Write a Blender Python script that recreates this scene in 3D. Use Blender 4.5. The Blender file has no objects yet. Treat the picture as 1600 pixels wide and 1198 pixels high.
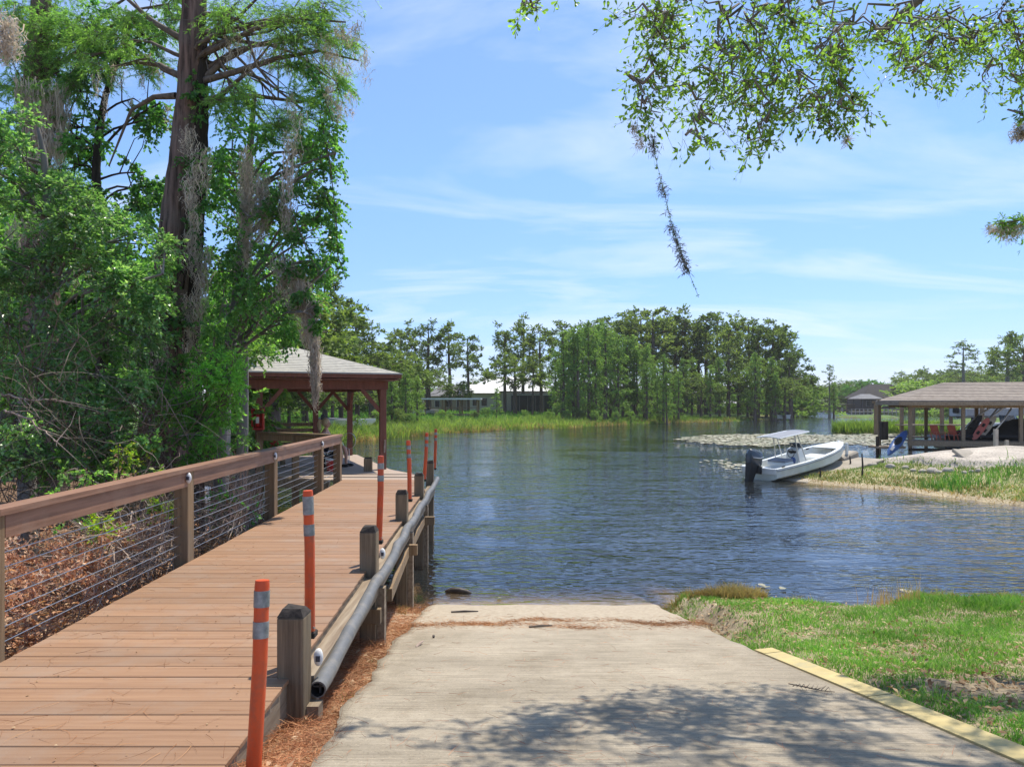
import bpy, bmesh, math, random
import numpy as np
from mathutils import Vector, Matrix, Euler
R = math.radians
rng = np.random.default_rng(7)
random.seed(7)
S = bpy.context.scene
COL = S.collection

# ------------------------------------------------------------------ camera, world, sun, exposure
CAMZ = 2.8                                   # camera height above the lake
F = 1100.0                                   # focal length in pixels of a 1600 px wide picture
cam_d = bpy.data.cameras.new('camera'); cam = bpy.data.objects.new('camera', cam_d); COL.objects.link(cam)
cam.location = (0, 0, CAMZ); cam.rotation_euler = (R(90), 0, 0)
cam_d.sensor_width = 36; cam_d.lens = 36*F/1600; cam_d.shift_y = 29/1600
cam_d.clip_start = 0.05; cam_d.clip_end = 3000
S.camera = cam
SUN = Vector((.21, .32, 1.0)).normalized()   # towards the sun
sun_el = math.asin(SUN.z); sun_az = math.atan2(SUN.x, SUN.y)
w = bpy.data.worlds.new('World'); S.world = w; w.use_nodes = True
nt = w.node_tree; nt.nodes.clear()
N = nt.nodes.new; L = nt.links.new
wo = N('ShaderNodeOutputWorld'); bg = N('ShaderNodeBackground'); bg.inputs[1].default_value = .14
sky = N('ShaderNodeTexSky'); sky.sky_type = 'NISHITA'; sky.sun_disc = False
sky.sun_elevation = sun_el; sky.sun_rotation = sun_az
sky.altitude = 0; sky.air_density = 1.0; sky.dust_density = .1; sky.ozone_density = 3.0
tc = N('ShaderNodeTexCoord'); sp = N('ShaderNodeSeparateXYZ'); L(tc.outputs['Generated'], sp.inputs[0])
# thin cirrus: direction projected on a high flat layer
zz = N('ShaderNodeMath'); zz.operation = 'MAXIMUM'; L(sp.outputs[2], zz.inputs[0]); zz.inputs[1].default_value = .03
za = N('ShaderNodeMath'); za.operation = 'ADD'; L(zz.outputs[0], za.inputs[0]); za.inputs[1].default_value = .12
dx = N('ShaderNodeMath'); dx.operation = 'DIVIDE'; L(sp.outputs[0], dx.inputs[0]); L(za.outputs[0], dx.inputs[1])
dy = N('ShaderNodeMath'); dy.operation = 'DIVIDE'; L(sp.outputs[1], dy.inputs[0]); L(za.outputs[0], dy.inputs[1])
cb = N('ShaderNodeCombineXYZ'); L(dx.outputs[0], cb.inputs[0]); L(dy.outputs[0], cb.inputs[1])
mp = N('ShaderNodeMapping'); L(cb.outputs[0], mp.inputs[0]); mp.inputs['Rotation'].default_value = (0, 0, R(-20)); mp.inputs['Scale'].default_value = (.6, 1.25, 1); mp.inputs['Location'].default_value = (.6, 1.9, 0)
n1 = N('ShaderNodeTexNoise'); n1.inputs['Scale'].default_value = 1.15; n1.inputs['Detail'].default_value = 9; n1.inputs['Roughness'].default_value = .56; n1.inputs['Distortion'].default_value = .6
L(mp.outputs[0], n1.inputs['Vector'])
r1 = N('ShaderNodeValToRGB'); r1.color_ramp.elements[0].position = .48; r1.color_ramp.elements[1].position = .76
r1.color_ramp.elements[0].color = (0, 0, 0, 1); r1.color_ramp.elements[1].color = (.75, .75, .75, 1)
L(n1.outputs[0], r1.inputs[0])
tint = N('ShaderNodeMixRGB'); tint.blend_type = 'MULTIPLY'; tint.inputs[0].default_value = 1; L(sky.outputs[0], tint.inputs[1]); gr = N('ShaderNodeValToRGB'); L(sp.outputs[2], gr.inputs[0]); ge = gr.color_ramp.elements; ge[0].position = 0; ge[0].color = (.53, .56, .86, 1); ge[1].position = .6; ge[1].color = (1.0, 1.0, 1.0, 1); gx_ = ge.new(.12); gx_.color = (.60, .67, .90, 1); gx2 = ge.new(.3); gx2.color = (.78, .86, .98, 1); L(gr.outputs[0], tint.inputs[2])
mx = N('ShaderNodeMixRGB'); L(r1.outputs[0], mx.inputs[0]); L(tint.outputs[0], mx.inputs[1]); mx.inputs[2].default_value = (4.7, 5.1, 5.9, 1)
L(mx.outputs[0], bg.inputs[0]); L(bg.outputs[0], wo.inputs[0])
sl = bpy.data.lights.new('sun', 'SUN'); so = bpy.data.objects.new('sun', sl); COL.objects.link(so)
sl.energy = 4.3; sl.angle = R(.55); sl.color = (1, .925, .80)
so.rotation_euler = SUN.to_track_quat('Z', 'Y').to_euler()
vs = S.view_settings; vs.view_transform = 'Standard'; vs.look = 'None'; vs.gamma = 1; vs.exposure = 0.62; vs.use_curve_mapping = False
S.cycles.transparent_max_bounces = 24; S.cycles.max_bounces = 8

# ------------------------------------------------------------------ helpers
def W(x, y, D):                              # point at picture position (x, y) and distance D
    return Vector(((x-800)*D/F, D, CAMZ-(y-628)*D/F))
def GX(x, D): return (x-800)*D/F

class MB:
    def __init__(s): s.v = []; s.f = []
    def add(s, vs, fs):
        o = len(s.v); s.v += [tuple(p) for p in vs]; s.f += [tuple(i+o for i in f) for f in fs]; return s
    def hexa(s, p):                          # p: 4 bottom, 4 top
        return s.add(p, [(3,2,1,0),(4,5,6,7),(0,1,5,4),(1,2,6,5),(2,3,7,6),(3,0,4,7)])
    def box(s, c, d, rz=0, rx=0, ry=0, bev=0):
        m = Euler((rx, ry, rz)).to_matrix(); c = Vector(c); a, b, h = d[0]/2, d[1]/2, d[2]/2
        if bev:
            bm = bmesh.new(); bmesh.ops.create_cube(bm, size=1); bmesh.ops.scale(bm, vec=d, verts=bm.verts)
            bmesh.ops.bevel(bm, geom=list(bm.edges), offset=bev, segments=1, affect='EDGES')
            bm.verts.index_update()
            s.add([c+m@v.co for v in bm.verts], [[v.index for v in f.verts] for f in bm.faces]); bm.free(); return s
        return s.hexa([c+m@Vector(q) for q in [(-a,-b,-h),(a,-b,-h),(a,b,-h),(-a,b,-h),(-a,-b,h),(a,-b,h),(a,b,h),(-a,b,h)]])
    def beam(s, p, q, wd, ht, up=(0,0,1)):
        p = Vector(p); q = Vector(q); d = (q-p).normalized(); u = Vector(up); sd = d.cross(u).normalized(); u = sd.cross(d)
        a = sd*wd/2; b = u*ht/2
        return s.hexa([p-a-b, p+a-b, q+a-b, q-a-b, p-a+b, p+a+b, q+a+b, q-a+b])
    def tube(s, pts, rad, seg=8, cap=True):
        pts = [Vector(p) for p in pts]; n = len(pts)
        if not hasattr(rad, '__len__'): rad = [rad]*n
        o = len(s.v); ref = Vector((0,0,1))
        if abs((pts[-1]-pts[0]).normalized().z) > .9: ref = Vector((1,0,0))
        for i in range(n):
            d = (pts[min(i+1,n-1)]-pts[max(i-1,0)]).normalized(); a = d.cross(ref).normalized(); b = d.cross(a)
            for k in range(seg):
                t = 2*math.pi*k/seg; s.v.append(tuple(pts[i]+(a*math.cos(t)+b*math.sin(t))*rad[i]))
        for i in range(n-1):
            for k in range(seg):
                k2 = (k+1) % seg; s.f.append((o+i*seg+k, o+i*seg+k2, o+(i+1)*seg+k2, o+(i+1)*seg+k))
        if cap:
            s.f.append(tuple(o+k for k in range(seg))[::-1]); s.f.append(tuple(o+(n-1)*seg+k for k in range(seg)))
        return s
    def ball(s, c, r, u=10, v=7, noise=0):
        if not hasattr(r, '__len__'): r = (r,r,r)
        o = len(s.v)
        for i in range(v+1):
            for k in range(u):
                th = math.pi*i/v; ph = 2*math.pi*k/u; q = 1+random.uniform(-noise, noise)
                s.v.append((c[0]+r[0]*math.sin(th)*math.cos(ph)*q, c[1]+r[1]*math.sin(th)*math.sin(ph)*q, c[2]+r[2]*math.cos(th)*q))
        for i in range(v):
            for k in range(u):
                s.f.append((o+i*u+k, o+(i+1)*u+k, o+(i+1)*u+(k+1)%u, o+i*u+(k+1)%u))
        return s
    def loft(s, secs, close=False, cap=True):
        o = len(s.v); m = len(secs[0])
        for sec in secs: s.v += [tuple(p) for p in sec]
        for i in range(len(secs)-1):
            for k in range(m if close else m-1):
                k2 = (k+1) % m; s.f.append((o+i*m+k, o+i*m+k2, o+(i+1)*m+k2, o+(i+1)*m+k))
        if close and cap:
            s.f.append(tuple(range(o, o+m))[::-1]); s.f.append(tuple(range(o+(len(secs)-1)*m, o+len(secs)*m)))
        return s
    def mesh(s, name, m, smooth=False):
        me = bpy.data.meshes.new(name); me.from_pydata(s.v, [], s.f); me.update()
        if m: me.materials.append(m)
        if smooth: me.shade_smooth()
        return me
    def obj(s, name, m, parent=None, smooth=False, label=None):
        return link(name, s.mesh(name, m, smooth), parent, label)

def link(name, me, parent=None, label=None):
    o = bpy.data.objects.new(name, me); COL.objects.link(o)
    if parent: o.parent = parent
    if label: o['label'] = label
    return o
def tag(o, label=None, cat=None, group=None, kind=None):
    if label: o['label'] = label
    if cat: o['category'] = cat
    if group: o['group'] = group
    if kind: o['kind'] = kind
    return o
def thing(name, label, cat, loc=(0,0,0), rz=0, group=None):
    o = bpy.data.objects.new(name, None); COL.objects.link(o); o.location = loc; o.rotation_euler = (0,0,rz)
    o.empty_display_size = .2
    return tag(o, label, cat, group)
def smooth_by_angle(o, a=40):
    o.data.shade_smooth()
    try: o.data.set_sharp_from_angle(angle=R(a))
    except Exception: pass
    return o
def copy_tree(o, parent=None):
    c = o.copy(); COL.objects.link(c); c.parent = parent
    for ch in [x for x in o.children]: copy_tree(ch, c)
    return c
def npmesh(name, v, f, m, smooth=False):     # v (n,3), f (m,k)
    v = np.asarray(v, np.float32); f = np.asarray(f, np.int32); k = f.shape[1]
    me = bpy.data.meshes.new(name); me.vertices.add(len(v)); me.vertices.foreach_set('co', v.ravel())
    me.loops.add(f.size); me.loops.foreach_set('vertex_index', f.ravel())
    me.polygons.add(len(f)); me.polygons.foreach_set('loop_start', np.arange(0, f.size, k, dtype=np.int32))
    try: me.polygons.foreach_set('loop_total', np.full(len(f), k, np.int32))
    except Exception: pass
    if smooth: me.polygons.foreach_set('use_smooth', np.ones(len(f), bool))
    me.update(calc_edges=True); me.validate()
    if m: me.materials.append(m)
    return me
def nrmz(a): return a/np.maximum(np.linalg.norm(a, axis=-1, keepdims=True), 1e-6)
def rdir(n): return nrmz(rng.normal(size=(n, 3)))

# ------------------------------------------------------------------ materials
def newmat(name):
    m = bpy.data.materials.new(name); m.use_nodes = True; t = m.node_tree; t.nodes.clear()
    o = t.nodes.new('ShaderNodeOutputMaterial'); p = t.nodes.new('ShaderNodeBsdfPrincipled'); t.links.new(p.outputs[0], o.inputs[0])
    return m, t, p, o
def c4(c, k=1): return (c[0]*k, c[1]*k, c[2]*k, 1)
def mat(name, c1, c2=None, scale=(4,4,4), detail=6, rough=.7, bump=.15, bscale=None, bdist=.01, rand=0, spec=.3, metal=0, dirt=None, dscale=1.2, lo=.35, hi=.68, rot=None, coat=0):
    m, t, p, o = newmat(name); n = t.nodes.new; l = t.links.new
    if c2 is None: c2 = tuple(x*.75 for x in c1)
    tc = n('ShaderNodeTexCoord'); vec = tc.outputs['Object']
    if rand:
        oi = n('ShaderNodeObjectInfo'); ad = n('ShaderNodeVectorMath'); ad.operation = 'ADD'; mu = n('ShaderNodeMath'); mu.operation = 'MULTIPLY'; mu.inputs[1].default_value = 37
        l(oi.outputs['Random'], mu.inputs[0]); l(vec, ad.inputs[0]); l(mu.outputs[0], ad.inputs[1]); vec = ad.outputs[0]
    mpn = n('ShaderNodeMapping'); l(vec, mpn.inputs[0]); mpn.inputs['Scale'].default_value = scale
    if rot: mpn.inputs['Rotation'].default_value = rot
    nz = n('ShaderNodeTexNoise'); nz.inputs['Scale'].default_value = 1; nz.inputs['Detail'].default_value = detail; nz.inputs['Roughness'].default_value = .62; l(mpn.outputs[0], nz.inputs[0])
    cr = n('ShaderNodeValToRGB'); cr.color_ramp.elements[0].position = lo; cr.color_ramp.elements[1].position = hi
    cr.color_ramp.elements[0].color = c4(c2); cr.color_ramp.elements[1].color = c4(c1); l(nz.outputs[0], cr.inputs[0]); col = cr.outputs[0]
    if dirt:
        nd = n('ShaderNodeTexNoise'); nd.inputs['Scale'].default_value = dscale; nd.inputs['Detail'].default_value = 8; nd.inputs['Roughness'].default_value = .65; l(tc.outputs['Object'] if not rand else vec, nd.inputs[0])
        rr = n('ShaderNodeValToRGB'); rr.color_ramp.elements[0].position = .48; rr.color_ramp.elements[1].position = .7; rr.color_ramp.elements[1].color = (.8,.8,.8,1); l(nd.outputs[0], rr.inputs[0])
        mm = n('ShaderNodeMixRGB'); l(rr.outputs[0], mm.inputs[0]); l(col, mm.inputs[1]); mm.inputs[2].default_value = c4(dirt); col = mm.outputs[0]
    if rand:
        hs = n('ShaderNodeHueSaturation'); ma = n('ShaderNodeMapRange'); l(oi.outputs['Random'], ma.inputs[0]); ma.inputs[3].default_value = 1-rand; ma.inputs[4].default_value = 1+rand
        l(ma.outputs[0], hs.inputs['Value']); l(col, hs.inputs['Color']); col = hs.outputs[0]
    l(col, p.inputs['Base Color']); p.inputs['Roughness'].default_value = rough; p.inputs['Metallic'].default_value = metal
    p.inputs['Specular IOR Level'].default_value = spec; p.inputs['Coat Weight'].default_value = coat
    if bump:
        if bscale:
            nb = n('ShaderNodeTexNoise'); mb = n('ShaderNodeMapping'); l(vec, mb.inputs[0]); mb.inputs['Scale'].default_value = bscale; nb.inputs['Scale'].default_value = 1; nb.inputs['Detail'].default_value = 5; l(mb.outputs[0], nb.inputs[0]); src = nb.outputs[0]
        else: src = nz.outputs[0]
        bu = n('ShaderNodeBump'); bu.inputs['Strength'].default_value = bump; bu.inputs['Distance'].default_value = bdist; l(src, bu.inputs['Height']); l(bu.outputs[0], p.inputs['Normal'])
    return m
def leafmat(name, a, b, c, trans=.4, rough=.5, tint=(1.2,1.3,.5), spec=.35):   # colour differs from leaf to leaf; light passes through
    m, t, p, o = newmat(name); n = t.nodes.new; l = t.links.new
    g = n('ShaderNodeNewGeometry'); cr = n('ShaderNodeValToRGB'); e = cr.color_ramp.elements
    e[0].color = c4(a); e[1].color = c4(c); x = e.new(.5); x.color = c4(b); l(g.outputs['Random Per Island'], cr.inputs[0])
    tc = n('ShaderNodeTexCoord'); nz = n('ShaderNodeTexNoise'); nz.inputs['Scale'].default_value = .8; nz.inputs['Detail'].default_value = 3; l(tc.outputs['Object'], nz.inputs[0])
    hs = n('ShaderNodeHueSaturation'); mr = n('ShaderNodeMapRange'); l(nz.outputs[0], mr.inputs[0]); mr.inputs[1].default_value = .3; mr.inputs[2].default_value = .7; mr.inputs[3].default_value = .7; mr.inputs[4].default_value = 1.35
    oi = n('ShaderNodeObjectInfo'); mo_ = n('ShaderNodeMapRange'); l(oi.outputs['Random'], mo_.inputs[0]); mo_.inputs[3].default_value = .78; mo_.inputs[4].default_value = 1.22; mv_ = n('ShaderNodeMath'); mv_.operation = 'MULTIPLY'; l(mr.outputs[0], mv_.inputs[0]); l(mo_.outputs[0], mv_.inputs[1]); mh_ = n('ShaderNodeMapRange'); l(oi.outputs['Random'], mh_.inputs[0]); mh_.inputs[3].default_value = .515; mh_.inputs[4].default_value = .487; l(mh_.outputs[0], hs.inputs['Hue'])
    l(mv_.outputs[0], hs.inputs['Value']); l(cr.outputs[0], hs.inputs['Color'])
    l(hs.outputs[0], p.inputs['Base Color']); p.inputs['Roughness'].default_value = rough; p.inputs['Specular IOR Level'].default_value = spec
    tr = n('ShaderNodeBsdfTranslucent'); tm = n('ShaderNodeMixRGB'); tm.blend_type = 'MULTIPLY'; tm.inputs[0].default_value = 1; l(hs.outputs[0], tm.inputs[1]); tm.inputs[2].default_value = c4(tint, 1.6); l(tm.outputs[0], tr.inputs[0])
    mx = n('ShaderNodeMixShader'); mx.inputs[0].default_value = trans; l(p.outputs[0], mx.inputs[1]); l(tr.outputs[0], mx.inputs[2]); l(mx.outputs[0], o.inputs[0])
    return m

M = {}
M['deck'] = mat('composite_deck', (.30,.178,.105), (.225,.126,.073), scale=(1.2,38,38), rough=.66, bump=.35, bdist=.003, rand=.11, dirt=(.26,.185,.135), dscale=1.9)
M['platdeck'] = mat('faded_deck', (.38,.30,.24), (.32,.245,.19), scale=(1.2,38,38), rough=.7, bump=.25, bdist=.003, rand=.06)
M['rail'] = mat('stained_rail', (.29,.16,.105), (.17,.09,.058), scale=(30,1.2,30), rough=.6, bump=.3, bdist=.003, rand=.05, dirt=(.27,.17,.12), dscale=2.5)
M['post'] = mat('weathered_post', (.29,.20,.115), (.17,.112,.062), scale=(30,30,1.3), rough=.8, bump=.5, bdist=.005, rand=.08, dirt=(.16,.135,.10), dscale=2)
M['pile'] = mat('grey_brown_pile', (.24,.18,.115), (.09,.066,.043), scale=(34,34,1.5), rough=.85, bump=.8, bdist=.008, rand=.08, dirt=(.17,.145,.11), dscale=3, lo=.3, hi=.62)
M['piletop'] = mat('dark_pile_top', (.06,.05,.045), (.02,.018,.016), scale=(30,30,30), rough=.95, bump=.8, bdist=.01)
M['board'] = mat('grey_board', (.30,.245,.18), (.17,.125,.085), scale=(25,1.4,25), rough=.85, bump=.5, bdist=.004, rand=.07)
M['pvc'] = mat('grey_pipe', (.15,.15,.15), (.105,.105,.105), scale=(8,2,8), rough=.5, bump=.1, dirt=(.22,.20,.17), dscale=7, spec=.5)
M['pvcin'] = mat('pipe_inside', (.02,.02,.02), rough=.8, bump=0)
M['orange'] = mat('orange_plastic', (.68,.095,.02), (.56,.065,.014), scale=(7,7,3), rough=.42, bump=.12, rand=.06, dirt=(.33,.09,.045), dscale=9, spec=.45)
M['band'] = mat('grey_reflective_band', (.33,.35,.35), (.17,.185,.19), scale=(22,22,22), rough=.4, bump=.1, metal=.3)
M['steel'] = mat('steel_cable', (.55,.54,.52), (.4,.38,.36), scale=(20,20,20), rough=.35, bump=0, metal=.9)
M['white'] = mat('white_plastic', (.75,.76,.76), (.6,.6,.6), scale=(9,9,9), rough=.4, bump=.03)
M['glass'] = mat('dark_lens', (.05,.06,.09), rough=.1, bump=0, spec=.8)
M['pav'] = mat('brown_painted_wood', (.23,.088,.058), (.16,.06,.04), scale=(14,14,2), rough=.6, bump=.2, bdist=.003, rand=.04)
M['shingle'] = mat('pale_shingle', (.42,.405,.365), (.29,.28,.255), scale=(9,9,9), rough=.95, bump=.4, bdist=.01, dirt=(.27,.26,.24), dscale=1.1)
M['shingle2'] = mat('brown_shingle', (.33,.285,.24), (.23,.195,.165), scale=(5,5,5), rough=.95, bump=.4, bdist=.01, dirt=(.2,.17,.15), dscale=.6)
M['drip'] = mat('drip_edge', (.5,.5,.49), (.4,.4,.39), rough=.5, bump=0)
M['red'] = mat('red_enamel', (.5,.02,.02), (.38,.015,.015), rough=.35, bump=0, spec=.5)
M['black'] = mat('black_fabric', (.02,.02,.022), (.012,.012,.013), scale=(20,20,20), rough=.8, bump=.2)
M['canvas'] = mat('black_boat_canvas', (.03,.031,.036), (.019,.02,.023), scale=(3,3,3), rough=.75, bump=.6, bdist=.06)
M['gel'] = mat('white_gelcoat', (.74,.76,.74), (.66,.68,.67), scale=(2,2,2), rough=.25, bump=0, spec=.5, dirt=(.55,.55,.48), dscale=1.5)
M['hull'] = mat('pale_green_white_hull', (.60,.66,.62), (.52,.58,.54), scale=(2,2,2), rough=.3, bump=0, spec=.5, dirt=(.45,.46,.40), dscale=1.3)
M['motor'] = mat('slate_outboard_paint', (.035,.05,.065), (.025,.035,.05), rough=.25, bump=0, spec=.6, coat=.3)
M['motorleg'] = mat('black_outboard_leg', (.015,.017,.02), rough=.4, bump=0)
M['greycan'] = mat('grey_bimini_cloth', (.25,.27,.31), (.2,.215,.25), rough=.8, bump=.2)
M['alu'] = mat('aluminium_tube', (.7,.7,.7), (.55,.55,.55), rough=.3, bump=0, metal=.8)
M['conc'] = mat('old_concrete', (.42,.375,.31), (.28,.25,.205), scale=(3,3,3), detail=9, rough=.9, bump=.5, bdist=.02, dirt=(.2,.18,.14), dscale=1.5)
M['blue'] = mat('blue_plastic', (.04,.10,.27), (.03,.07,.2), rough=.35, bump=0, spec=.5)
M['teal'] = mat('teal_cloth', (.03,.24,.2), rough=.7, bump=.1)
M['boardred'] = mat('red_orange_board', (.50,.11,.07), (.4,.08,.05), rough=.35, bump=0, spec=.5)
M['skin'] = mat('skin', (.55,.33,.24), (.5,.29,.2), rough=.5, bump=0)
M['hair'] = mat('blonde_hair', (.72,.60,.38), (.45,.34,.19), scale=(60,60,6), rough=.5, bump=.3, bdist=.01)
M['shirt'] = mat('pale_pink_top', (.65,.48,.44), rough=.8, bump=.1)
M['shorts'] = mat('black_shorts', (.02,.02,.03), rough=.8, bump=.1)
M['cream'] = mat('cream_wall', (.62,.59,.52), (.55,.52,.45), rough=.85, bump=.05)
M['tanwall'] = mat('tan_wall', (.40,.33,.25), (.33,.27,.2), rough=.85, bump=.05)
M['metalroof'] = mat('white_metal_roof', (.68,.69,.70), (.58,.59,.60), scale=(1,1,1), rough=.4, bump=.1, spec=.5)
M['greyroof'] = mat('grey_roof', (.21,.21,.22), (.15,.15,.16), scale=(2,2,2), rough=.9, bump=.2)
M['darkroof'] = mat('dark_roof', (.05,.045,.045), (.03,.028,.03), scale=(2,2,2), rough=.9, bump=.2)
M['screen'] = mat('dark_screen', (.028,.038,.036), (.018,.024,.023), rough=.5, bump=0)
M['pane'] = mat('window_pane', (.03,.04,.05), (.02,.028,.035), rough=.08, bump=0, spec=.8)
M['trim'] = mat('white_trim', (.66,.66,.64), rough=.6, bump=0)
M['bark'] = mat('cypress_bark', (.25,.165,.13), (.055,.038,.03), scale=(17,17,1.3), detail=8, rough=.95, bump=1, bdist=.04, dirt=(.2,.17,.145), dscale=1.4, lo=.38, hi=.62)
M['barkdark'] = mat('vine_dark_bark', (.06,.048,.038), (.02,.016,.013), scale=(11,11,1.5), rough=.95, bump=1, bdist=.04)
M['barkfar'] = mat('far_bark', (.15,.115,.095), (.075,.06,.052), scale=(5,5,.6), rough=.95, bump=.5, bdist=.05)
M['barkgrey'] = mat('grey_bark', (.26,.245,.225), (.15,.14,.13), scale=(5,5,.6), rough=.95, bump=.5, bdist=.05)
M['twig'] = mat('twig_bark', (.20,.165,.13), (.09,.07,.055), scale=(12,12,12), rough=.9, bump=.2)
M['twiggrey'] = mat('dead_grey_twig', (.46,.37,.31), (.27,.20,.16), scale=(12,12,12), rough=.9, bump=.2)
M['rock'] = mat('pale_rock', (.46,.42,.36), (.3,.27,.23), scale=(4,4,4), rough=.95, bump=.6, bdist=.03)
M['log'] = mat('wet_log', (.06,.045,.035), (.02,.016,.014), scale=(20,6,20), rough=.5, bump=.8, bdist=.01)
M['moss'] = leafmat('spanish_moss', (.30,.27,.225), (.46,.415,.35), (.60,.55,.47), trans=.3, rough=.9, tint=(.9,.85,.7), spec=.1)
M['l_tallow'] = leafmat('glossy_broad_leaf', (.09,.20,.07), (.16,.32,.12), (.34,.48,.28), trans=.45, rough=.30, spec=.9)
M['l_dark'] = leafmat('dark_broad_leaf', (.06,.15,.045), (.105,.25,.07), (.19,.37,.12), trans=.5, rough=.38, spec=.6)
M['l_cyp'] = leafmat('cypress_needles', (.09,.19,.06), (.14,.28,.085), (.21,.37,.12), trans=.45, rough=.6, spec=.2)
M['l_bright'] = leafmat('bright_sapling', (.06,.20,.04), (.10,.28,.055), (.15,.36,.07), trans=.45, rough=.5)
M['l_oak'] = leafmat('oak_leaf', (.06,.11,.035), (.10,.19,.05), (.17,.30,.075), trans=.58, rough=.4)
M['l_pine'] = leafmat('far_pine_needles', (.09,.125,.055), (.13,.18,.07), (.19,.25,.095), trans=.4, rough=.6, spec=.2)
M['l_fcyp'] = leafmat('far_cypress', (.12,.20,.06), (.17,.27,.08), (.24,.35,.105), trans=.35, rough=.6, spec=.2)
M['l_foak'] = leafmat('far_oak', (.085,.125,.05), (.12,.175,.065), (.17,.23,.085), trans=.4, rough=.6, spec=.2)
M['l_flime'] = leafmat('far_bright', (.06,.16,.03), (.09,.22,.04), (.13,.28,.05), trans=.35, rough=.6, spec=.2)
M['grass'] = leafmat('lawn_grass', (.07,.19,.03), (.13,.30,.05), (.27,.37,.12), trans=.35, rough=.6, spec=.2, tint=(1,1.1,.5))
M['grassdry'] = leafmat('dry_grass', (.30,.22,.09), (.42,.32,.15), (.22,.24,.07), trans=.3, rough=.8, spec=.1, tint=(1,.9,.6))
M['marsh'] = leafmat('marsh_reeds', (.07,.13,.03), (.12,.20,.05), (.20,.26,.08), trans=.4, rough=.6, spec=.2)
M['pad'] = leafmat('lily_pad', (.20,.21,.11), (.32,.30,.19), (.44,.39,.29), trans=.05, rough=.45, spec=.5, tint=(1,1,.6))
M['litter'] = leafmat('dry_leaf', (.17,.085,.05), (.34,.21,.13), (.55,.41,.27), trans=.15, rough=.8, spec=.2, tint=(1,.8,.5))
M['litterred'] = leafmat('dry_brown_leaf', (.20,.09,.06), (.38,.20,.12), (.58,.40,.26), trans=.25, rough=.8, spec=.2, tint=(1,.8,.5))
M['straw'] = leafmat('pine_straw', (.20,.085,.04), (.34,.15,.07), (.48,.26,.13), trans=.1, rough=.8, spec=.2, tint=(1,.8,.5))
M['yellowleaf'] = leafmat('yellow_green_leaf', (.12,.26,.03), (.22,.36,.04), (.42,.42,.03), trans=.4, rough=.5)
M['bankgrass'] = leafmat('bank_weeds', (.09,.17,.04), (.15,.24,.06), (.30,.31,.15), trans=.3, rough=.7, spec=.2, tint=(1,1.05,.6))
_o = 'first second third fourth fifth sixth seventh eighth ninth tenth eleventh twelfth thirteenth fourteenth fifteenth sixteenth seventeenth eighteenth nineteenth'.split()
ORD = _o+['twentieth']+['twenty-'+q for q in _o[:9]]
# ------------------------------------------------------------------ terrain
def sdist(P, poly):                          # signed distance to polygon, positive inside
    x, y = P[:,0], P[:,1]; n = len(poly); d = np.full(len(P), 1e9); ins = np.zeros(len(P), bool)
    for i in range(n):
        ax, ay = poly[i]; bx, by = poly[(i+1) % n]; ex, ey = bx-ax, by-ay; wx, wy = x-ax, y-ay
        t = np.clip((wx*ex+wy*ey)/(ex*ex+ey*ey), 0, 1); d = np.minimum(d, np.hypot(wx-ex*t, wy-ey*t))
        c = (ay > y) != (by > y)
        with np.errstate(divide='ignore', invalid='ignore'): ins ^= c & (x < ax+(y-ay)*ex/(ey if ey else 1e-9))
    return np.where(ins, d, -d)
def wob(x, y, s=1.0, k=0):                   # cheap smooth noise, about -1..1
    return (np.sin(x*s*1.7+1.3+k)*np.cos(y*s*1.3-.7*k)+np.sin(x*s*.9-y*s*2.1+2.1*k)*.7+np.sin(x*s*3.9+y*s*3.1+k)*.4+np.cos(y*s*5.3-x*s*1.1+3*k)*.25)/2.0
NEAR = [(-150,-150),(150,-150),(150,14),(60,16),(31,16),(26,11),(20,9.2),(12,8.8),(7.3,9.15),(5.9,9.75),(5.15,9.6),(4.6,8.95),(4.0,8.9),(3.4,9.5),(2.5,10.0),(2.08,9.72),(-1.15,9.72),(-2,10.3),(-3.2,11.2),(-4.4,12.6),(-6.4,14.6),(-8.5,18),(-11,25),(-13,35),(-13,44),(-11.4,50),(-9,57),(-5.8,64),(0,72),(5.6,76),(10.9,85),(21,95),(30,101),(42,111),(58,150),(76,185),(92,222),(160,226),(330,200),(500,180),(600,600),(-600,600),(-600,-150)]
PEN = [(13.8,19),(13,20.4),(12.3,22.4),(10.7,23.9),(10.0,25.4),(11.8,27.8),(15,30.8),(18,33.0),(22,33.2),(30,32.5),(70,32),(70,12),(31,15.5)]
FARR = [(46,88),(52,80),(60,72),(90,58),(300,55),(500,250),(170,230),(120,150),(70,108)]
SAND = [(13.9,27.2),(14.2,25.4),(15.1,24.1),(16.5,22.8),(20,21.6),(26,21.0),(60,17),(60,28),(40,31),(20,30.8),(17,29.8),(15.2,28.6)]
def lx(y): return np.interp(y, [-8, 3.3, 4.2, 6.3, 8.9, 14], [-.6, -.93, -1.0, -1.1, -1.13, -1.2])
def rx(y): return np.interp(y, [-8, 3.25, 4.1, 6.2, 9.3, 14], [2.9, 2.36, 2.30, 2.13, 1.99, 1.9])
ISL = [(56,122),(60,119),(66,121),(70,125),(66,130),(59,129)]
ISL2 = [(29,64),(31,62.5),(35,62),(39,63),(42,66),(36,68),(31,67)]
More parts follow.
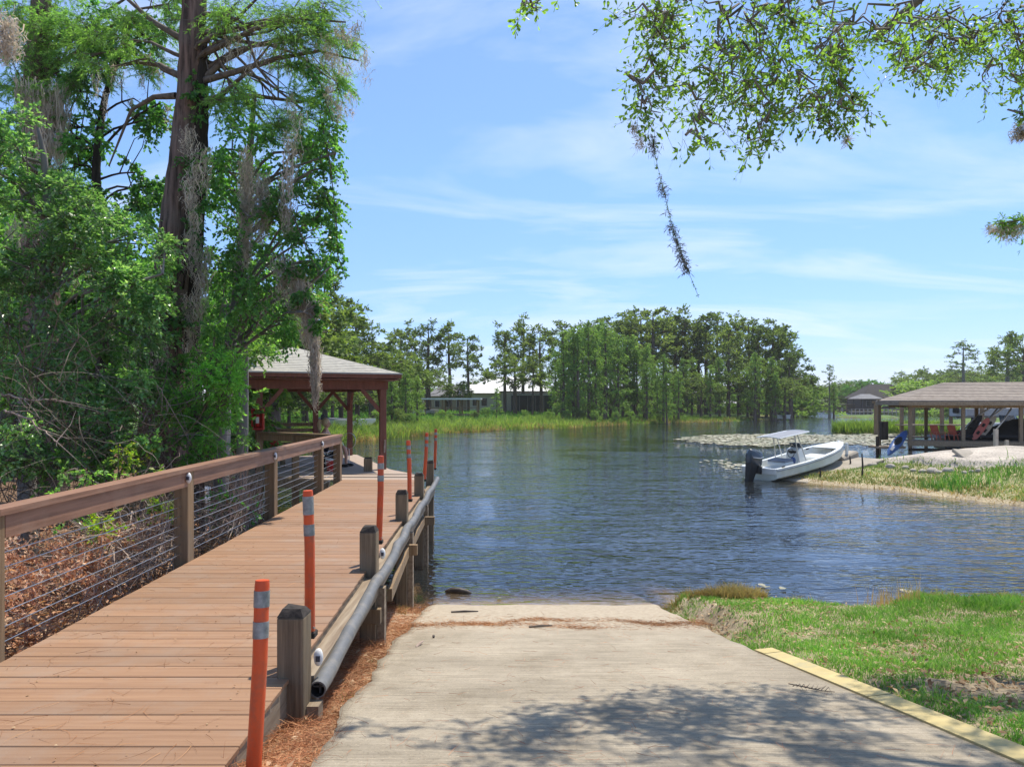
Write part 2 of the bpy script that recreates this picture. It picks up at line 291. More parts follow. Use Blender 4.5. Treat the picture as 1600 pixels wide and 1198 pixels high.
def H(P):
    P = np.atleast_2d(np.asarray(P, float)); x, y = P[:,0], P[:,1]
    bump = wob(x, y, 2.2)*.02+wob(x, y, .5, 2)*.05
    s = sdist(P, NEAR); ramp = 1.692-.174*y
    ramp = np.where(y < 0, 1.692+.05*y, ramp)
    hn = np.full(len(P), 0.0)
    far = np.clip((y-16)/20, 0, 1)
    left = np.clip((-1.3-x)/1.2, 0, 1)*(1-far); right = np.clip((x-(rx(np.clip(y, -8, 14))+.15))/.22, 0, 1)*(1-far)
    mid = (1-left)*(1-right)*(1-far)
    hl = np.minimum(.85-.03*y+bump*1.5, s*.35)
    hr = np.minimum(ramp+.0+.16*np.exp(-((y-8.6)/1.5)**2)+bump, s*.75)
    hm = ramp-.07
    hf = np.minimum(.12+s*.05, 1.35)*np.clip(s*1.2, 0, 1)+bump*.6
    hn = np.where(y > 16, np.maximum(hf, 0)*far+hl*(1-far), hl*left+hr*right*(1-left)+hm*mid)
    und = -np.minimum(np.abs(s)*.17, 1.7)
    h = np.where(s > 0, np.maximum(hn, .0) if False else hn, np.where((y < 20) & (x > -1.5) & (x < 2.2), np.maximum(ramp-.07, -1.7), und))
    for poly, sl_, mx_, in ((PEN, .17, .85), (FARR, .1, 1.2), (ISL, .3, .5), (ISL2, .3, .12)):
        q = sdist(P, poly); hp = np.where(q > 0, np.minimum(q*sl_+.03, mx_)+bump*np.clip(q*.5, 0, 1), q*.2)
        h = np.where(hp > h, hp, h)
    h = h+.2*np.clip(sdist(P, SAND)/.12, 0, 1)
    return np.maximum(h, -1.7)
def hz(x, y): return float(H([(x, y)])[0])

ang = np.concatenate([np.arange(-46, 46, .36), np.arange(46, 314, 4)])
rad = np.unique(np.concatenate([[.3], np.geomspace(1.0, 560, 235), np.linspace(19, 32, 110), np.linspace(2.5, 10, 90)]))
A, B = np.meshgrid(np.radians(ang), rad)
gx = (np.sin(A)*B).ravel(); gy = (np.cos(A)*B).ravel(); gP = np.stack([gx, gy], 1); gzv = H(gP)
na, nr = len(ang), len(rad)
ii, kk = np.meshgrid(np.arange(nr-1), np.arange(na), indexing='ij')
k2 = (kk+1) % na
fc = np.stack([ii*na+kk, (ii+1)*na+kk, (ii+1)*na+k2, ii*na+k2], -1).reshape(-1, 4)[:, ::-1]
gv = np.stack([gx, gy, gzv], 1)
cv = np.array([[0, 0, hz(0, .1)]]); gv = np.concatenate([gv, cv])
gm_, gt, gp_, go_ = newmat('ground_soil'); n = gt.nodes.new; l = gt.links.new
at = n('ShaderNodeAttribute'); at.attribute_name = 'soil'
tcg = n('ShaderNodeTexCoord')
ng = n('ShaderNodeTexNoise'); ng.inputs['Scale'].default_value = 14; ng.inputs['Detail'].default_value = 10; ng.inputs['Roughness'].default_value = .7; l(tcg.outputs['Object'], ng.inputs[0])
ng2 = n('ShaderNodeTexNoise'); ng2.inputs['Scale'].default_value = .9; ng2.inputs['Detail'].default_value = 8; l(tcg.outputs['Object'], ng2.inputs[0])
mg = n('ShaderNodeMapRange'); l(ng.outputs[0], mg.inputs[0]); mg.inputs[1].default_value = .3; mg.inputs[2].default_value = .7; mg.inputs[3].default_value = .55; mg.inputs[4].default_value = 1.35
mg2 = n('ShaderNodeMapRange'); l(ng2.outputs[0], mg2.inputs[0]); mg2.inputs[1].default_value = .35; mg2.inputs[2].default_value = .65; mg2.inputs[3].default_value = .8; mg2.inputs[4].default_value = 1.15
mm_ = n('ShaderNodeMath'); mm_.operation = 'MULTIPLY'; l(mg.outputs[0], mm_.inputs[0]); l(mg2.outputs[0], mm_.inputs[1])
hg = n('ShaderNodeHueSaturation'); l(mm_.outputs[0], hg.inputs['Value']); l(at.outputs['Color'], hg.inputs['Color']); l(hg.outputs[0], gp_.inputs['Base Color']); gp_.inputs['Roughness'].default_value = .95; gp_.inputs['Specular IOR Level'].default_value = .15
bg_ = n('ShaderNodeBump'); bg_.inputs['Strength'].default_value = .6; bg_.inputs['Distance'].default_value = .03; l(ng.outputs[0], bg_.inputs['Height']); l(bg_.outputs[0], gp_.inputs['Normal'])
last = np.array([[na*0+k, (k+1) % na, len(gv)-1] for k in range(na)])
gme = npmesh('ground', gv, fc, gm_, True)
colr = np.zeros((len(gv), 4)); colr[:, 3] = 1
x, y, z = gv[:,0], gv[:,1], gv[:,2]
def setc(mask, c): colr[mask, :3] = c
sN = sdist(gv[:, :2], NEAR); sP = sdist(gv[:, :2], PEN)
setc(slice(None), (.10,.085,.055))                       # lakebed mud
setc(sN > 0, (.075,.13,.035))                            # far lawns
setc((sN > 0) & (y > 40) & (sN < 5), (.20,.20,.085))
setc((y < 40) & (x < -1.3) & (sN > -1), (.17,.105,.065))           # leaf litter under the left trees
setc((y < 26) & (x > 2.0) & (sN > -.5), (.30,.24,.16))             # thin soil under the near lawn
setc((y < 26) & (x > -2.0) & (x <= 2.05), (.34,.22,.13))           # straw covered soil by the ramp
setc((y < 20) & (y > 8.3) & (x > -1.6) & (x < 2.6), (.46,.37,.26)) # sand at the ramp foot
setc(sP > -.6, (.33,.30,.17)); setc((sP > -.5) & (sP < .35), (.36,.30,.20))
sS = sdist(gv[:, :2], SAND); setc(sS > -.1, (.43,.385,.33))
for poly in (FARR, ISL, ISL2): setc(sdist(gv[:, :2], poly) > 0, (.11,.17,.05))
ca = gme.color_attributes.new('soil', 'FLOAT_COLOR', 'POINT'); ca.data.foreach_set('color', colr.astype(np.float32).ravel())
ground = link('ground', gme); ground['kind'] = 'structure'

# the lake: a body of dark, clear-brown water over the lakebed
wm, wt, wp, wo_ = newmat('lake_water'); n = wt.nodes.new; l = wt.links.new; wt.nodes.remove(wp)
tcw = n('ShaderNodeTexCoord')
def wn(scale, det, dist, rough=.55, rz=0):
    m_ = n('ShaderNodeMapping'); l(tcw.outputs['Object'], m_.inputs[0]); m_.inputs['Scale'].default_value = scale; m_.inputs['Rotation'].default_value = (0,0,rz)
    q = n('ShaderNodeTexNoise'); q.inputs['Scale'].default_value = 1; q.inputs['Detail'].default_value = det; q.inputs['Roughness'].default_value = rough; q.inputs['Distortion'].default_value = dist; l(m_.outputs[0], q.inputs[0]); return q.outputs[0]
w1 = wn((.75,2.0,1), 2, .5, .5, R(9)); w2 = wn((2.4,5.6,1), 1.5, .5, .5, R(-10)); w4 = wn((6.5,14,1), 0, .3, .5, R(4)); w3 = wn((.16,.3,1), 3, .3)
ad1 = n('ShaderNodeMath'); ad1.operation = 'MULTIPLY'; l(w2, ad1.inputs[0]); ad1.inputs[1].default_value = .42; ad3 = n('ShaderNodeMath'); ad3.operation = 'MULTIPLY_ADD'; l(w4, ad3.inputs[0]); ad3.inputs[1].default_value = .18; l(ad1.outputs[0], ad3.inputs[2])
ad2 = n('ShaderNodeMath'); ad2.operation = 'ADD'; l(w1, ad2.inputs[0]); l(ad3.outputs[0], ad2.inputs[1])
ms = n('ShaderNodeMapRange'); l(w3, ms.inputs[0]); ms.inputs[1].default_value = .38; ms.inputs[2].default_value = .66; ms.inputs[3].default_value = .2; ms.inputs[4].default_value = .85
bw = n('ShaderNodeBump'); l(ad2.outputs[0], bw.inputs['Height']); l(ms.outputs[0], bw.inputs['Strength']); bw.inputs['Distance'].default_value = .118
fr = n('ShaderNodeFresnel'); fr.inputs[0].default_value = 1.38; l(bw.outputs[0], fr.inputs[1])
gl = n('ShaderNodeBsdfGlossy'); gl.inputs['Roughness'].default_value = .03; l(bw.outputs[0], gl.inputs['Normal']); gl.inputs[0].default_value = (1,1,1,1)
tr = n('ShaderNodeBsdfTransparent'); tr.inputs[0].default_value = (.93,.9,.85,1)
mw = n('ShaderNodeMixShader'); l(fr.outputs[0], mw.inputs[0]); df = n('ShaderNodeBsdfDiffuse'); df.inputs[0].default_value = (.08,.095,.10,1); mu_ = n('ShaderNodeMixShader'); mu_.inputs[0].default_value = .15; l(tr.outputs[0], mu_.inputs[1]); l(df.outputs[0], mu_.inputs[2]); l(mu_.outputs[0], mw.inputs[1]); l(gl.outputs[0], mw.inputs[2]); l(mw.outputs[0], wo_.inputs[0])
va = n('ShaderNodeVolumeAbsorption'); va.inputs[0].default_value = (.52,.45,.33,1); va.inputs[1].default_value = 3.0; l(va.outputs[0], wo_.inputs['Volume'])
mb = MB(); mb.box((0, 290, -1.0), (1500, 600, 2.0)); lake = mb.obj('lake_water', wm); lake['kind'] = 'structure'

# ramp slab (concrete sheet on the ramp plane, broomed crosswise) and yellow kerb
def rz_(y): return 1.692-.174*y
cm, ct, cp, co = newmat('ramp_concrete'); n = ct.nodes.new; l = ct.links.new; tcc = n('ShaderNodeTexCoord')
def cn(scale, det=6, rough=.6):
    m_ = n('ShaderNodeMapping'); l(tcc.outputs['Object'], m_.inputs[0]); m_.inputs['Scale'].default_value = scale
    q = n('ShaderNodeTexNoise'); q.inputs['Scale'].default_value = 1; q.inputs['Detail'].default_value = det; q.inputs['Roughness'].default_value = rough; l(m_.outputs[0], q.inputs[0]); return q.outputs[0]
def rampn(src, a, b, ca_, cb_):
    r = n('ShaderNodeValToRGB'); r.color_ramp.elements[0].position = a; r.color_ramp.elements[1].position = b; r.color_ramp.elements[0].color = c4(ca_); r.color_ramp.elements[1].color = c4(cb_); l(src, r.inputs[0]); return r.outputs[0]
def mul(a, b, f=1):
    q = n('ShaderNodeMixRGB'); q.blend_type = 'MULTIPLY'; q.inputs[0].default_value = f; l(a, q.inputs[1]); l(b, q.inputs[2]); return q.outputs[0]
base = rampn(cn((1.1,1.6,1), 8, .65), .33, .68, (.26,.225,.172), (.385,.335,.26))
lines = rampn(cn((2.2,75,1), 5, .7), .36, .60, (.62,.61,.60), (1.1,1.1,1.1))
speck = rampn(cn((60,85,60), 3, .75), .60, .69, (1,1,1), (1.8,1.75,1.65))
dark = mul(rampn(cn((55,65,60), 4, .7), .32, .45, (.5,.48,.45), (1,1,1)), rampn(cn((1.3,.7,1), 9, .75), .36, .5, (.72,.70,.66), (1,1,1)))
sepc = n('ShaderNodeSeparateXYZ'); l(tcc.outputs['Object'], sepc.inputs[0])
sandf = n('ShaderNodeMapRange'); l(sepc.outputs[1], sandf.inputs[0]); sandf.inputs[1].default_value = 6.9; sandf.inputs[2].default_value = 8.2
nsf = cn((3,5,1), 6, .6); sadd = n('ShaderNodeMath'); sadd.operation = 'ADD'; l(sandf.outputs[0], sadd.inputs[0]); l(nsf, sadd.inputs[1])
sm = n('ShaderNodeMapRange'); l(sadd.outputs[0], sm.inputs[0]); sm.inputs[1].default_value = .6; sm.inputs[2].default_value = 1.25
colc = mul(mul(mul(base, lines, .75), speck, .7), dark, .7)
sandc = rampn(cn((16,16,16), 8, .7), .35, .68, (.30,.25,.185), (.42,.36,.28))
mxs = n('ShaderNodeMixRGB'); l(sm.outputs[0], mxs.inputs[0]); l(colc, mxs.inputs[1]); l(sandc, mxs.inputs[2]); l(mxs.outputs[0], cp.inputs['Base Color']); cp.inputs['Roughness'].default_value = .9; cp.inputs['Specular IOR Level'].default_value = .2
bc = n('ShaderNodeBump'); bc.inputs['Strength'].default_value = .7; bc.inputs['Distance'].default_value = .006; l(cn((3,75,1), 5, .7), bc.inputs['Height'])
bc2 = n('ShaderNodeBump'); bc2.inputs['Strength'].default_value = .6; bc2.inputs['Distance'].default_value = .006; l(cn((60,60,60), 4, .7), bc2.inputs['Height']); l(bc.outputs[0], bc2.inputs['Normal']); l(bc2.outputs[0], cp.inputs['Normal'])
def lx(y): return np.interp(y, [-8, 3.3, 4.2, 6.3, 8.9, 14], [-.6, -.93, -1.0, -1.1, -1.13, -1.2])
def rx(y): return np.interp(y, [-8, 3.25, 4.1, 6.2, 9.3, 14], [2.9, 2.36, 2.30, 2.13, 1.99, 1.9])
ys = np.linspace(-8, 12.5, 220); nx = 40; vv = []
for yy in ys:
    a = lx(yy)+.04*float(wob(np.array(yy), np.array(0.), 3))+.015*math.sin(yy*21)*math.sin(yy*7.3); b = rx(yy)+(.02*math.sin(yy*9)*math.sin(yy*3.1) if yy > 6.3 else 0)
    for q in np.linspace(a, b, nx): vv.append((q, yy, rz_(yy) if yy > 0 else rz_(0)+.05*yy))
vv = np.array(vv); vv[:,2] += np.clip(wob(vv[:,0], vv[:,1], 4)*.006, -.01, .01)*(vv[:,1] > 7.5)
ff = np.array([[j*nx+i, j*nx+i+1, (j+1)*nx+i+1, (j+1)*nx+i] for j in range(len(ys)-1) for i in range(nx-1)])
vb = vv.copy(); vb[:,2] -= .09; o_ = len(vv)
side = [[j*nx, (j+1)*nx, (j+1)*nx+o_, j*nx+o_] for j in range(len(ys)-1)]+[[(j+1)*nx-1, (j+1)*nx-1+o_, (j+2)*nx-1+o_, (j+2)*nx-1] for j in range(len(ys)-1)]
slab = link('boat_ramp_pavement', npmesh('boat_ramp_pavement', np.concatenate([vv, vb]), np.concatenate([ff, np.array(side)]), cm)); slab['kind'] = 'structure'
M['kerb'] = mat('faded_yellow_kerb', (.52,.42,.20), (.42,.34,.16), scale=(6,6,6), detail=9, rough=.85, bump=.4, bdist=.006, dirt=(.30,.285,.19), dscale=5, rand=.03)
kerb = thing('kerb', None, None); kerb['kind'] = 'structure'
yk = -6.0
while yk < 6.15:
    y1 = min(yk+1.5, 6.2); a0, a1 = float(rx(yk))+.004, float(rx(y1))+.004; wd = .15
    z0 = (rz_(yk) if yk > 0 else rz_(0)+.05*yk); z1 = (rz_(y1) if y1 > 0 else rz_(0)+.05*y1)
    MB().hexa([(a0,yk+.005,z0-.2),(a0+wd,yk+.005,z0-.2),(a1+wd,y1-.005,z1-.2),(a1,y1-.005,z1-.2),(a0,yk+.005,z0+.012),(a0+wd,yk+.005,z0+.03),(a1+wd,y1-.005,z1+.03),(a1,y1-.005,z1+.012)]).obj('kerb_stone', M['kerb'], kerb)
    yk = y1

# ------------------------------------------------------------------ boardwalk
DZ = 1.2
def T(t, s): return t-.0336*s
def deck_right(s): return T(-1.16, s) if s < 12.9 else float(np.interp(s, [12.9, 13.4, 14.6], [T(-1.16, 12.9), -1.75, -1.98]))
walk = thing('boardwalk', 'long brown composite boardwalk running beside the boat ramp to the covered platform', 'boardwalk', (T(-2,9), 9, DZ))
def rel(o):                                   # keep world geometry but give the thing a sensible base
    return tuple(-c for c in o.location)
def part(mbuild, name, m, parent, smooth=False, label=None):
    o = mbuild.obj(name, m, parent, smooth, label); o.location = rel(parent); return o
bw_ = .1655; s = -.2
bm_board = MB().box((0,0,0), (1.84, bw_-.008, .026), bev=.003).mesh('deck_board', M['deck'])
piles = [(-1.283,4.15),(-1.372,6.77),(-1.50,9.6),(-1.595,12.1),(-1.655,14.2)]
while s < 14.45:
    sm_ = s+bw_/2; a = T(-3.0, sm_); b = deck_right(sm_)
    if s < 12.8: o = link('deck_board', bm_board, walk)
    else: o = link('deck_board', MB().box((0,0,0), (b-a, bw_-.008, .026), bev=.003).mesh('deck_board', M['deck']), walk)
    o.location = ((a+b)/2-walk.location.x+random.uniform(-.003,.003), sm_-walk.location.y, -.013+random.uniform(-.0012,.0012))
    s += bw_
# rim boards, joists and bearers under the boards
def runx(t, s0, s1, wd, z, ht, nm, m): return part(MB().beam((T(t,s0),s0,z),(T(t,s1),s1,z),wd,ht), nm, m, walk)
for i in range(4):
    runx(-1.185, -.2+i*3.3, -.2+(i+1)*3.3-.006, .038, DZ-.026-.10, .19, 'rim_board', M['board'])
runx(-2.975, -.2, 14.4, .038, DZ-.126, .19, 'rim_board', M['board'])
for t in (-1.65,-2.1,-2.55): runx(t, -.2, 14.4, .045, DZ-.13, .18, 'joist', M['board'])
for k, (px, py) in enumerate(piles):          # square piles with dark weathered tops
    gzp = hz(px, py); top = 1.61+[.0,.01,.0,-.01,.02][k]; wd = .155
    pb = MB(); n0 = 5; rz0 = R(-2+k)
    pb.box((px, py, (gzp-.5+top-.06)/2), (wd, wd, top-.06-(gzp-.5)), rz=rz0, bev=.008)
    po = part(pb, 'pile', M['pile'], walk, label=['thick pile at the near end with a cracked dark top', None, None, 'pile carrying a small number plate', 'last pile standing in the water'][k])
    cb2 = MB(); c8 = wd/2; m_ = Matrix.Rotation(rz0, 3, 'Z')
    low = [Vector((px,py,top-.06))+m_@Vector(q) for q in [(-c8,-c8,0),(c8,-c8,0),(c8,c8,0),(-c8,c8,0)]]
    up = [Vector((px,py,top-.012+random.uniform(-.008,.008)))+m_@Vector(q) for q in [(-c8*.7,-c8*.6,0),(c8*.72,-c8*.7,.008),(c8*.66,c8*.7,-.006),(-c8*.7,c8*.7,.004)]]
    cb2.hexa(low+up); cb2.obj('pile_top', M['piletop'], po)
    if k < 4:                                 # inner half: a second post and cross blocks
        part(MB().box((px+.115, py+.02, (gzp-.4+1.02)/2), (.07,.10,1.02-(gzp-.4))), 'bracket_post', M['board'], walk)
for (x0, x1, yy, zz_) in ((-1.62,-1.27,6.66,.78),(-1.62,-1.30,9.45,.82),(-1.70,-1.35,12.0,.78)):
    part(MB().box(((x0+x1)/2+.03, yy, zz_), (x1-x0, .07, .14), bev=.004), 'cross_block', M['post'], walk)
for (x0, y0, x1, y1) in ((-1.27,7.3,-1.40,9.4),(-1.41,9.75,-1.50,11.9)):
    part(MB().beam((x0,y0,.80),(x1,y1,.80),.05,.13), 'brace_board', M['post'], walk)
# ledge board between deck and bumper, and the board the bumper lies on
lp = [(-1.235,4.3),(-1.31,6.65),(-1.42,9.45),(-1.515,11.95),(-1.60,14.3)]
for (a, b) in zip(lp[:-1], lp[1:]):
    part(MB().beam((a[0]+.02,a[1],1.03),(b[0]+.02,b[1]-.01,1.03),.036,.14), 'bumper_board', M['board'], walk)
    part(MB().beam((a[0]-.035,a[1],1.115),(b[0]-.035,b[1]-.01,1.115),.12,.03), 'ledge_board', M['board'], walk)
for (px, py) in ((-1.88,1.2),(-3.07,1.4),(-1.9,12.6),(-3.2,12.75),(-2.2,14.3),(-3.4,14.35)):
    part(MB().box((px-.1, py, .2), (.15,.15,1.8)), 'support_post', M['post'], walk)
ctl = [(4.22,-1.165,1.075),(4.7,-1.185,1.08),(5.7,-1.225,1.11),(6.5,-1.262,1.13),(7.02,-1.275,1.115),(7.55,-1.27,1.135),(8.1,-1.315,1.165),(8.6,-1.33,1.135),(9.2,-1.37,1.165),(10.1,-1.39,1.13),(10.85,-1.44,1.155),(11.7,-1.455,1.14),(12.6,-1.50,1.16),(13.6,-1.53,1.15),(14.9,-1.58,1.17)]
cy = np.array([c[0] for c in ctl]); yy_ = np.linspace(4.22, 14.9, 70)
pth = [(float(np.interp(q, cy, [c[1] for c in ctl])), q, float(np.interp(q, cy, [c[2] for c in ctl]))+.006*math.sin(q*5.1)) for q in yy_]
pb = MB(); pb.tube(pth, [.05+.003*math.sin(i*1.3) for i in range(70)], 16, cap=False); rim = len(pb.v)
pipe = part(pb, 'bumper_pipe', M['pvc'], walk, True, 'long wavy grey pipe fixed along the piles as a bumper')
o_ = MB(); o_.tube([pth[0], (pth[0][0],pth[0][1]+.2,pth[0][2])], [.044,.03], 16, cap=False); o_.obj('pipe_bore', M['pvcin'], pipe, True)
o_ = MB()
for k in range(16):
    a0, a1 = k*math.pi/8, (k+1)*math.pi/8; c = Vector(pth[0]); 
    p_ = lambda r, a: (c.x+r*math.cos(a), c.y-.002, c.z+r*math.sin(a)); o_.add([p_(.05,a0),p_(.05,a1),p_(.042,a1),p_(.042,a0)], [(0,1,2,3)])
o_.obj('pipe_rim', M['pvc'], pipe)
o_ = MB()
for a in (0, math.pi/2): o_.box((pth[0][0], pth[0][1]+.06, pth[0][2]), (.084*abs(math.cos(a))+.008*abs(math.sin(a)), .02, .084*abs(math.sin(a))+.008*abs(math.cos(a))))
o_.obj('pipe_spider', M['pvc'], pipe)
# number plate on the fourth pile
pl = part(MB().box((-1.565, 12.1-.09, .80), (.10,.012,.22)), 'number_plate', M['white'], walk, label='small white plate painted with 4 feet')
cu = bpy.data.curves.new('plate_text', 'FONT'); cu.body = "4'"; cu.size = .13; cu.extrude = .002; cu.align_x = 'CENTER'; cu.align_y = 'CENTER'
to = bpy.data.objects.new('text_tmp', cu); tme = bpy.data.meshes.new_from_object(to); bpy.data.objects.remove(to); tme.materials.append(M['motorleg']); to = link('plate_text', tme, pl); to.rotation_euler = (R(90),0,0); to.location = (-1.565, 12.1-.099, .81)

# small white post lamps are mounted on rail posts and piles
def lamp_mesh():
    a = MB(); a.ball((0,0,0), (.03,.028,.055), 10, 8); return a.mesh('lamp_body', M['white'], True)
LAMP = lamp_mesh(); LENS = MB().box((.004,-.026,.0), (.026,.012,.035)).mesh('lamp_lens', M['glass'])
def lamp(p, label, group='small white marker lamps'):
    o = thing('marker_lamp', label, 'lamp', p, 0, group); link('lamp_body', LAMP, o); link('lamp_lens', LENS, o)
lamp((-1.185,4.31,1.24), 'small white oval lamp low behind the nearest dark-topped pile')
lamp((-1.275,6.93,1.31), 'small white lamp beside the second pile above the grey pipe')

# ------------------------------------------------------------------ cable railing
rail = thing('cable_railing', 'brown wooden railing with steel cables along the left side of the boardwalk', 'railing', (T(-3.07,9),9,DZ))
rs = [1.5,4.3,7.1,9.95,12.75,14.33]; RT = 2.144
for i, s in enumerate(rs):
    t = T(-3.07, s); g0 = hz(t, s)-.3
    part(MB().box((t, s, (g0+RT-.042)/2), (.14,.14,RT-.042-g0), bev=.006), 'post', M['post'], rail)
for i in range(len(rs)-1):
    s0, s1 = rs[i], rs[i+1]; e1 = .09 if i == len(rs)-2 else -.002
    part(MB().beam((T(-3.055,s0),s0,RT-.021),(T(-3.055,s1+e1),s1+e1,RT-.021),.15,.04), 'cap_board', M['rail'], rail)
    part(MB().beam((T(-3.02,s0),s0+.072,RT-.115),(T(-3.02,s1),s1-.072,RT-.115),.038,.145), 'top_rail', M['rail'], rail, label='paint-peeled top rail board' if i == 3 else None)
    for k in range(7):
        z_ = DZ+.085+k*.094
        part(MB().tube([(T(-3.07,s0),s0+.07,z_),(T(-3.07,(s0+s1)/2),(s0+s1)/2,z_-.004),(T(-3.07,s1),s1-.07,z_)], .0036, 6), 'cable', M['steel'], rail)
for s, lb in zip(rs[1:5], ['small white oval lamp on the rail post at the left edge of the view','small white oval lamp on the rail post above the brush','small white oval lamp on the third rail post, halfway along','small white oval lamp on the rail post by the peeling rail board']):
    lamp((T(-2.985,s), s-.085, RT-.10), lb)

# ------------------------------------------------------------------ platform and pavilion
Pb = Vector((-3.085,16.8)); U = Vector((-.926,-.379)); V = Vector((-.379,.926))
PLAT = [(-3.49,14.5),(-1.95,14.5),(-2.12,15.6),(-2.9,16.75),(-4.75,21.5),(-9.4,19.7),(-7.5,15.0),(-5.75,15.6),(-3.8,14.5)]
plat = thing('pier_platform', 'wide faded wooden platform over the water under the brown pavilion', 'platform', (-5,18,DZ))
def cuts(y):
    xs = []
    for i in range(len(PLAT)):
        a, b = PLAT[i], PLAT[(i+1) % len(PLAT)]
        if (a[1] > y) != (b[1] > y): xs.append(a[0]+(y-a[1])*(b[0]-a[0])/(b[1]-a[1]))
    return sorted(xs)
s = 14.502
while s < 21.45:
    a, b = cuts(s+.005), cuts(s+.14)
    if len(a) == len(b):
        for k in range(0, len(a), 2):
            z1, z0 = DZ, DZ-.028
            part(MB().hexa([(a[k],s,z0),(a[k+1],s,z0),(b[k+1],s+.138,z0),(b[k],s+.138,z0),(a[k],s,z1),(a[k+1],s,z1),(b[k+1],s+.138,z1),(b[k],s+.138,z1)]), 'deck_board', M['platdeck'], plat)
    s += .145
for i in range(1, len(PLAT)-1):
    a, b = PLAT[i], PLAT[i+1]
    part(MB().beam((a[0],a[1],DZ-.13),(b[0],b[1],DZ-.13),.05,.2), 'rim_board', M['board'], plat)
for p_ in [(-2.2,15.6),(-3.6,18.6),(-6.5,17),(-6.9,18.6),(-8.8,18.9),(-5.5,20.8)]:
    part(MB().box((p_[0],p_[1],0), (.2,.2,2.3)), 'support_post', M['post'], plat)

pav = thing('pavilion', 'brown timber pavilion with pale shingled hip roof at the end of the boardwalk', 'pavilion', (-5.7,18.2,DZ))
def uv(u, v): return Pb+U*u+V*v
LW, DP = 3.7, 4.75
posts = [uv(0,0), uv(2.78,0), uv(LW,0), uv(0,DP), uv(1.0,DP), uv(LW,DP)]
EZ = 3.30
for k, q in enumerate(posts):
    part(MB().box((q.x,q.y,(EZ-.2-1.2)/2+.0), (.15,.15,EZ-.2+1.2), rz=math.atan2(U.y,U.x), bev=.006), 'post', M['pav'], pav)
def beam2(a, b, z, wd, ht, nm='beam'): return part(MB().beam((a.x,a.y,z),(b.x,b.y,z),wd,ht), nm, M['pav'], pav)
e = .12
beam2(uv(-e,0), uv(LW+e,0), EZ-.10, .10, .2); beam2(uv(-e,DP), uv(LW+e,DP), EZ-.10, .10, .2)
beam2(uv(0,.052), uv(0,DP-.052), EZ-.103, .10, .2); beam2(uv(LW,.052), uv(LW,DP-.052), EZ-.103, .10, .2)
def brace(q, du, dv):
    a = Vector((q.x,q.y,EZ-.72)); d = U*du+V*dv; b = a+Vector((d.x,d.y,0))*.5+Vector((0,0,.52))
    a = a+Vector((d.x,d.y,0))*.06; part(MB().beam(a, b, .07, .09, up=(d.x,d.y,0)), 'brace', M['pav'], pav)
brace(posts[0],1,0); brace(posts[0],0,1); brace(posts[1],1,0); brace(posts[1],-1,0); brace(posts[2],-1,0); brace(posts[3],0,-1); brace(posts[3],1,0); brace(posts[4],1,0); brace(posts[4],-1,0); brace(posts[2],0,1)
# hip roof: courses of shingles as real steps
ov = .35; AP = 4.22; cu_, cv_ = LW/2, DP/2; hu, hv = LW/2+ov, DP/2+ov; ncs = 16
def rp(su, sv, k, z): 
    q = uv(cu_+su*hu*(1-k), cv_+sv*(hv*(1-k)+.0*k)); return Vector((q.x,q.y,z))
roofz = 3.47
roof = part(MB().loft([[rp(*c, 0, roofz-.02) for c in ((-1,-1),(1,-1),(1,1),(-1,1))],[rp(*c, 0, roofz) for c in ((-1,-1),(1,-1),(1,1),(-1,1))],[rp(*c, .985, AP) for c in ((-1,-1),(1,-1),(1,1),(-1,1))]], close=True), 'roof', M['shingle'], pav)
sd_ = MB()
for i in range(ncs):
    k0, k1 = i/ncs, (i+1.15)/ncs
    if i == ncs-1: k1 = 1
    z0, z1 = roofz+(AP-roofz)*k0, roofz+(AP-roofz)*min(k1, 1)
    a = [rp(*c, k0, z0+.012) for c in ((-1,-1),(1,-1),(1,1),(-1,1))]; b = [rp(*c, min(k1,.99), z1+.003) for c in ((-1,-1),(1,-1),(1,1),(-1,1))]; a0 = [q-Vector((0,0,.014)) for q in a]
    sd_.loft([a0, a, b], close=True, cap=False)
so_ = part(sd_, 'shingle_course', M['shingle'], roof); so_.location = (0,0,0); so_['kind'] = 'stuff'
fd = MB()
cs = [(-1,-1),(1,-1),(1,1),(-1,1)]
for i in range(4):
    a, b = rp(*cs[i], -.003, roofz-.07), rp(*cs[(i+1)%4], -.003, roofz-.07); part(MB().beam(a, b, .035, .09), 'fascia', M['pav'], pav)
    a, b = rp(*cs[i], -.012, roofz-.01), rp(*cs[(i+1)%4], -.012, roofz-.01); part(MB().beam(a, b, .03, .028), 'drip_edge', M['drip'], pav)
part(MB().loft([[rp(*c, .0, roofz-.155) for c in cs],[rp(*c, .0, roofz-.135) for c in cs]], close=True), 'ceiling', M['pav'], pav)

# railings of the platform
prl = thing('platform_railing', 'low wooden railing angled across the front of the covered platform', 'railing', (-4.8,15.1,DZ))
a, m1, b = Vector((-3.72,14.4)), Vector((-4.62,15.02)), Vector((-5.62,15.66))
for q in (m1, b): part(MB().box((q.x,q.y,RT/2+.2), (.13,.13,RT-.44), rz=R(30)), 'post', M['post'], prl)
part(MB().beam((a.x,a.y,RT-.02),(b.x,b.y,RT-.02),.14,.04), 'cap_board', M['post'], prl)
part(MB().beam((a.x,a.y,RT-.12),(b.x,b.y,RT-.12),.04,.14), 'top_rail', M['post'], prl)
for k in range(5): part(MB().tube([(a.x,a.y,DZ+.12+k*.11),(b.x,b.y,DZ+.12+k*.11)], .004, 5), 'cable', M['steel'], prl)
brl = thing('platform_railing', 'slatted wooden railing on the far left side of the platform behind the pavilion posts', 'railing', (-7.3,20.3,DZ))
a, b = Vector((-10.2,19.3)), Vector((-5.75,20.9))
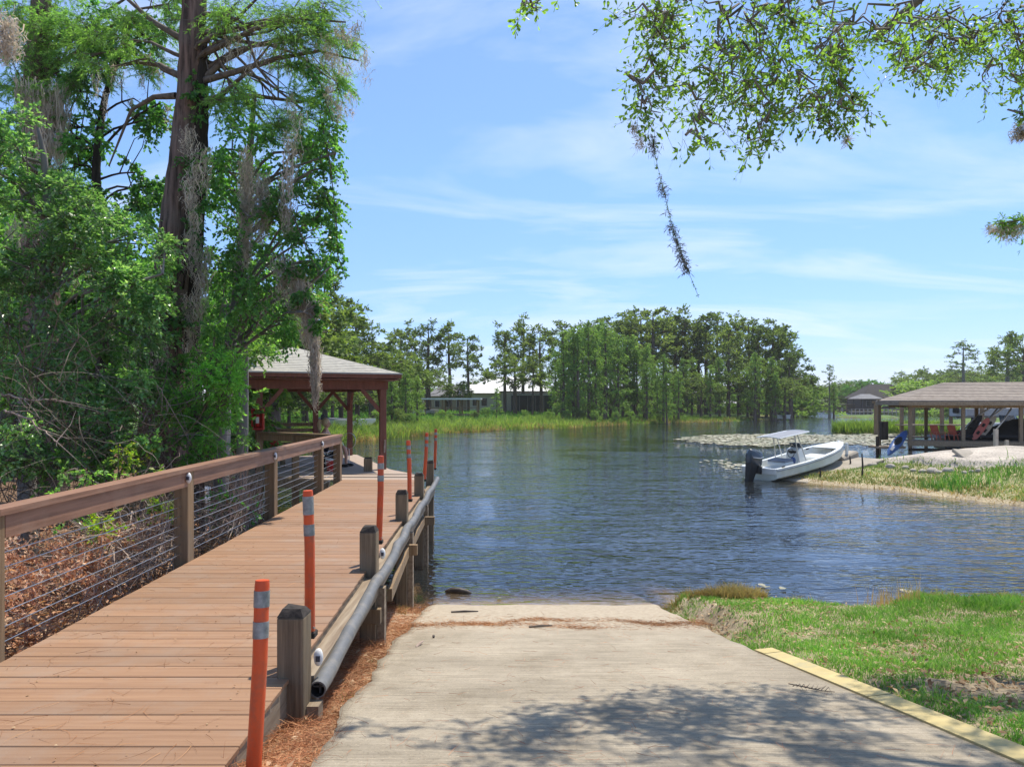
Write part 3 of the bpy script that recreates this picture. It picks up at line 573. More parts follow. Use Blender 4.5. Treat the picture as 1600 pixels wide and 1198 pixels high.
for k in range(4):
    q = a.lerp(b, k/3); part(MB().box((q.x,q.y,(RT+.2)/2), (.11,.11,RT-.2), rz=R(20)), 'post', M['post'], brl)
for z_ in (RT, RT-.17, RT-.36, RT-.56): part(MB().beam((a.x,a.y-.07,z_),(b.x,b.y-.07,z_),.04,.1), 'rail_board', M['post'], brl)
# bench along the left side
bn = thing('bench', 'plain brown bench on the platform in the shade beside the left post', 'bench', (-6.6,17.2,DZ), R(22))
for k in range(4): MB().box((0,-.18+.12*k,.43), (2.2,.105,.035)).obj('seat_slat', M['post'], bn)
for sx in (-.95,0,.95): MB().box((sx,0,.205), (.1,.4,.41)).obj('leg', M['post'], bn)
rc = thing('cooler', 'red and white cooler box on the bench behind the platform railing', 'cooler', (-6.0,17.4,DZ+.449), R(22))
MB().box((0,0,.11), (.46,.3,.22), bev=.02).obj('body', M['red'], rc); MB().box((0,0,.245), (.48,.32,.045), bev=.012).obj('lid', M['boardred'], rc); MB().tube([(-.2,-.165,.18),(-.2,-.2,.28),(.2,-.2,.28),(.2,-.165,.18)], .01, 6).obj('handle', M['white'], rc)
stp = thing('mooring_post', 'short square brown stub post on the platform edge beside the right pavilion post', 'post', (-3.33,16.3,DZ), R(8))
MB().box((0,0,.14), (.19,.17,.32), bev=.01).obj('post_body', M['pile'], stp); MB().box((0,0,.31), (.16,.14,.03), bev=.008).obj('post_cap', M['piletop'], stp)
# fire extinguisher cabinet on the left front post
fe = thing('fire_extinguisher_cabinet', 'red fire extinguisher cabinet hung on the left pavilion post', 'cabinet', (posts[1].x+.03, posts[1].y-.15, 2.42), R(10))
f_ = MB(); f_.box((-.115,0,0),(.03,.14,.46)); f_.box((.115,0,0),(.03,.14,.46)); f_.box((0,0,.215),(.2,.14,.03)); f_.box((0,0,-.215),(.2,.14,.03)); f_.box((0,.06,0),(.2,.015,.4)); f_.obj('cabinet_frame', M['red'], fe)
ex = MB().tube([(0,0,-.17),(0,0,-.15),(0,0,.08),(0,0,.12),(0,0,.15)], [.04,.055,.055,.03,.02], 12).obj('extinguisher', M['red'], fe, True)
MB().box((0,-.052,-.02),(.07,.012,.14)).obj('extinguisher_label', M['white'], ex); MB().box((0,-.02,.16),(.03,.08,.03)).obj('extinguisher_handle', M['white'], ex)
for dxx, q in ((.0,posts[0]),): 
    t_ = tag(MB().tube([(0,0,-.15),(0,0,.0),(.01,0,.15)], [.018,.022,.018], 8).obj('rope_cleat', M['twiggrey']), 'pale cleat fixed to the right pavilion post', 'cleat'); t_.location = (q.x+.06, q.y-.1, 1.75)

# ------------------------------------------------------------------ delineators
def delineator(base, top, Rr, label, bands=((.845,.915),(.70,.77))):
    o = thing('delineator_post', label, 'marker post', base, 0, 'orange delineator posts along the boardwalk')
    b = Vector(base); d = Vector(top)-b; H_ = d.length
    bend = [Vector((0,0,0)), d*.3+Vector((.004,0,0)), d*.6+Vector((.006,.002,0)), d*.97, d]
    rr = [Rr*1.04, Rr, Rr, Rr, Rr*.93]
    MB().tube(bend, rr, 20).obj('tube', M['orange'], o, False); smooth_by_angle(o.children[0])
    fr__ = [0,.3,.6,.97,1]
    def at_(f): return Vector([float(np.interp(f, fr__, [b_[i] for b_ in bend])) for i in range(3)])
    for (f0, f1) in bands:
        smooth_by_angle(MB().tube([at_(f0), at_(f1)], Rr+.0022, 20).obj('reflective_band', M['band'], o))
    MB().box((0,0,-.02), (Rr*2.6,Rr*2.6,.04), bev=.006).obj('foot', M['piletop'], o)
    smooth_by_angle(MB().tube([d*.03+Vector((Rr*.8,-Rr*.5,0)), d*.03+Vector((Rr*1.25,-Rr*.9,0))], .007, 6).obj('bolt', M['steel'], o))
g0 = hz(-1.16, 3.12)
delineator((-1.155,3.13,g0), W(410,906,3.22), .033, 'nearest orange post with two grey bands, standing in the straw in front of the pile', ((.87,.95),(.72,.80)))
delineator(W(484,985,4.42), W(481,766,4.42), .0315, 'tall orange post with two grey bands just behind the dark-topped pile', ((.83,.96),(.68,.76)))
delineator(W(592,843,7.15), W(595,712,7.15), .031, 'orange post with two grey bands behind the second pile')
delineator(W(640,779,10.2), W(638,688,10.2), .031, 'orange post behind the third pile, fourth one from the camera')
delineator(W(663,748,12.7), W(667,676,12.7), .031, 'leaning orange post between the numbered pile and the last pile')
delineator(W(679,731,14.9), W(681,670,14.9), .031, 'farthest orange post at the water end of the boardwalk')
# ------------------------------------------------------------------ foliage builders
def leaf_quads(pos, d, length, width, fold=.25, up=None):
    n_ = len(pos); r = rdir(n_) if up is None else nrmz(rdir(n_)*.6+up)
    sd = nrmz(np.cross(d, r)); nn = np.cross(sd, d); L_ = length[:,None]; w2 = width[:,None]/2
    a = pos; c = pos+d*L_; m_ = pos+d*L_*.5+nn*w2*fold
    v = np.stack([a, m_+sd*w2, c, m_-sd*w2], 1).reshape(-1, 3)
    return v, np.arange(n_*4).reshape(-1, 4)
def leaf_hex(pos, d, length, width, up=None):            # obovate leaf: narrow base, broad rounded tip
    n_ = len(pos); r = rdir(n_) if up is None else nrmz(rdir(n_)*.7+up)
    sd = nrmz(np.cross(d, r)); nn = np.cross(sd, d); L_ = length[:,None]; w = width[:,None]/2
    v = np.stack([pos, pos+d*L_*.45+sd*w*.7+nn*w*.2, pos+d*L_*.8+sd*w+nn*w*.25, pos+d*L_, pos+d*L_*.8-sd*w+nn*w*.25, pos+d*L_*.45-sd*w*.7+nn*w*.2], 1).reshape(-1, 3)
    o = np.arange(n_)[:,None]*6
    f = np.concatenate([o+np.array([[0,1,2,3]]), o+np.array([[0,3,4,5]])], 0); return v, f
def ribbons(P_, wd):                                      # P_ (n,k,3) polylines -> thin crossed ribbons
    n_, k = P_.shape[:2]; d = nrmz(P_[:,-1]-P_[:,0]); sd = nrmz(np.cross(d, rdir(n_)))[:,None,:]
    tap = np.linspace(1, .25, k)[None,:,None]; wv = (wd[:,None,None] if hasattr(wd, '__len__') else wd)*tap
    v = np.stack([P_-sd*wv/2, P_+sd*wv/2], 2).reshape(-1, 3)
    b = (np.arange(n_)[:,None]*k+np.arange(k-1)[None,:]).reshape(-1, 1)*2
    return v, b+np.array([[0,1,3,2]])
def clump_leaves(cl, T_, K, size, asp, droop=.25, flat=.75, centre=None, hexa=False, tw=.006, jit=.5, outb=.6, twigs=True, upb=None, sizevar=.35, skip=1):
    cl = np.asarray(cl, float); C = len(cl); n_ = C*T_
    c = np.repeat(cl, T_, 0); d = rdir(n_)
    if centre is not None: d = nrmz(d+nrmz(c[:,:3]-np.asarray(centre))*outb)
    d[:,2] *= flat; d = nrmz(d); Ln = c[:,3]*rng.uniform(.55, 1.1, n_)
    t = np.linspace(0, 1, 5)[None,:,None]
    off = rdir(n_)*c[:,3:4]*.18
    P_ = c[:,None,:3]+off[:,None,:]+d[:,None,:]*Ln[:,None,None]*t+np.array([0,0,-1])*droop*Ln[:,None,None]*t**2
    P_ += (rng.normal(size=P_.shape)*.02*Ln[:,None,None])*(t > 0)
    tt = rng.uniform(.18, 1, (n_, K)); p0 = c[:,None,:3]+off[:,None,:]
    lp_ = p0+d[:,None,:]*Ln[:,None,None]*tt[...,None]+np.array([0,0,-1])*(droop*Ln[:,None]*tt**2)[...,None]
    ld = nrmz(d[:,None,:]+np.array([0,0,-1])*droop*1.2+rng.normal(size=lp_.shape)*jit); m_ = n_*K
    sz = size*rng.uniform(1-sizevar, 1+sizevar, m_)
    fn = leaf_hex if hexa else leaf_quads
    up = None if upb is None else np.array([0,0,1.])*upb
    v, f = fn(lp_.reshape(-1,3), ld.reshape(-1,3), sz, sz*asp, up=up) if up is not None else fn(lp_.reshape(-1,3), ld.reshape(-1,3), sz, sz*asp)
    rb = ribbons(P_[::skip], tw) if twigs else None
    return (v, f), rb
def limbs(mb, trunk, targets, group=4, **kw):
    rest = [Vector(c[:3]) for c in targets]; kw.setdefault('rend', .008); rend = kw['rend']
    while rest:
        a = rest.pop(0); rest.sort(key=lambda p: (p-a).length); near = [a]+[p for p in rest[:group-1]]; rest = rest[group-1:]
        c = sum(near, Vector())/len(near); tipr = rend*1.8
        k = dict(kw); k['rend'] = tipr; path = limb1(mb, trunk, c, **k)
        for p in near:
            q = path[-1] if len(near) < 2 else path[max(1, len(path)-1-random.randint(0, 2))]
            m_ = q.lerp(p, .5)+Vector((random.gauss(0,1),random.gauss(0,1),random.gauss(.5,1)))*(p-q).length*.08
            mb.tube([q, m_, p], [tipr*.9, rend, rend*.5], 4, cap=False)
def limb1(mb, trunk, c, r0=.05, seg=5, steps=5, sag=.12, rend=.008, lowest=.15):
    tp = [Vector(p) for p in trunk]; zs = [p.z for p in tp]
    h = math.hypot(c.x-tp[0].x, c.y-tp[0].y); lo = zs[0]+(zs[-1]-zs[0])*lowest
    z = c.z-h*random.uniform(.15,.6)
    if z < lo: z = lo+random.uniform(0,.3)*(zs[-1]-lo)
    z = min(z, zs[-1]-.01)
    a = Vector([float(np.interp(z, zs, [p[i] for p in tp])) for i in range(3)]); ln = (c-a).length
    r1 = min(r0, .012+ln*.016); pts = []
    bx, by, bz_ = (random.gauss(0, ln*.05) for _ in range(3))
    for i in range(steps+1):
        t = i/steps; q = a.lerp(c, t); q.z += math.sin(t*math.pi)*sag*ln*.6
        q += Vector((bx, by, bz_))*math.sin(t*math.pi*1.7); pts.append(q)
    mb.tube(pts, [r1+(rend-r1)*(i/steps)**.8 for i in range(steps+1)], seg, cap=False)
    return pts
def limbs_old(mb, trunk, targets, r0=.05, seg=5, steps=5, sag=.12, rend=.008, lowest=.15):
    tp = [Vector(p) for p in trunk]; zs = [p.z for p in tp]
    for c in targets:
        c = Vector(c[:3]); h = math.hypot(c.x-tp[0].x, c.y-tp[0].y)
        z = np.clip(c.z-h*random.uniform(.25,.6), zs[0]+(zs[-1]-zs[0])*lowest, zs[-1]-.01)
        a = Vector([float(np.interp(z, zs, [p[i] for p in tp])) for i in range(3)]); ln = (c-a).length
        r1 = min(r0, .012+ln*.014); pts = []
        bx, by, bz_ = (random.gauss(0, ln*.05) for _ in range(3))
        for i in range(steps+1):
            t = i/steps; q = a.lerp(c, t); q.z += math.sin(t*math.pi)*sag*ln*.6
            q += Vector((bx, by, bz_))*math.sin(t*math.pi*1.7); pts.append(q)
        mb.tube(pts, [r1+(rend-r1)*(i/steps)**.8 for i in range(steps+1)], seg, cap=False)
def cloud(regs):
    out = []
    for (cx, cy, rx_, ry_, D0, D1, cnt, Rc) in regs:
        for _ in range(cnt):
            while True:
                u_, v_ = random.uniform(-1,1), random.uniform(-1,1)
                if u_*u_+v_*v_ < 1: break
            p = W(cx+u_*rx_, cy+v_*ry_, random.uniform(D0, D1)); out.append((p.x, p.y, p.z, Rc*random.uniform(.7, 1.25)))
    return out
def crown(name, lv, m, parent, rb=None, twm=None, label=None):
    me = npmesh(name, lv[0], lv[1], m); o = link(name, me, parent, label)
    if rb is not None: link('twigs', npmesh('twigs', rb[0], rb[1], twm or M['twig']), parent)['kind'] = 'stuff'
    return o
def trunkmesh(pts, radii, seg=14, rough=.07, sub=7):
    P_ = [Vector(p) for p in pts]; pp, rr = [], []
    def cr_(i, t):
        a, b, c, d = P_[max(i-1,0)], P_[i], P_[i+1], P_[min(i+2,len(P_)-1)]
        return .5*((2*b)+(c-a)*t+(2*a-5*b+4*c-d)*t*t+(3*b-a-3*c+d)*t**3)
    for i in range(len(P_)-1):
        for j in range(sub):
            t = j/sub; pp.append(cr_(i, t)+Vector((random.gauss(0,1),random.gauss(0,1),0))*radii[i]*.04); rr.append(radii[i]*(1-t)+radii[i+1]*t)
    pp.append(P_[-1]); rr.append(radii[-1]); mb = MB(); o = len(mb.v); n_ = len(pp)
    ph = [random.uniform(0,6) for _ in range(4)]
    for i in range(n_):
        for k in range(seg):
            a = 2*math.pi*k/seg; q = rr[i]*(1+rough*(math.sin(3*a+ph[0]+pp[i].z*.6)+.7*math.sin(5*a+ph[1]-pp[i].z*.4)+.5*math.sin(7*a+ph[2])))
            mb.v.append((pp[i].x+q*math.cos(a), pp[i].y+q*math.sin(a), pp[i].z))
    for i in range(n_-1):
        for k in range(seg): mb.f.append((i*seg+k, i*seg+(k+1)%seg, (i+1)*seg+(k+1)%seg, (i+1)*seg+k))
    return mb
def tree(name, label, cat, trunk, radii, clumps, m, T_=14, K=12, size=.06, asp=.6, bark='bark', leafkw={}, limbkw={}, group=None, limbmat=None):
    base = Vector(trunk[0]); base.z = max(hz(base.x, base.y), trunk[0][2])
    o = thing(name, label, cat, tuple(trunk[0]), 0, group); off = rel(o)
    tr_ = trunkmesh(trunk, radii).obj('trunk', M[bark], o, True); tr_.location = off
    lm = MB(); limbs(lm, trunk, clumps, **limbkw); l_ = lm.obj('branches', limbmat or M[bark], o, True); l_.location = off
    lv, rb = clump_leaves(clumps, T_, K, size, asp, **leafkw)
    c = crown('crown', lv, m, o, rb)
    for ch in o.children: ch.location = off
    return o
def moss_mesh(anchors, per=26, wd=.012, spread=.05, name='moss_strands'):
    A_ = np.repeat(np.asarray([a[:3] for a in anchors], float), per, 0); Ls = np.repeat([a[3] for a in anchors], per); Ws = np.repeat([a[4] if len(a) > 4 else spread for a in anchors], per); n_ = len(A_)
    Ls = Ls*np.repeat(rng.uniform(.45,1.25,len(anchors)), per); u = rng.uniform(0, 1, n_); st = A_+rng.normal(size=(n_,3))*(Ws[:,None])*np.array([1,1,.4]); st[:,2] -= u**1.5*Ls*.6
    ln = Ls*rng.uniform(.12, .45, n_)*(1-.3*u); k = 6; t = np.linspace(0, 1, k)[None,:,None]
    P_ = st[:,None,:]+np.array([0,0,-1])*ln[:,None,None]*t
    conv = (A_-st)*np.array([1,1,0]); P_ += conv[:,None,:]*t*.55*u[:,None,None]
    P_ += rng.normal(size=(n_,k,3))*np.array([.018,.018,.006]); wv = wd*rng.uniform(.5,1.5,n_)
    v1, f1 = ribbons(P_, wv)
    q = rng.integers(0, k, n_*3); pi = np.repeat(np.arange(n_), 3); pos = P_[pi, q]; d = nrmz(rng.normal(size=(n_*3,3))+np.array([0,0,-.9]))
    v2, f2 = leaf_quads(pos, d, rng.uniform(.025,.07,n_*3), rng.uniform(.003,.007,n_*3))
    return npmesh(name, np.concatenate([v1, v2]), np.concatenate([f1, f2+len(v1)]), M['moss'])
def moss_thing(label, anchors, group=None, **kw):
    return tag(link('spanish_moss', moss_mesh(anchors, **kw)), label, 'spanish moss', group)

# ------------------------------------------------------------------ trees on the left bank
def onb(x, y, D, dz=0): p = W(x, y, D); return (p.x, p.y, p.z+dz)
def trunkpx(lst, D, base_dz=-.25):
    out = [onb(x, y, D+dd) for (x, y, dd) in lst]; b = out[0]; return [(b[0], b[1], hz(b[0], b[1])+base_dz)]+out[1:]
# 1 the big cypress in front
tk = trunkpx([(262,735,0),(259,640,0),(266,450,0),(281,300,0),(297,150,0),(303,0,0),(312,-200,.2),(318,-420,.3)], 11)
cyc = cloud([(430,40,110,60,10.2,11.8,16,.5),(505,70,55,70,10.2,11.5,9,.36),(400,170,80,80,10.5,11.8,14,.42),(500,160,60,55,10.4,11.4,7,.33),(200,90,80,60,10.5,12,10,.4),(340,-120,240,100,10,12.5,13,.55)])
big = tree('cypress_tree', 'tall red-barked cypress leaning slightly right with long mossy limbs, biggest trunk left of the pavilion', 'tree', tk, [.38,.30,.26,.235,.20,.175,.15,.1], cyc, M['l_cyp'], 26, 34, .062, .16, leafkw=dict(droop=.5, flat=.45, tw=.008, jit=.55, centre=(-5,11,5), outb=.5), limbkw=dict(r0=.065, sag=.15, lowest=.55), limbmat=M['twig'])
# visible big bare limbs sweeping right from the trunk
lmb = MB()
for pts in ([(308,80,11),(330,55,10.9),(372,28,10.7),(420,-20,10.4)],[(306,90,11),(340,75,10.8),(400,45,10.6),(470,30,10.4),(540,35,10.2)],[(312,130,11),(350,95,11),(395,72,11),(455,58,11),(520,50,11)],[(314,128,11),(370,112,10.7),(430,92,10.6),(500,80,10.5),(560,95,10.4)],[(300,165,11),(345,150,10.8),(390,110,10.7),(430,60,10.7)],[(296,190,11),(335,158,11.2),(400,150,11.3),(470,160,11.2),(530,140,11.2)],[(282,120,11),(250,102,11.2),(215,98,11.3),(150,110,11.5)],[(282,60,11),(240,35,11),(200,0,11),(180,-30,11)],[(275,150,11),(240,152,11.1),(205,172,11.2),(170,260,11.2)]):
    n_ = len(pts); P3 = [W(*p) for p in pts]; lmb.tube(P3, [.055*(1-.8*i/(n_-1)) for i in range(n_)], 7, cap=False)
o_ = lmb.obj('limb', M['twig'], big, True); o_.location = rel(big)
# 2 dark vine-wrapped stem beside it
tree('vine_covered_stem', 'dark slender stem wrapped in vines just right of the big cypress trunk', 'tree', trunkpx([(300,730,.3),(296,560,.3),(303,400,.2),(308,260,.1),(313,150,0),(316,60,0)], 11.0), [.2,.15,.13,.14,.12,.06],
     cloud([(306,160,16,45,10.7,11,9,.14),(300,380,22,80,10.6,11,8,.16),(285,560,30,90,10.4,10.9,12,.2),(250,620,36,60,10.2,10.6,12,.2),(276,470,24,60,10.3,10.7,8,.17),(300,300,18,60,10.5,10.8,8,.15)]), M['l_dark'], 9, 12, .05, .7, bark='barkdark', leafkw=dict(droop=.6, upb=.8), limbkw=dict(r0=.02))
# 3 broadleaf tree right of the trunk
brc = cloud([(365,230,45,60,10.4,12,15,.32),(450,250,55,50,10.4,12,12,.3),(500,240,34,60,10.4,11.4,10,.26),(395,330,60,60,10.3,12,17,.34),(480,340,50,55,10.3,11.6,14,.28),(512,330,18,80,10.4,11,8,.2),(400,430,65,55,10.3,12.2,20,.34),(480,425,40,40,10.2,11.3,11,.26),(350,490,50,60,10.2,12,14,.32),(440,490,50,35,10.2,11.4,10,.26),(340,350,30,120,10.6,12,12,.3),(495,500,10,40,10.1,10.3,3,.12)])
tree('broadleaf_tree', 'leafy dark green tree with small heart-shaped leaves between the big cypress and the pavilion', 'tree', trunkpx([(340,720,.4),(352,600,.4),(372,450,.3),(385,330,.2),(392,220,.2),(398,150,.2)], 11.2), [.13,.1,.085,.075,.05,.03], brc, M['l_dark'], 14, 15, .047, .85, bark='barkgrey', leafkw=dict(droop=.55, upb=.6, centre=(-4.6,11.4,4), outb=.4), limbkw=dict(r0=.03, lowest=.2))
# thin hanging sprays at its right edge
spr = MB(); sc = []
for pts in ([(500,180,10.6),(515,250,10.5),(524,330,10.5),(522,400,10.5)],[(505,300,10.4),(525,340,10.4),(528,400,10.4),(540,435,10.4)],[(470,90,10.6),(500,130,10.5),(520,190,10.5)],[(455,330,10.4),(480,390,10.3),(505,440,10.3)]):
    P3 = [W(*p) for p in pts]; spr.tube(P3, [.012-.002*i for i in range(len(P3))], 5, cap=False)
    for i in range(9):
        t = (i+.5)/9*(len(P3)-1); a = P3[int(t)].lerp(P3[int(t)+1], t-int(t)); sc.append((a.x, a.y, a.z, .11))
sp_t = thing('hanging_vine', 'long trailing vine with small round leaves hanging at the right edge of the left trees', 'vine', tuple(W(500,180,10.6)))
o_ = spr.obj('stem', M['twig'], sp_t); o_.location = rel(sp_t)
lv, rb = clump_leaves(sc, 7, 5, .055, .75, droop=.5, upb=.5); o_ = crown('leaves', lv, M['l_dark'], sp_t); o_.location = rel(sp_t)
# 4 glossy tree far left, close to the railing
glc = cloud([(30,230,55,45,8.7,10.3,11,0.34),(75,300,60,50,8.7,10.3,13,0.34),(130,360,80,45,8.5,10.1,15,0.34),(200,390,60,50,8.5,9.9,11,0.31),(90,430,90,45,8.5,10.1,17,0.34),(215,450,48,40,8.3,9.5,11,0.27),(60,520,70,45,8.3,9.7,15,0.31),(170,540,70,50,8.5,10.0,13,0.31),(80,590,80,45,8.1,9.7,15,0.31),(180,610,60,35,8.4,9.7,10,0.27),(20,400,50,160,8.7,10.5,17,0.36),(-60,420,60,220,8.3,10.3,22,0.40)])
tree('tallow_tree', 'big glossy pale-leaved tree crowding over the left railing', 'tree', trunkpx([(45,760,.2),(40,640,.2),(60,500,.2),(75,380,.1),(70,260,0),(60,200,0)], 9.7), [.12,.1,.08,.06,.045,.02], glc, M['l_tallow'], 22, 19, .050, .55, bark='barkgrey', leafkw=dict(droop=.35, upb=1.1, centre=(-6.6,9.8,3.8), outb=.6), limbkw=dict(r0=.03, lowest=.05))
# 5 tall cypress behind it, hung with moss
t5 = trunkpx([(70,740,0),(66,560,0),(60,400,0),(52,250,0),(58,120,0),(66,-20,0),(75,-250,0)], 13)
c5 = cloud([(90,40,90,50,12.2,13.8,18,.55),(60,110,60,40,12.2,13.4,10,.45),(130,110,60,40,12,13.4,8,.4),(160,30,60,40,12,13.5,10,.5),(250,20,50,35,11.8,13,6,.4),(20,180,40,60,12.3,13.5,8,.45),(60,260,60,40,12.3,13.5,7,.4),(60,-130,180,90,12,14.5,9,.6)])
tree('cypress_tree', 'reddish cypress trunk half hidden behind the pale-leaved tree at the far left', 'tree', t5, [.4,.3,.27,.24,.2,.15,.08], c5, M['l_cyp'], 28, 34, .065, .16, leafkw=dict(droop=.45, flat=.5, tw=.008, jit=.55), limbkw=dict(r0=.05, lowest=.4), limbmat=M['twig'])
# 6 sparse broadleaf behind, against the sky
tree('broadleaf_tree', 'dark thin-crowned tree seen against the sky between the two cypress trunks', 'tree', trunkpx([(150,740,0),(160,560,0),(170,420,0),(150,280,0),(165,150,0),(200,60,0)], 12.4), [.12,.1,.09,.07,.05,.03],
     cloud([(120,170,30,70,12,13,10,.26),(140,230,40,40,12,13,9,.26),(190,190,60,25,11.8,12.8,9,.24),(230,60,45,40,11.6,12.6,9,.28),(250,180,40,20,11.8,12.6,6,.22),(150,60,50,50,12,13,8,.3),(165,330,60,40,12,13,12,.3),(235,330,40,45,12,13,10,.3),(215,270,30,30,12,12.6,2,.2),(110,260,40,50,12,13,7,.28),(235,310,35,30,11.8,12.6,6,.26),(130,330,45,35,12,13,9,.3)]), M['l_dark'], 12, 11, .065, .75, bark='barkdark', leafkw=dict(droop=.4, upb=.4), limbkw=dict(r0=.025, lowest=.3))
# 7 bright sapling
tree('cypress_sapling', 'bright fresh-green bushy sapling in front of the big trunk base', 'sapling', trunkpx([(318,745,0),(316,690,0),(322,630,0),(330,560,0),(335,530,0)], 9.4), [.03,.028,.022,.014,.008],
     cloud([(330,575,40,32,8.9,9.8,13,.24),(300,640,42,32,8.9,9.8,13,.24),(355,630,38,34,8.9,9.8,13,.24),(310,700,40,28,8.9,9.8,11,.22),(366,600,14,20,9,9.8,3,.14)]), M['l_bright'], 22, 16, .045, .45, leafkw=dict(droop=.3, upb=1.0, flat=.6), limbkw=dict(r0=.014, lowest=.1), limbmat=M['twig'])
# 8 fill behind: mid-distance trees on the left bank
fills = [(-60,16,260,'dark leafy tree filling the far left edge behind the cypress'),(60,18,330,'dense green tree behind the far left cypress trunk'),(160,15.5,360,'dense mid-green tree low behind the big cypress, left of its trunk'),(250,19,400,'shaded tree standing behind the big cypress trunk'),(345,16.5,430,'bushy tree just right behind the big cypress trunk'),(150,26,330,'taller shaded tree deep in the left wood'),(20,24,250,'tall shaded tree deep at the far left')]
for (px, D, ty, lb) in fills:
    rx_ = 75*16/D+25; cl = cloud([(px, ty+60, rx_*.8, 55, D-1, D+1.2, 14, .6),(px, ty+150, rx_, 70, D-1.2, D+1.2, 18, .65),(px, ty+250, rx_, 70, D-1.2, D+1, 16, .6)])
    tree('broadleaf_tree', lb, 'tree', trunkpx([(px,720,0),(px+6,560,0),(px-4,ty+150,0),(px+3,ty+40,0)], D), [.2,.16,.12,.05], cl, M['l_dark' if px not in (60,345,160) else 'l_cyp'], 16, 22, .12, .6, bark='barkdark', leafkw=dict(droop=.3, twigs=True, tw=.012, skip=2), limbkw=dict(r0=.05, lowest=.2))
tree('broadleaf_tree', 'light leafy tree directly behind the gap between the big trunk and the moss-draped tree', 'tree', trunkpx([(375,720,0),(380,560,0),(372,420,0),(380,330,0)], 14), [.12,.1,.07,.03], cloud([(350,300,50,50,13,14.5,12,.4),(400,380,60,60,13,14.5,16,.42),(340,420,50,60,13,14.5,14,.42),(440,450,60,45,13,14.5,14,.4),(380,500,60,45,13,14.5,14,.4),(470,380,45,50,13,14.5,8,.36)]), M['l_dark'], 13, 14, .06, .7, bark='barkgrey', leafkw=dict(droop=.4, upb=.6), limbkw=dict(r0=.03))
# 9 lower shrubs and vines behind the railing
for (px, py, D, rx_, ry_, m_, lb, sz) in ((60,700,8.2,80,50,'l_dark','shaded vine thicket low at the far left behind the railing',.05),(190,690,8.6,60,50,'l_dark','shaded shrub below the pale-leaved tree beside the trunk base',.05),(365,800,9.2,30,35,'l_bright','green shrub behind the cables of the second railing bay',.04),(95,800,6.3,26,16,'l_dark','low green shrub in the dry brush near the left rail post',.035),(160,830,6.6,14,26,'yellowleaf','small yellow-green plant low in the dry leaves behind the railing',.035),(262,790,7.6,16,50,'yellowleaf','climbing yellow-green vine at the rail post',.045),(205,705,8.3,22,14,'yellowleaf','yellow-green creeper above the rail',.04),(40,690,8.0,70,40,'l_tallow','bright leafy shrub at the far left just above the top rail',.045),(130,650,8.6,60,40,'l_tallow','bright glossy shrub between the far left edge and the trunk',.045),(120,745,7.6,50,22,'l_cyp','feathery green undergrowth right behind the top rail',.045),(235,600,9.8,26,60,'l_dark','leafy vine climbing over the left side of the big trunk base',.05),(335,665,13.2,38,50,'l_dark','dark shrub left of the pavilion',.08),(408,552,12.6,16,16,'l_cyp','feathery green branch in front of the pavilion roof',.06)):
    cl = cloud([(px,py,rx_,ry_,D-.5,D+.5,max(5,int(rx_*ry_/150)),.22*D/8)])
    b = W(px, py, D); o = thing('shrub', lb, 'shrub', (b.x, b.y, hz(b.x,b.y)))
    lv, rb = clump_leaves(cl, 12, 11, sz, .6, droop=.2, upb=.7); crown('leaves', lv, M[m_], o, rb)
    sm_ = MB(); limbs(sm_, [(b.x,b.y,hz(b.x,b.y)-.05),(b.x+.02,b.y,hz(b.x,b.y)+.2),(b.x,b.y,max(b.z, hz(b.x,b.y)+.4))], cl, r0=.012); sm_.obj('stems', M['twig'], o)
    for ch in o.children: ch.location = rel(o)
# tangles of dead vines and twigs
def tangle(label, regs, n_, wd, m, name='vine_tangle', curl=.25, step=.09, K=12):
    cs_ = cloud(regs); P0 = np.array([c[:3] for c in cs_]); i = rng.integers(0, len(P0), n_); st = P0[i]+rng.normal(size=(n_,3))*.12
    d = rdir(n_); pts = [st]
    for k in range(K-1):
        d = nrmz(d+rng.normal(size=(n_,3))*curl+np.array([0,0,-.03])); pts.append(pts[-1]+d*step*rng.uniform(.6,1.3,(n_,1)))
    P_ = np.stack(pts, 1); g = H(P_[...,:2].reshape(-1,2)).reshape(n_, K); P_[...,2] = np.maximum(P_[...,2], g+.01)
    inx = P_[...,0] > -3.08-.0336*P_[...,1]; P_[...,0] = np.where(inx, -3.1-.0336*P_[...,1]-.02, P_[...,0])
    v, f = ribbons(P_, wd*rng.uniform(.5,1.6,n_)); v2, f2 = ribbons(P_, wd*rng.uniform(.5,1.6,n_))
    return tag(link(name, npmesh(name, np.concatenate([v,v2]), np.concatenate([f,f2+len(v)]), m)), label, 'vines', None, 'stuff')
tangle('grey tangle of dead vines behind the railing cables', [(235,850,40,35,6.9,7.6,20,.2),(170,900,40,30,6,6.8,10,.2)], 380, .008, M['twiggrey'])
tangle('tan mound of dead vines behind the second railing bay', [(375,800,45,28,8.6,9.8,26,.2)], 420, .009, M['twiggrey'])
tangle('bare brown twigs hanging through the shaded undergrowth', [(60,700,90,70,7.4,9,40,.2),(220,690,70,60,8,10,30,.2),(60,600,60,50,7.4,8.4,12,.2)], 420, .009, M['twig'], curl=.16, step=.12)
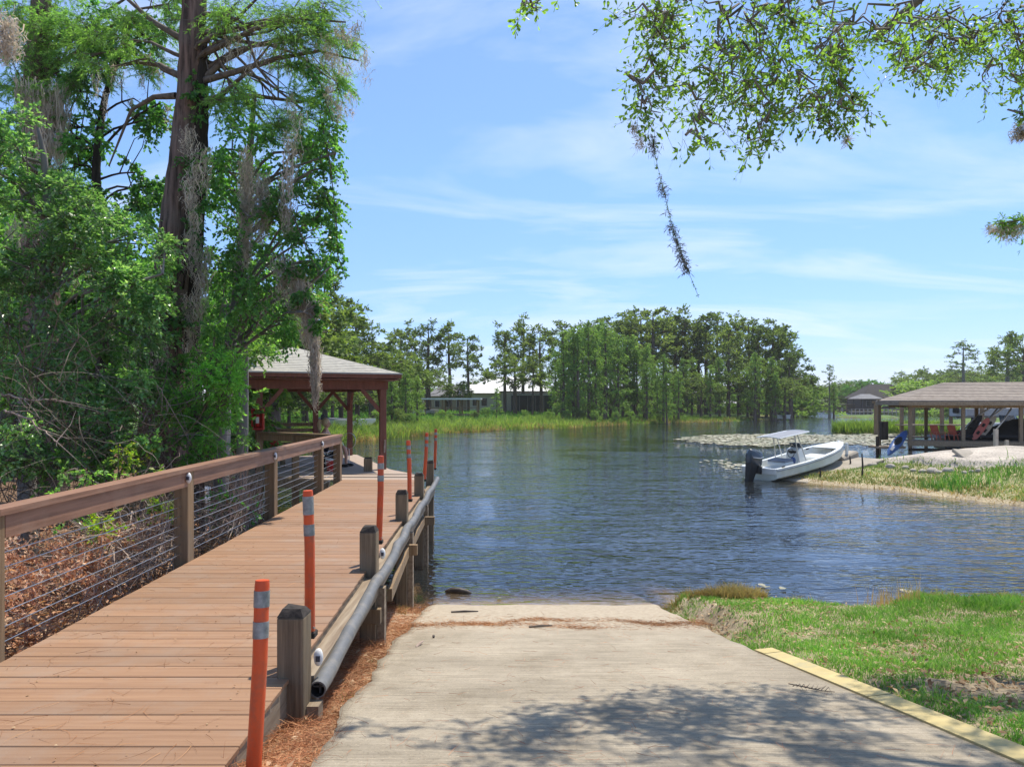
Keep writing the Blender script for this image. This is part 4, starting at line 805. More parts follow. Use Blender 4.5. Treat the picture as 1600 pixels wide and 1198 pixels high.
for pts, lb in (([(0,640,7.6),(35,650,7.5),(70,672,7.4),(95,700,7.4)],'pale forked bare branch at the far left edge above the railing'),([(-10,612,8),(50,628,7.8),(95,622,7.8),(130,640,8)],'thin bare branch arching above the forked one at the far left'),([(200,575,9),(238,590,8.9),(262,622,8.9),(258,650,9)],'bare twiggy branch bending down just left of the big trunk'),([(255,700,9.2),(230,728,9.2),(222,765,9.3)],'dead branch leaning at the foot of the big trunk')):
    P0 = [W(*p) for p in pts]; P3 = []
    for i in range(len(P0)-1):
        for k in range(5): P3.append(P0[i].lerp(P0[i+1], k/5))
    P3.append(P0[-1]); P3 = [sum(P3[max(0,i-2):i+3], Vector())/len(P3[max(0,i-2):i+3])+Vector((random.gauss(0,.008),random.gauss(0,.008),random.gauss(0,.008))) for i in range(len(P3))]
    o = thing('bare_branch', lb, 'branch', tuple(P3[0])); n_ = len(P3); MB().tube(P3, [.013*(1-.8*i/n_) for i in range(n_)], 6, cap=False).obj('stem', M['twiggrey'], o, True).location = rel(o)
    for k in range(2, n_-1, 2):
        d = (P3[k]-P3[k-1]).normalized(); e = Vector((random.gauss(0,.5),random.gauss(0,.3),random.gauss(0,.6))); q = P3[k]+(d+e)*random.uniform(.08,.22); r2 = q+(d+e*1.6)*.09
        MB().tube([P3[k], q, r2], [.006,.004,.002], 5, cap=False).obj('twig', M['twiggrey'], o).location = rel(o)
# dry leaf litter left of the boardwalk
def scatter(n_, x0, x1, y0, y1, cond, pw=1.0):
    x = rng.uniform(x0, x1, n_); y = y0*(y1/y0)**(rng.uniform(0,1,n_)**pw); P_ = np.stack([x, y], 1); return P_[cond(P_)]
def litter(P_, size, m, name, label, cat, asp=.5, lift=.06, kind='stuff', lf=0):
    z_ = (H(P_) if lf == 0 else lf(P_))+rng.uniform(0, lift, len(P_)); pos = np.column_stack([P_, z_]); d = rdir(len(P_)); d[:,2] *= .35; d = nrmz(d); sz = size*rng.uniform(.5,1.5,len(P_))
    v, f = leaf_quads(pos, d, sz, sz*asp, up=np.array([0,0,1.5]), fold=.5); o = link(name, npmesh(name, v, f, m)); return tag(o, label, cat, None, kind)
def heap(P_): return H(P_)+.12+.1*wob(P_[:,0], P_[:,1], 1.4)
Pl = scatter(52000, -9, -3.1, 2.6, 11, lambda P_: (P_[:,0] < -3.1-.0336*P_[:,1]))
litter(Pl, .055, M['litterred'], 'leaf_litter', 'reddish brown carpet of dry leaves and dead stems behind the railing', 'leaf litter', lift=.42, asp=.45, lf=heap)
bcl = [(c[0], c[1], c[2], c[3]) for c in cloud([(60,880,90,50,5.2,6.3,26,.22),(170,870,70,40,5.6,6.8,20,.22),(60,960,60,50,4.9,5.6,14,.18),(150,930,50,30,5.4,6.0,10,.18),(250,830,30,30,6.8,7.4,8,.2),(370,790,45,25,8.8,9.8,10,.2)]) if c[0] < -3.3-.0336*c[1]]
br_ = thing('dry_brush', 'dry tan brush with curled dead leaves rising behind the railing cables', 'brush', (bcl[0][0], bcl[0][1], hz(bcl[0][0], bcl[0][1])))
lv, rb = clump_leaves(bcl, 12, 8, .042, .4, droop=.1, tw=.006, jit=.9); lv = (lv[0], lv[1]); crown('dead_leaves', lv, M['litterred'], br_, rb, M['twiggrey'])
for ch in br_.children: ch.location = rel(br_)
# ------------------------------------------------------------------ spanish moss
moss_thing('thick grey moss hanging down over the pavilion roof, lowest of all', [(*W(470,440,10.4),1.3,.07),(*W(480,470,10.4),1.2,.05),(*W(492,520,10.3),1.05,.035),(*W(490,470,10.3),1.3,.04),(*W(492,530,10.2),1.0,.03),(*W(493,550,10.2),.9,.028)], per=230, wd=.014)
moss_thing('broad moss curtain beside the pavilion roof under the dark branches', [(*W(440+8*i,400+6*i,10.6),1.1,.08) for i in range(5)], per=110)
moss_thing('column of moss along the slender stem right of the big cypress', [(*W(385,230+22*i,10.7),.9,.06) for i in range(7)], per=110)
moss_thing('shaggy moss clump in the middle of the dark leafy tree', [(*W(412+random.uniform(-8,8),270+14*i,10.6),.8,.07) for i in range(5)], per=100)
moss_thing('long moss strands at the right edge of the left trees', [(*W(455+random.uniform(-10,14),150+25*i,10.4),1.1,.06) for i in range(8)], per=40)
moss_thing('moss fringe hanging from the upper right cypress limbs', [(*W(360+ i*15, 30+random.uniform(0,60), 10.6),.75,.06) for i in range(15)], per=38)
moss_thing('thin moss tassels hanging from the highest right branch tips', [(*W(520+random.uniform(-20,40), 40+random.uniform(0,120), 10.3),.5,.05) for i in range(12)], per=22)
moss_thing('heavy grey moss hanging on the far left cypress', [(*W(40+i*7, 130+random.uniform(-15,15), 12.2),1.9,.10) for i in range(9)], per=110, wd=.016)
moss_thing('second fringe of moss low on the far left cypress', [(*W(20+i*12, 320+random.uniform(-35,35), 12.3),1.2,.10) for i in range(10)], per=50, wd=.014)
moss_thing('moss tassels on the bare branches against the sky left of the big trunk', [(*W(150+i*14, 95+random.uniform(-10,60), 11.2),.65,.03) for i in range(9)], per=16)
moss_thing('moss bunch at the extreme upper left corner', [(*W(4,20,6.5),.55,.05),(*W(14,28,6.5),.45,.05)], per=120)
moss_thing('dark moss and vine strands along the right side of the big trunk', [(*W(300+random.uniform(-14,22), 200+i*26, 10.6),.9,.06) for i in range(14)], per=70)
moss_thing('moss hanging among the shaded leaves left of the trunk base', [(*W(60+i*28, 420+random.uniform(-40,120), 10.5),.8,.07) for i in range(8)], per=36)

# ------------------------------------------------------------------ oak overhead on the right
ok = thing('live_oak_tree', 'live oak whose small-leaved branches hang into the top right of the view', 'tree', (9.5,1.0,hz(9.5,1)))
OT = [(9.5,1,hz(9.5,1)-.3),(9.3,1.2,2.2),(8.8,1.6,4.2),(8.0,2.2,6.2),(6.4,3.2,7.6)]
o_ = trunkmesh(OT, [.55,.42,.36,.28,.2]).obj('trunk', M['barkgrey'], ok, True); o_.location = rel(ok)
lm = MB(); main = []
for pts in ([(8.0,2.2,6.2),(6.2,3.4,6.9),(4.2,4.6,7.0),(2.6,5.3,6.6),(1.6,5.6,6.2)],[(6.4,3.2,7.6),(5.2,5.0,7.4),(4.2,6.2,6.9),(3.5,6.8,6.3)],[(8.0,2.2,6.2),(7.4,4.6,6.9),(6.6,6.6,6.8),(6.0,7.6,6.2)],[(6.4,3.2,7.6),(4.2,3.6,7.6),(2.2,4.2,7.2),(.9,4.8,6.6)]):
    lm.tube(pts, [.13,.09,.06,.035,.02][:len(pts)], 8, cap=False); main += [Vector(p) for p in pts[1:]]
oc = cloud([(1010,30,40,45,4.9,5.8,11,.22),(1015,120,30,70,4.9,5.7,10,.2),(1030,180,28,35,4.9,5.6,5,.18),(1090,60,70,70,4.9,6.2,26,.25),(1130,150,60,60,4.9,6.2,20,.23),(1180,60,60,70,4.9,6.3,26,.25),(1200,150,60,60,5,6.3,22,.23),(1190,215,30,28,5,6,8,.18),(1260,60,60,65,5,6.3,24,.25),(1270,145,55,50,5,6.3,18,.22),(1330,60,40,60,5.2,6.4,14,.24),(1345,165,32,28,5.2,6.2,6,.18),(1300,190,25,18,5.2,6,4,.16),(1090,210,22,26,4.9,5.4,4,.16),
    (1420,50,45,60,5.4,6.8,20,.25),(1490,70,50,60,5.4,6.8,24,.25),(1560,80,50,60,5.4,6.8,22,.25),(1450,115,40,30,5.4,6.4,8,.2),(1590,130,22,50,5.6,6.4,7,.18),(1600,40,50,50,5.4,6.8,14,.25),(1595,185,6,14,5.6,5.9,2,.1),
    (835,5,18,14,5.2,5.6,3,.13),(880,-6,16,6,5.2,5.6,2,.12),(815,30,6,6,5.2,5.4,1,.1)])
def ocbox(n_, x0, x1, y0, y1, z0, z1, Rc): return [(random.uniform(x0,x1), random.uniform(y0,y1), random.uniform(z0,z1), Rc*random.uniform(.8,1.2)) for _ in range(n_)]
off_ = ocbox(95, .9, 6.5, 4.1, 5.7, 5.9, 6.9, .34)+ocbox(60, 4.8, 9, 5.6, 8.4, 5.9, 7.1, .36)+ocbox(70, 2.2, 9, 2.0, 4.1, 6.0, 7.6, .42)+ocbox(75, 1.9, 6.5, 4.6, 6.4, 6.6, 7.8, .36)
off_ = [c for c in off_ if (c[2]-c[3]*1.25-CAMZ)/(c[1]+c[3]) > 628/F or (c[0]-c[3])/(c[1]+c[3]) > 800/F]
def nearest_limb(c): return min(main, key=lambda p: (p-Vector(c[:3])).length)
dense = [a.lerp(b, k/6) for a, b in zip(main[:-1], main[1:]) for k in range(6) if (a-b).length < 2.6]+main
nodes = [(p, 0) for p in dense]
for c in sorted(oc+off_, key=lambda c: min((p-Vector(c[:3])).length for p in dense)):
    b = Vector(c[:3]); a, dp = min(nodes, key=lambda q: (q[0]-b).length+.06*q[1]); nodes.append((b, dp+1)); up = a.lerp(b, .55)+Vector((random.gauss(0,.1),random.gauss(0,.1),.1))*(a-b).length; lm.tube([a, a.lerp(up,.5)+Vector((random.gauss(0,.05),random.gauss(0,.05),.06)), up, up.lerp(b,.5)+Vector((random.gauss(0,.04),random.gauss(0,.04),.02)), b], [.012,.009,.006,.005,.003], 5, cap=False)
o_ = lm.obj('branches', M['barkgrey'], ok, True); o_.location = rel(ok)
l1, rb1 = clump_leaves(oc, 6, 6, .046, .42, droop=.3, flat=.8, hexa=True, tw=.004, jit=.7, upb=.4)
l2, rb2 = clump_leaves(off_, 14, 10, .055, .5, droop=.4, flat=.7, tw=.006, jit=.65)
for nm, lv, rb in (('crown', l1, rb1), ('upper_crown', l2, rb2)):
    link(nm, npmesh(nm, lv[0], lv[1], M['l_oak']), ok).location = rel(ok); q_ = link('twigs', npmesh('twigs', rb[0], rb[1], M['twig']), ok); q_.location = rel(ok); q_['kind'] = 'stuff'
# ragged wisp of moss hanging from the oak
stp_ = [(1018,210),(1024,245),(1035,290),(1048,345),(1060,385),(1070,410),(1078,430),(1092,465)]
an = []; NA = 150; prof = [(0,.008),(.08,.011),(.12,.001),(.22,.001),(.25,.006),(.30,.006),(.34,.001),(.42,.003),(.46,.006),(.55,.011),(.62,.012),(.67,.003),(.72,.007),(.78,.003),(.81,.001),(1,.0008)]
for i in range(NA):
    t = i/(NA-1)*(len(stp_)-1); k = min(int(t), len(stp_)-2); q = t-k; x_ = stp_[k][0]*(1-q)+stp_[k+1][0]*q; y_ = stp_[k][1]*(1-q)+stp_[k+1][1]*q
    wdt = float(np.interp(i/(NA-1), [p[0] for p in prof], [p[1] for p in prof]))*random.uniform(.3,1.1); an.append((*(W(x_, y_, 5.2)+Vector((random.gauss(0,1),random.gauss(0,1),0))*wdt*.7), .06, wdt))
wm_ = moss_mesh([a for i, a in enumerate(an) if a[4] > .0018], per=2, wd=.003); wm_.materials[0] = M['twig']; wsp = tag(link('spanish_moss', wm_), 'ragged dark wisp of moss dangling alone in the sky below the oak', 'spanish moss')
lv, rb = clump_leaves([(a[0],a[1],a[2],max(a[4]*1.5,.006)) for a in an if a[4] > .0018 or random.random() < .3], 3, 3, .013, .3, droop=.6, tw=.0015); link('lichen_bits', npmesh('lichen_bits', lv[0], lv[1], M['l_oak']), wsp); link('moss_stem', npmesh('moss_stem', rb[0], rb[1], M['twig']), wsp)
st_ = MB().tube([W(x_, y_, 5.2) for x_, y_ in stp_], .0016, 4).obj('strand', M['twig'], wsp)
moss_thing('small moss strands under the middle of the oak branches', [(*W(1322,212,5.6),.18,.015),(*W(1000,215,5.2),.12,.012),(*W(990,195,5.2),.1,.01)], per=18, wd=.004)
moss_thing('moss tassels at the right edge under the oak', [(*W(1590+random.uniform(-4,10),195+random.uniform(-8,20),5.8),.16,.03) for _ in range(6)], per=22, wd=.005)
cb_ = thing('cypress_branch', 'lone mossy branch tip poking in at the right edge below the oak', 'branch', tuple(W(1660,330,6)))
MB().tube([(6.6,3.4,7.5),(6.4,4.6,6.6),W(1740,290,6),W(1690,315,6),W(1640,330,6),W(1590,345,6),W(1555,350,6)], [.045,.035,.026,.02,.014,.008,.003], 6).obj('stem', M['twig'], cb_).location = rel(cb_)
lv, rb = clump_leaves(cloud([(1585,350,20,8,5.9,6.1,7,.12),(1560,352,12,5,5.95,6.05,3,.08),(1630,345,40,12,5.9,6.2,8,.15)]), 12, 10, .035, .25, droop=.6, tw=.003); crown('leaves', lv, M['l_oak'], cb_).location = rel(cb_)
moss_thing('short moss fringe under the lone branch tip at the right edge', [(*W(1548+i*6,352+random.uniform(-3,6),6),.13,.012) for i in range(9)], per=14, wd=.004)

# ------------------------------------------------------------------ grass, litter, straw
def blades(P_, h, wd, m, name, label, cat='grass', lean=.35, zfn=H, seg=2, hvar=.45):
    n_ = len(P_); z_ = zfn(P_); b = np.column_stack([P_, z_-.01]); hh = h*rng.uniform(1-hvar, 1+hvar, n_)*np.clip(.9+.55*wob(P_[:,0], P_[:,1], 3.3, 6)+.25*wob(P_[:,0], P_[:,1], 9, 1), .3, 1.8)
    ln = rng.normal(size=(n_,2))*lean; tip = b+np.column_stack([ln*hh[:,None], hh]); mid = b+np.column_stack([ln*hh[:,None]*.3, hh*.6])
    a = rng.uniform(0, math.pi, n_); sd = np.column_stack([np.cos(a), np.sin(a), np.zeros(n_)])*(wd*rng.uniform(.6,1.4,n_))[:,None]/2
    v = np.stack([b-sd, b+sd, mid+sd*.8, tip, mid-sd*.8], 1).reshape(-1,3); o = np.arange(n_)[:,None]*5
    me = bpy.data.meshes.new(name); f4 = o+np.array([[0,1,2,4]]); f3 = o+np.array([[4,2,3]])
    me.vertices.add(len(v)); me.vertices.foreach_set('co', v.astype(np.float32).ravel()); li = np.concatenate([f4.ravel(), f3.ravel()]).astype(np.int32)
    me.loops.add(len(li)); me.loops.foreach_set('vertex_index', li); me.polygons.add(2*n_)
    me.polygons.foreach_set('loop_start', np.concatenate([np.arange(n_)*4, n_*4+np.arange(n_)*3]).astype(np.int32))
    me.update(calc_edges=True); me.validate(); me.materials.append(m); o_ = link(name, me); return tag(o_, label, cat, None, 'stuff')
def patch(P_): return wob(P_[:,0], P_[:,1], 1.1, 1)*.5+wob(P_[:,0], P_[:,1], 3.1, 4)*.35+wob(P_[:,0], P_[:,1], 9, 2)*.2
def kerbx(y): return np.where(y < 6.2, rx(y)+.16, rx(y)+.02)
def bare(P_): return np.exp(-(((P_[:,0]-3.5)/.75)**2+((P_[:,1]-4.55)/.55)**2))*1.5+np.exp(-(((P_[:,0]-2.2)/.22)**2+((P_[:,1]-7.9)/.7)**2))*.8
def lawn(P_): return (P_[:,0] > kerbx(P_[:,1])) & (sdist(P_, NEAR) > .02)
Pg = scatter(380000, 1.9, 12, 2.6, 10.2, lambda P_: lawn(P_) & (patch(P_)+.62-bare(P_)+rng.uniform(-.35,.35,len(P_)) > .25), .8)
Pg = Pg[Pg[:,0] < Pg[:,1]*.95+1.6]
blades(Pg, .048, .0065, M['grass'], 'lawn_grass', 'patchy bright green lawn right of the yellow kerb', lean=.55)
Pd = scatter(60000, 1.9, 11, 5, 10.2, lambda P_: lawn(P_) & (sdist(P_, NEAR)+.25*wob(P_[:,0],P_[:,1],3) < .38), .5)
blades(Pd, .10, .007, M['grassdry'], 'dry_grass', 'straw-coloured dry grass along the lake edge of the near lawn', lean=.6)
Pd2 = scatter(26000, 2.0, 3.6, 8.2, 10.2, lambda P_: lawn(P_) & (np.hypot(P_[:,0]-2.75, (P_[:,1]-9.2)) < .42+.2*wob(P_[:,0],P_[:,1],5)))
blades(Pd2, .12, .008, M['grassdry'], 'dry_grass_tuft', 'tall tan grass clump at the corner between ramp and lake', lean=.5)
Ptl = scatter(9000, 4.2, 5.3, 8.6, 9.6, lambda P_: (np.abs(P_[:,0]-4.7) < .32) & (sdist(P_, NEAR) > -.12))
blades(Ptl[:260], .32, .006, M['grassdry'], 'reed_stalk_clump', 'thin standing reed stalks at the small notch in the near shore', lean=.12)
Pq = scatter(30000, 4.6, 7.6, 7.6, 10, lambda P_: lawn(P_) & (np.hypot((P_[:,0]-5.6)/1.4, (P_[:,1]-8.9)/.8) < 1))
Pq = Pq[rng.uniform(0,1,len(Pq)) < .45+.5*wob(Pq[:,0],Pq[:,1],4,3)]
blades(Pq, .085, .008, M['grass'], 'mound_grass', 'lush longer grass on the small mound by the lake', lean=.45)
Plt = scatter(16000, 2, 8, 3, 9.4, lambda P_: lawn(P_) & (patch(P_)-bare(P_)*1.4+rng.uniform(-.6,.6,len(P_)) < -.05))
Plt = Plt[Plt[:,0] < Plt[:,1]*.78+.4]
litter(Plt, .042, M['litter'], 'leaf_litter', 'pale dry leaves lying in the worn patch of the near lawn', 'leaf litter', lift=.03)
# straw beside the ramp
def strawP(n_, cond, x0=-3, x1=-.6, y0=1.6, y1=10): return scatter(n_, x0, x1, y0, y1, cond)
def needles(P_, zf, ln, wd, m, name, label, thick=.03, flat=.22):
    n_ = len(P_); st = np.column_stack([P_, zf(P_)+rng.uniform(.002, thick, n_)]); d = rdir(n_); d[:,2] *= flat; d = nrmz(d); L_ = ln*rng.uniform(.5,1.3,n_)
    t = np.linspace(0,1,4)[None,:,None]; cr_ = np.cross(d, np.array([0,0,1.]))*rng.normal(size=(n_,1))*.35
    Pp = st[:,None,:]+d[:,None,:]*L_[:,None,None]*t+cr_[:,None,:]*L_[:,None,None]*t*t; g = zf(Pp[...,:2].reshape(-1,2)).reshape(n_,4)
    Pp[...,2] = np.maximum(Pp[...,2], g+.003); v, f = ribbons(Pp, np.full(n_, wd)); return tag(link(name, npmesh(name, v, f, m)), label, 'pine needles', None, 'stuff')
def strawz(P_): return H(P_)+.015+.02*wob(P_[:,0],P_[:,1],4)
needles(strawP(60000, lambda P_: (P_[:,0] < lx(P_[:,1])+.03+.05*wob(P_[:,0],P_[:,1],5)) & (P_[:,0] > -1.75-.03*P_[:,1]), y0=2.3), strawz, .11, .0028, M['straw'], 'pine_straw', 'thick orange-brown pine straw between boardwalk and concrete ramp', .06)
litter(strawP(2600, lambda P_: (P_[:,0] < lx(P_[:,1])) & (P_[:,0] > -1.6-.03*P_[:,1]), y0=2.3), .05, M['litter'], 'leaf_litter', 'tan dry leaves mixed into the pine straw by the ramp', 'leaf litter', lift=.06, asp=.4)
def rampz(P_): return rz_(P_[:,1])+.004
needles(strawP(420, lambda P_: P_[:,0] > -9, -.95, 2.2, 3, 7.5), rampz, .11, .0022, M['straw'], 'loose_pine_needles', 'single pine needles scattered on the concrete ramp', .004, .03)
def wrack(P_): return np.exp(-((P_[:,1]-(8.0+.2*np.sin(P_[:,0]*2.3)+.08*np.sin(P_[:,0]*7)))/.11)**2)+.7*np.exp(-((P_[:,1]-(7.55+.25*np.sin(P_[:,0]*1.6+2)))/.09)**2)*(P_[:,0] < .9)+.12*np.exp(-((P_[:,1]-7.8)/.5)**2)
Pw = strawP(26000, lambda P_: rng.uniform(0,1,len(P_)) < wrack(P_)*np.clip(.55+.7*wob(P_[:,0],P_[:,1],1.6,3),0,1), -1.2, 2.2, 7.4, 8.8)
needles(Pw, rampz, .09, .0035, M['straw'], 'wrack_line', 'wavy line of washed-up pine straw near the water edge of the ramp', .012, .05)
def deckz(P_): return np.full(len(P_), DZ+.003)
needles(strawP(420, lambda P_: P_[:,0] < -1.3-.0336*P_[:,1], -3.05, -1.2, 3, 11), deckz, .14, .0024, M['straw'], 'loose_pine_needles', 'pine needles scattered over the boardwalk boards', .003, .02)
litter(strawP(260, lambda P_: (P_[:,0] < -1.3-.0336*P_[:,1]) & (P_[:,0] > -2.98-.0336*P_[:,1]), -3.3, -1.2, 3, 13), .016, M['litter'], 'deck_debris', 'tiny pale petals and leaf bits on the boardwalk', 'leaf litter', lift=.003, lf=lambda P_: np.full(len(P_), DZ+.004))
for (px, py, ln, lb, m_) in ((726,957,.34,'short dark stick on the sand at the foot of the ramp','log'),(845,980,.26,'brown stick lying on the ramp below the straw line','twig'),(657,1008,.17,'pale bark chip on the ramp near the straw','twiggrey'),(679,996,.04,'small dark pebble on the left part of the ramp','log')):
    D = 1219/(py-819.4); p = (GX(px,D), D, rz_(D)+.012); a = random.uniform(-.4,.4) if ln > .2 else 1.2
    o = MB().tube([(-ln/2,0,0),(0,.01,.004),(ln/2,.02,0)], [.010,.014,.007], 7).obj('stick', M[m_]); o.location = p; o.rotation_euler = (0,0,a); tag(o, lb, 'stick' if ln > .05 else 'pebble')
tg = MB(); 
for k in range(9):
    a = random.uniform(-.5,.5); x0 = -.28+k*.06; tg.tube([(x0,0,.012),(x0+.05,.03*math.sin(k),.03),(x0+.10*math.cos(a),.10*math.sin(a*4),.02)], [.004,.003,.0015], 5)
tg.tube([(-.34,.05,.012),(-.1,0,.02),(.15,-.02,.015),(.34,0,.012)], [.004,.005,.004,.002], 5)
D = 1219/(1078-819.4); o = tg.obj('dead_twig', M['twig']); o.scale = (.42,.8,.9); o.rotation_euler = (0,0,-.35); o.location = (GX(1268,D), D, rz_(D)); tag(o, 'small dead brown twig on the ramp near the yellow kerb', 'twig')
for (px, py, h_, n_) in ((560,1078,.08,60),(628,952,.10,110),(583,1020,.07,70),(655,935,.16,90)):
    D = 1219/(py-819.4); c = np.array([GX(px,D), D]); P_ = c+rng.normal(size=(n_,2))*.04
    blades(P_, h_, .005, M['grass' if n_ != 110 else 'grassdry'], 'grass_tuft', {560:'tiny green grass tuft in the straw beside the first pile',628:'dry pale grass tuft at the water end of the straw strip',583:'small green tuft in the straw below the second pile',655:'green sprigs growing at the water edge beside the third pile'}[px], lean=.4)['kind'] = 'stuff'
lg = MB(); D = 10.35; lg.tube([(-.19,0,0),(-.1,.0,.02),(.02,-.01,.015),(.12,-.02,.0),(.19,-.03,-.02)], [.02,.045,.05,.042,.02], 12)
o = smooth_by_angle(lg.obj('floating_log', M['log'])); o.location = (GX(716,D), D, .015); tag(o, 'short dark waterlogged log lying at the ramp waterline', 'log')
# ------------------------------------------------------------------ person and chair on the platform
PX = Vector((-4.62, 17.55, DZ))              # seat position
def skin_body(name, joints, edges, m, parent, sub=2):
    me = bpy.data.meshes.new(name); me.from_pydata([j[:3] for j in joints], edges, []); me.update(); o = link(name, me, parent)
    sm_ = o.modifiers.new('skin', 'SKIN'); sm_.use_smooth_shade = True; sl_ = me.skin_vertices[0].data
    for i, j in enumerate(joints): sl_[i].radius = (j[3], j[4] if len(j) > 4 else j[3]); sl_[i].use_root = (i == 0)
    ss = o.modifiers.new('sub', 'SUBSURF'); ss.levels = sub; ss.render_levels = sub; me.materials.append(m); return o
pn = thing('person', 'blonde person with ponytail, pale top and black shorts, fishing from a camp chair', 'person', tuple(PX), R(-8))
# local: +x faces the water, z up from deck
J = [(0,0,.42,.13,.12),(.0,0,.56,.12,.10),(-.03,0,.72,.135,.10),(-.03,0,.84,.11,.085),(-.02,0,.92,.05,.05),(.0,0,.99,.055,.055),
     (.04,.1,.42,.085),(.22,.11,.46,.075),(.42,.12,.47,.058),(.46,.12,.28,.052),(.46,.12,.09,.036),(.47,.12,.05,.035),(.58,.12,.035,.03),
     (.04,-.1,.42,.085),(.22,-.11,.46,.075),(.40,-.12,.47,.058),(.43,-.12,.28,.052),(.42,-.12,.09,.036),(.43,-.12,.05,.035),(.54,-.12,.035,.03),
     (-.03,.17,.83,.05),(.0,.2,.68,.04),(.06,.2,.58,.036),(.24,.13,.60,.028),(.30,.10,.61,.03),
     (-.03,-.17,.83,.05),(.0,-.2,.68,.04),(.06,-.2,.58,.036),(.24,-.12,.60,.028),(.30,-.08,.61,.03)]
E = [(0,1),(1,2),(2,3),(3,4),(4,5),(0,6),(6,7),(7,8),(8,9),(9,10),(10,11),(11,12),(0,13),(13,14),(14,15),(15,16),(16,17),(17,18),(18,19),(3,20),(20,21),(21,22),(22,23),(23,24),(3,25),(25,26),(26,27),(27,28),(28,29)]
body = skin_body('body', J, E, M['skin'], pn)
hd = MB(); hd.ball((.0,0,1.07), (.088,.075,.115), 16, 12); hd.ball((.088,0,1.055), (.018,.013,.022), 8, 6); hd.ball((.0,.075,1.06),(.018,.01,.03),6,5); hd.ball((.0,-.075,1.06),(.018,.01,.03),6,5)
hd.obj('head', M['skin'], body, True)
ey = MB(); ey.ball((.078,.028,1.075),(.012,.014,.009),6,5); ey.ball((.078,-.028,1.075),(.012,.014,.009),6,5); ey.obj('eyes', M['motorleg'], body); MB().box((.083,0,1.012),(.008,.045,.01)).obj('mouth', M['boardred'], body)
ha = MB(); ha.ball((-.022,0,1.095), (.10,.09,.115), 16, 12, .015); ha.tube([(-.10,0,1.15),(-.17,.0,1.15),(-.20,.0,1.05),(-.19,0,.93),(-.17,0,.86)], [.03,.05,.055,.04,.012], 12); smooth_by_angle(ha.obj('ponytail_hair', M['hair'], pn), 70)
JT = [(0,0,.44,.14,.13),(0,0,.56,.13,.112),(-.03,0,.72,.145,.112),(-.03,0,.83,.118,.095),(-.03,.16,.82,.062),(-.01,.185,.74,.055),(-.03,-.16,.82,.062),(-.01,-.185,.74,.055)]
skin_body('sleeveless_top', JT, [(0,1),(1,2),(2,3),(3,4),(4,5),(3,6),(6,7)], M['shirt'], pn)
skin_body('shorts', [(0,0,.44,.15,.14),(.05,.1,.43,.1),(.21,.11,.455,.088),(.05,-.1,.43,.1),(.21,-.11,.455,.088)], [(0,1),(1,2),(0,3),(3,4)], M['shorts'], pn)
for sy in (.12,-.12):
    for k in range(5): MB().tube([(.30+(0),(sy*.75)+(.012*k-.024),.61),(.33,(sy*.75)+(.012*k-.024),.605),(.335,(sy*.75)+(.012*k-.024),.585)], [.008,.0075,.006], 6).obj('finger', M['skin'], body)
    x_ = .58 if sy > 0 else .54
    sh = MB(); sh.ball((x_-.04,sy,.035), (.125,.045,.04), 12, 8); smooth_by_angle(sh.obj('shoe', M['motorleg'], pn), 80)
fr_ = thing('fishing_rod', 'thin fishing rod held out over the water by the seated person', 'fishing rod', tuple(PX+Vector((.3,-.1,.6))), R(-8))
MB().tube([(-.1,.06,-.03),(.1,.05,.03)], .013, 8).obj('handle', M['black'], fr_); MB().tube([(.1,.05,.03),(.6,-.02,.18),(1.1,-.06,.30)], [.006,.004,.002], 6).obj('rod', M['motorleg'], fr_); MB().ball((.06,.05,-.03),(.03,.015,.03),8,6).obj('reel', M['alu'], fr_)
ch = thing('camping_chair', 'dark patterned folding camp chair under the seated person', 'chair', tuple(PX), R(-8))
MB().loft([[(-.22,-.24,.42),(-.22,.24,.42)],[(0,-.24,.30),(0,.24,.30)],[(.26,-.24,.385),(.26,.24,.385)]]).obj('seat', M['black'], ch); MB().loft([[(-.2,-.24,.36),(-.2,.24,.36)],[(-.2,-.25,.62),(-.2,.25,.62)],[(-.24,-.24,.82),(-.24,.24,.82)]]).obj('backrest', M['black'], ch)
for (a, b) in (((-.26,-.27,0),(.27,-.27,.4)),((.27,-.27,0),(-.25,-.26,.84)),((-.26,.27,0),(.27,.27,.4)),((.27,.27,0),(-.25,.26,.84)),((.28,-.26,0),(.28,.26,.4)),((.28,.26,0),(.28,-.26,.4)),((-.27,-.26,0),(-.27,.26,.4)),((-.27,.26,0),(-.27,-.26,.4))):
    MB().tube([a, b], .011, 6).obj('leg', M['alu'], ch)
for sy in (-.29,.29): MB().tube([(-.24,sy,.6),(.0,sy,.585),(.26,sy,.6)], [.018,.02,.018], 8).obj('armrest', M['black'], ch)
bk = thing('bucket', 'small red bucket with white rim beside the camp chair', 'bucket', (-4.20,16.35,DZ)); MB().tube([(0,0,0),(0,0,.2),(0,0,.26)], [.09,.115,.12], 16).obj('bucket_body', M['red'], bk, False); MB().tube([(0,0,.25),(0,0,.28)], .125, 16).obj('rim', M['white'], bk); MB().tube([(-.12,0,.27),(-.08,-.06,.16),(.08,-.06,.16),(.12,0,.27)], .005, 6).obj('handle', M['alu'], bk)
tb = thing('tackle_bag', 'black and white patterned bag standing next to the red bucket', 'bag', (-4.28,16.75,DZ), R(12)); MB().box((0,0,.17), (.4,.26,.34), bev=.04).obj('bag_body', M['black'], tb); MB().box((-.08,-.135,.2),(.14,.02,.16), bev=.008).obj('pocket', M['gel'], tb); MB().box((.1,-.135,.14),(.12,.02,.12), bev=.008).obj('pocket', M['greycan'], tb); MB().tube([(-.12,0,.34),(-.08,0,.44),(.08,0,.44),(.12,0,.34)], .012, 8).obj('handle', M['gel'], tb)
nt_ = thing('landing_net', 'round landing net leaning beside the seated person', 'net', (-4.12,17.8,DZ+.0), R(-15))
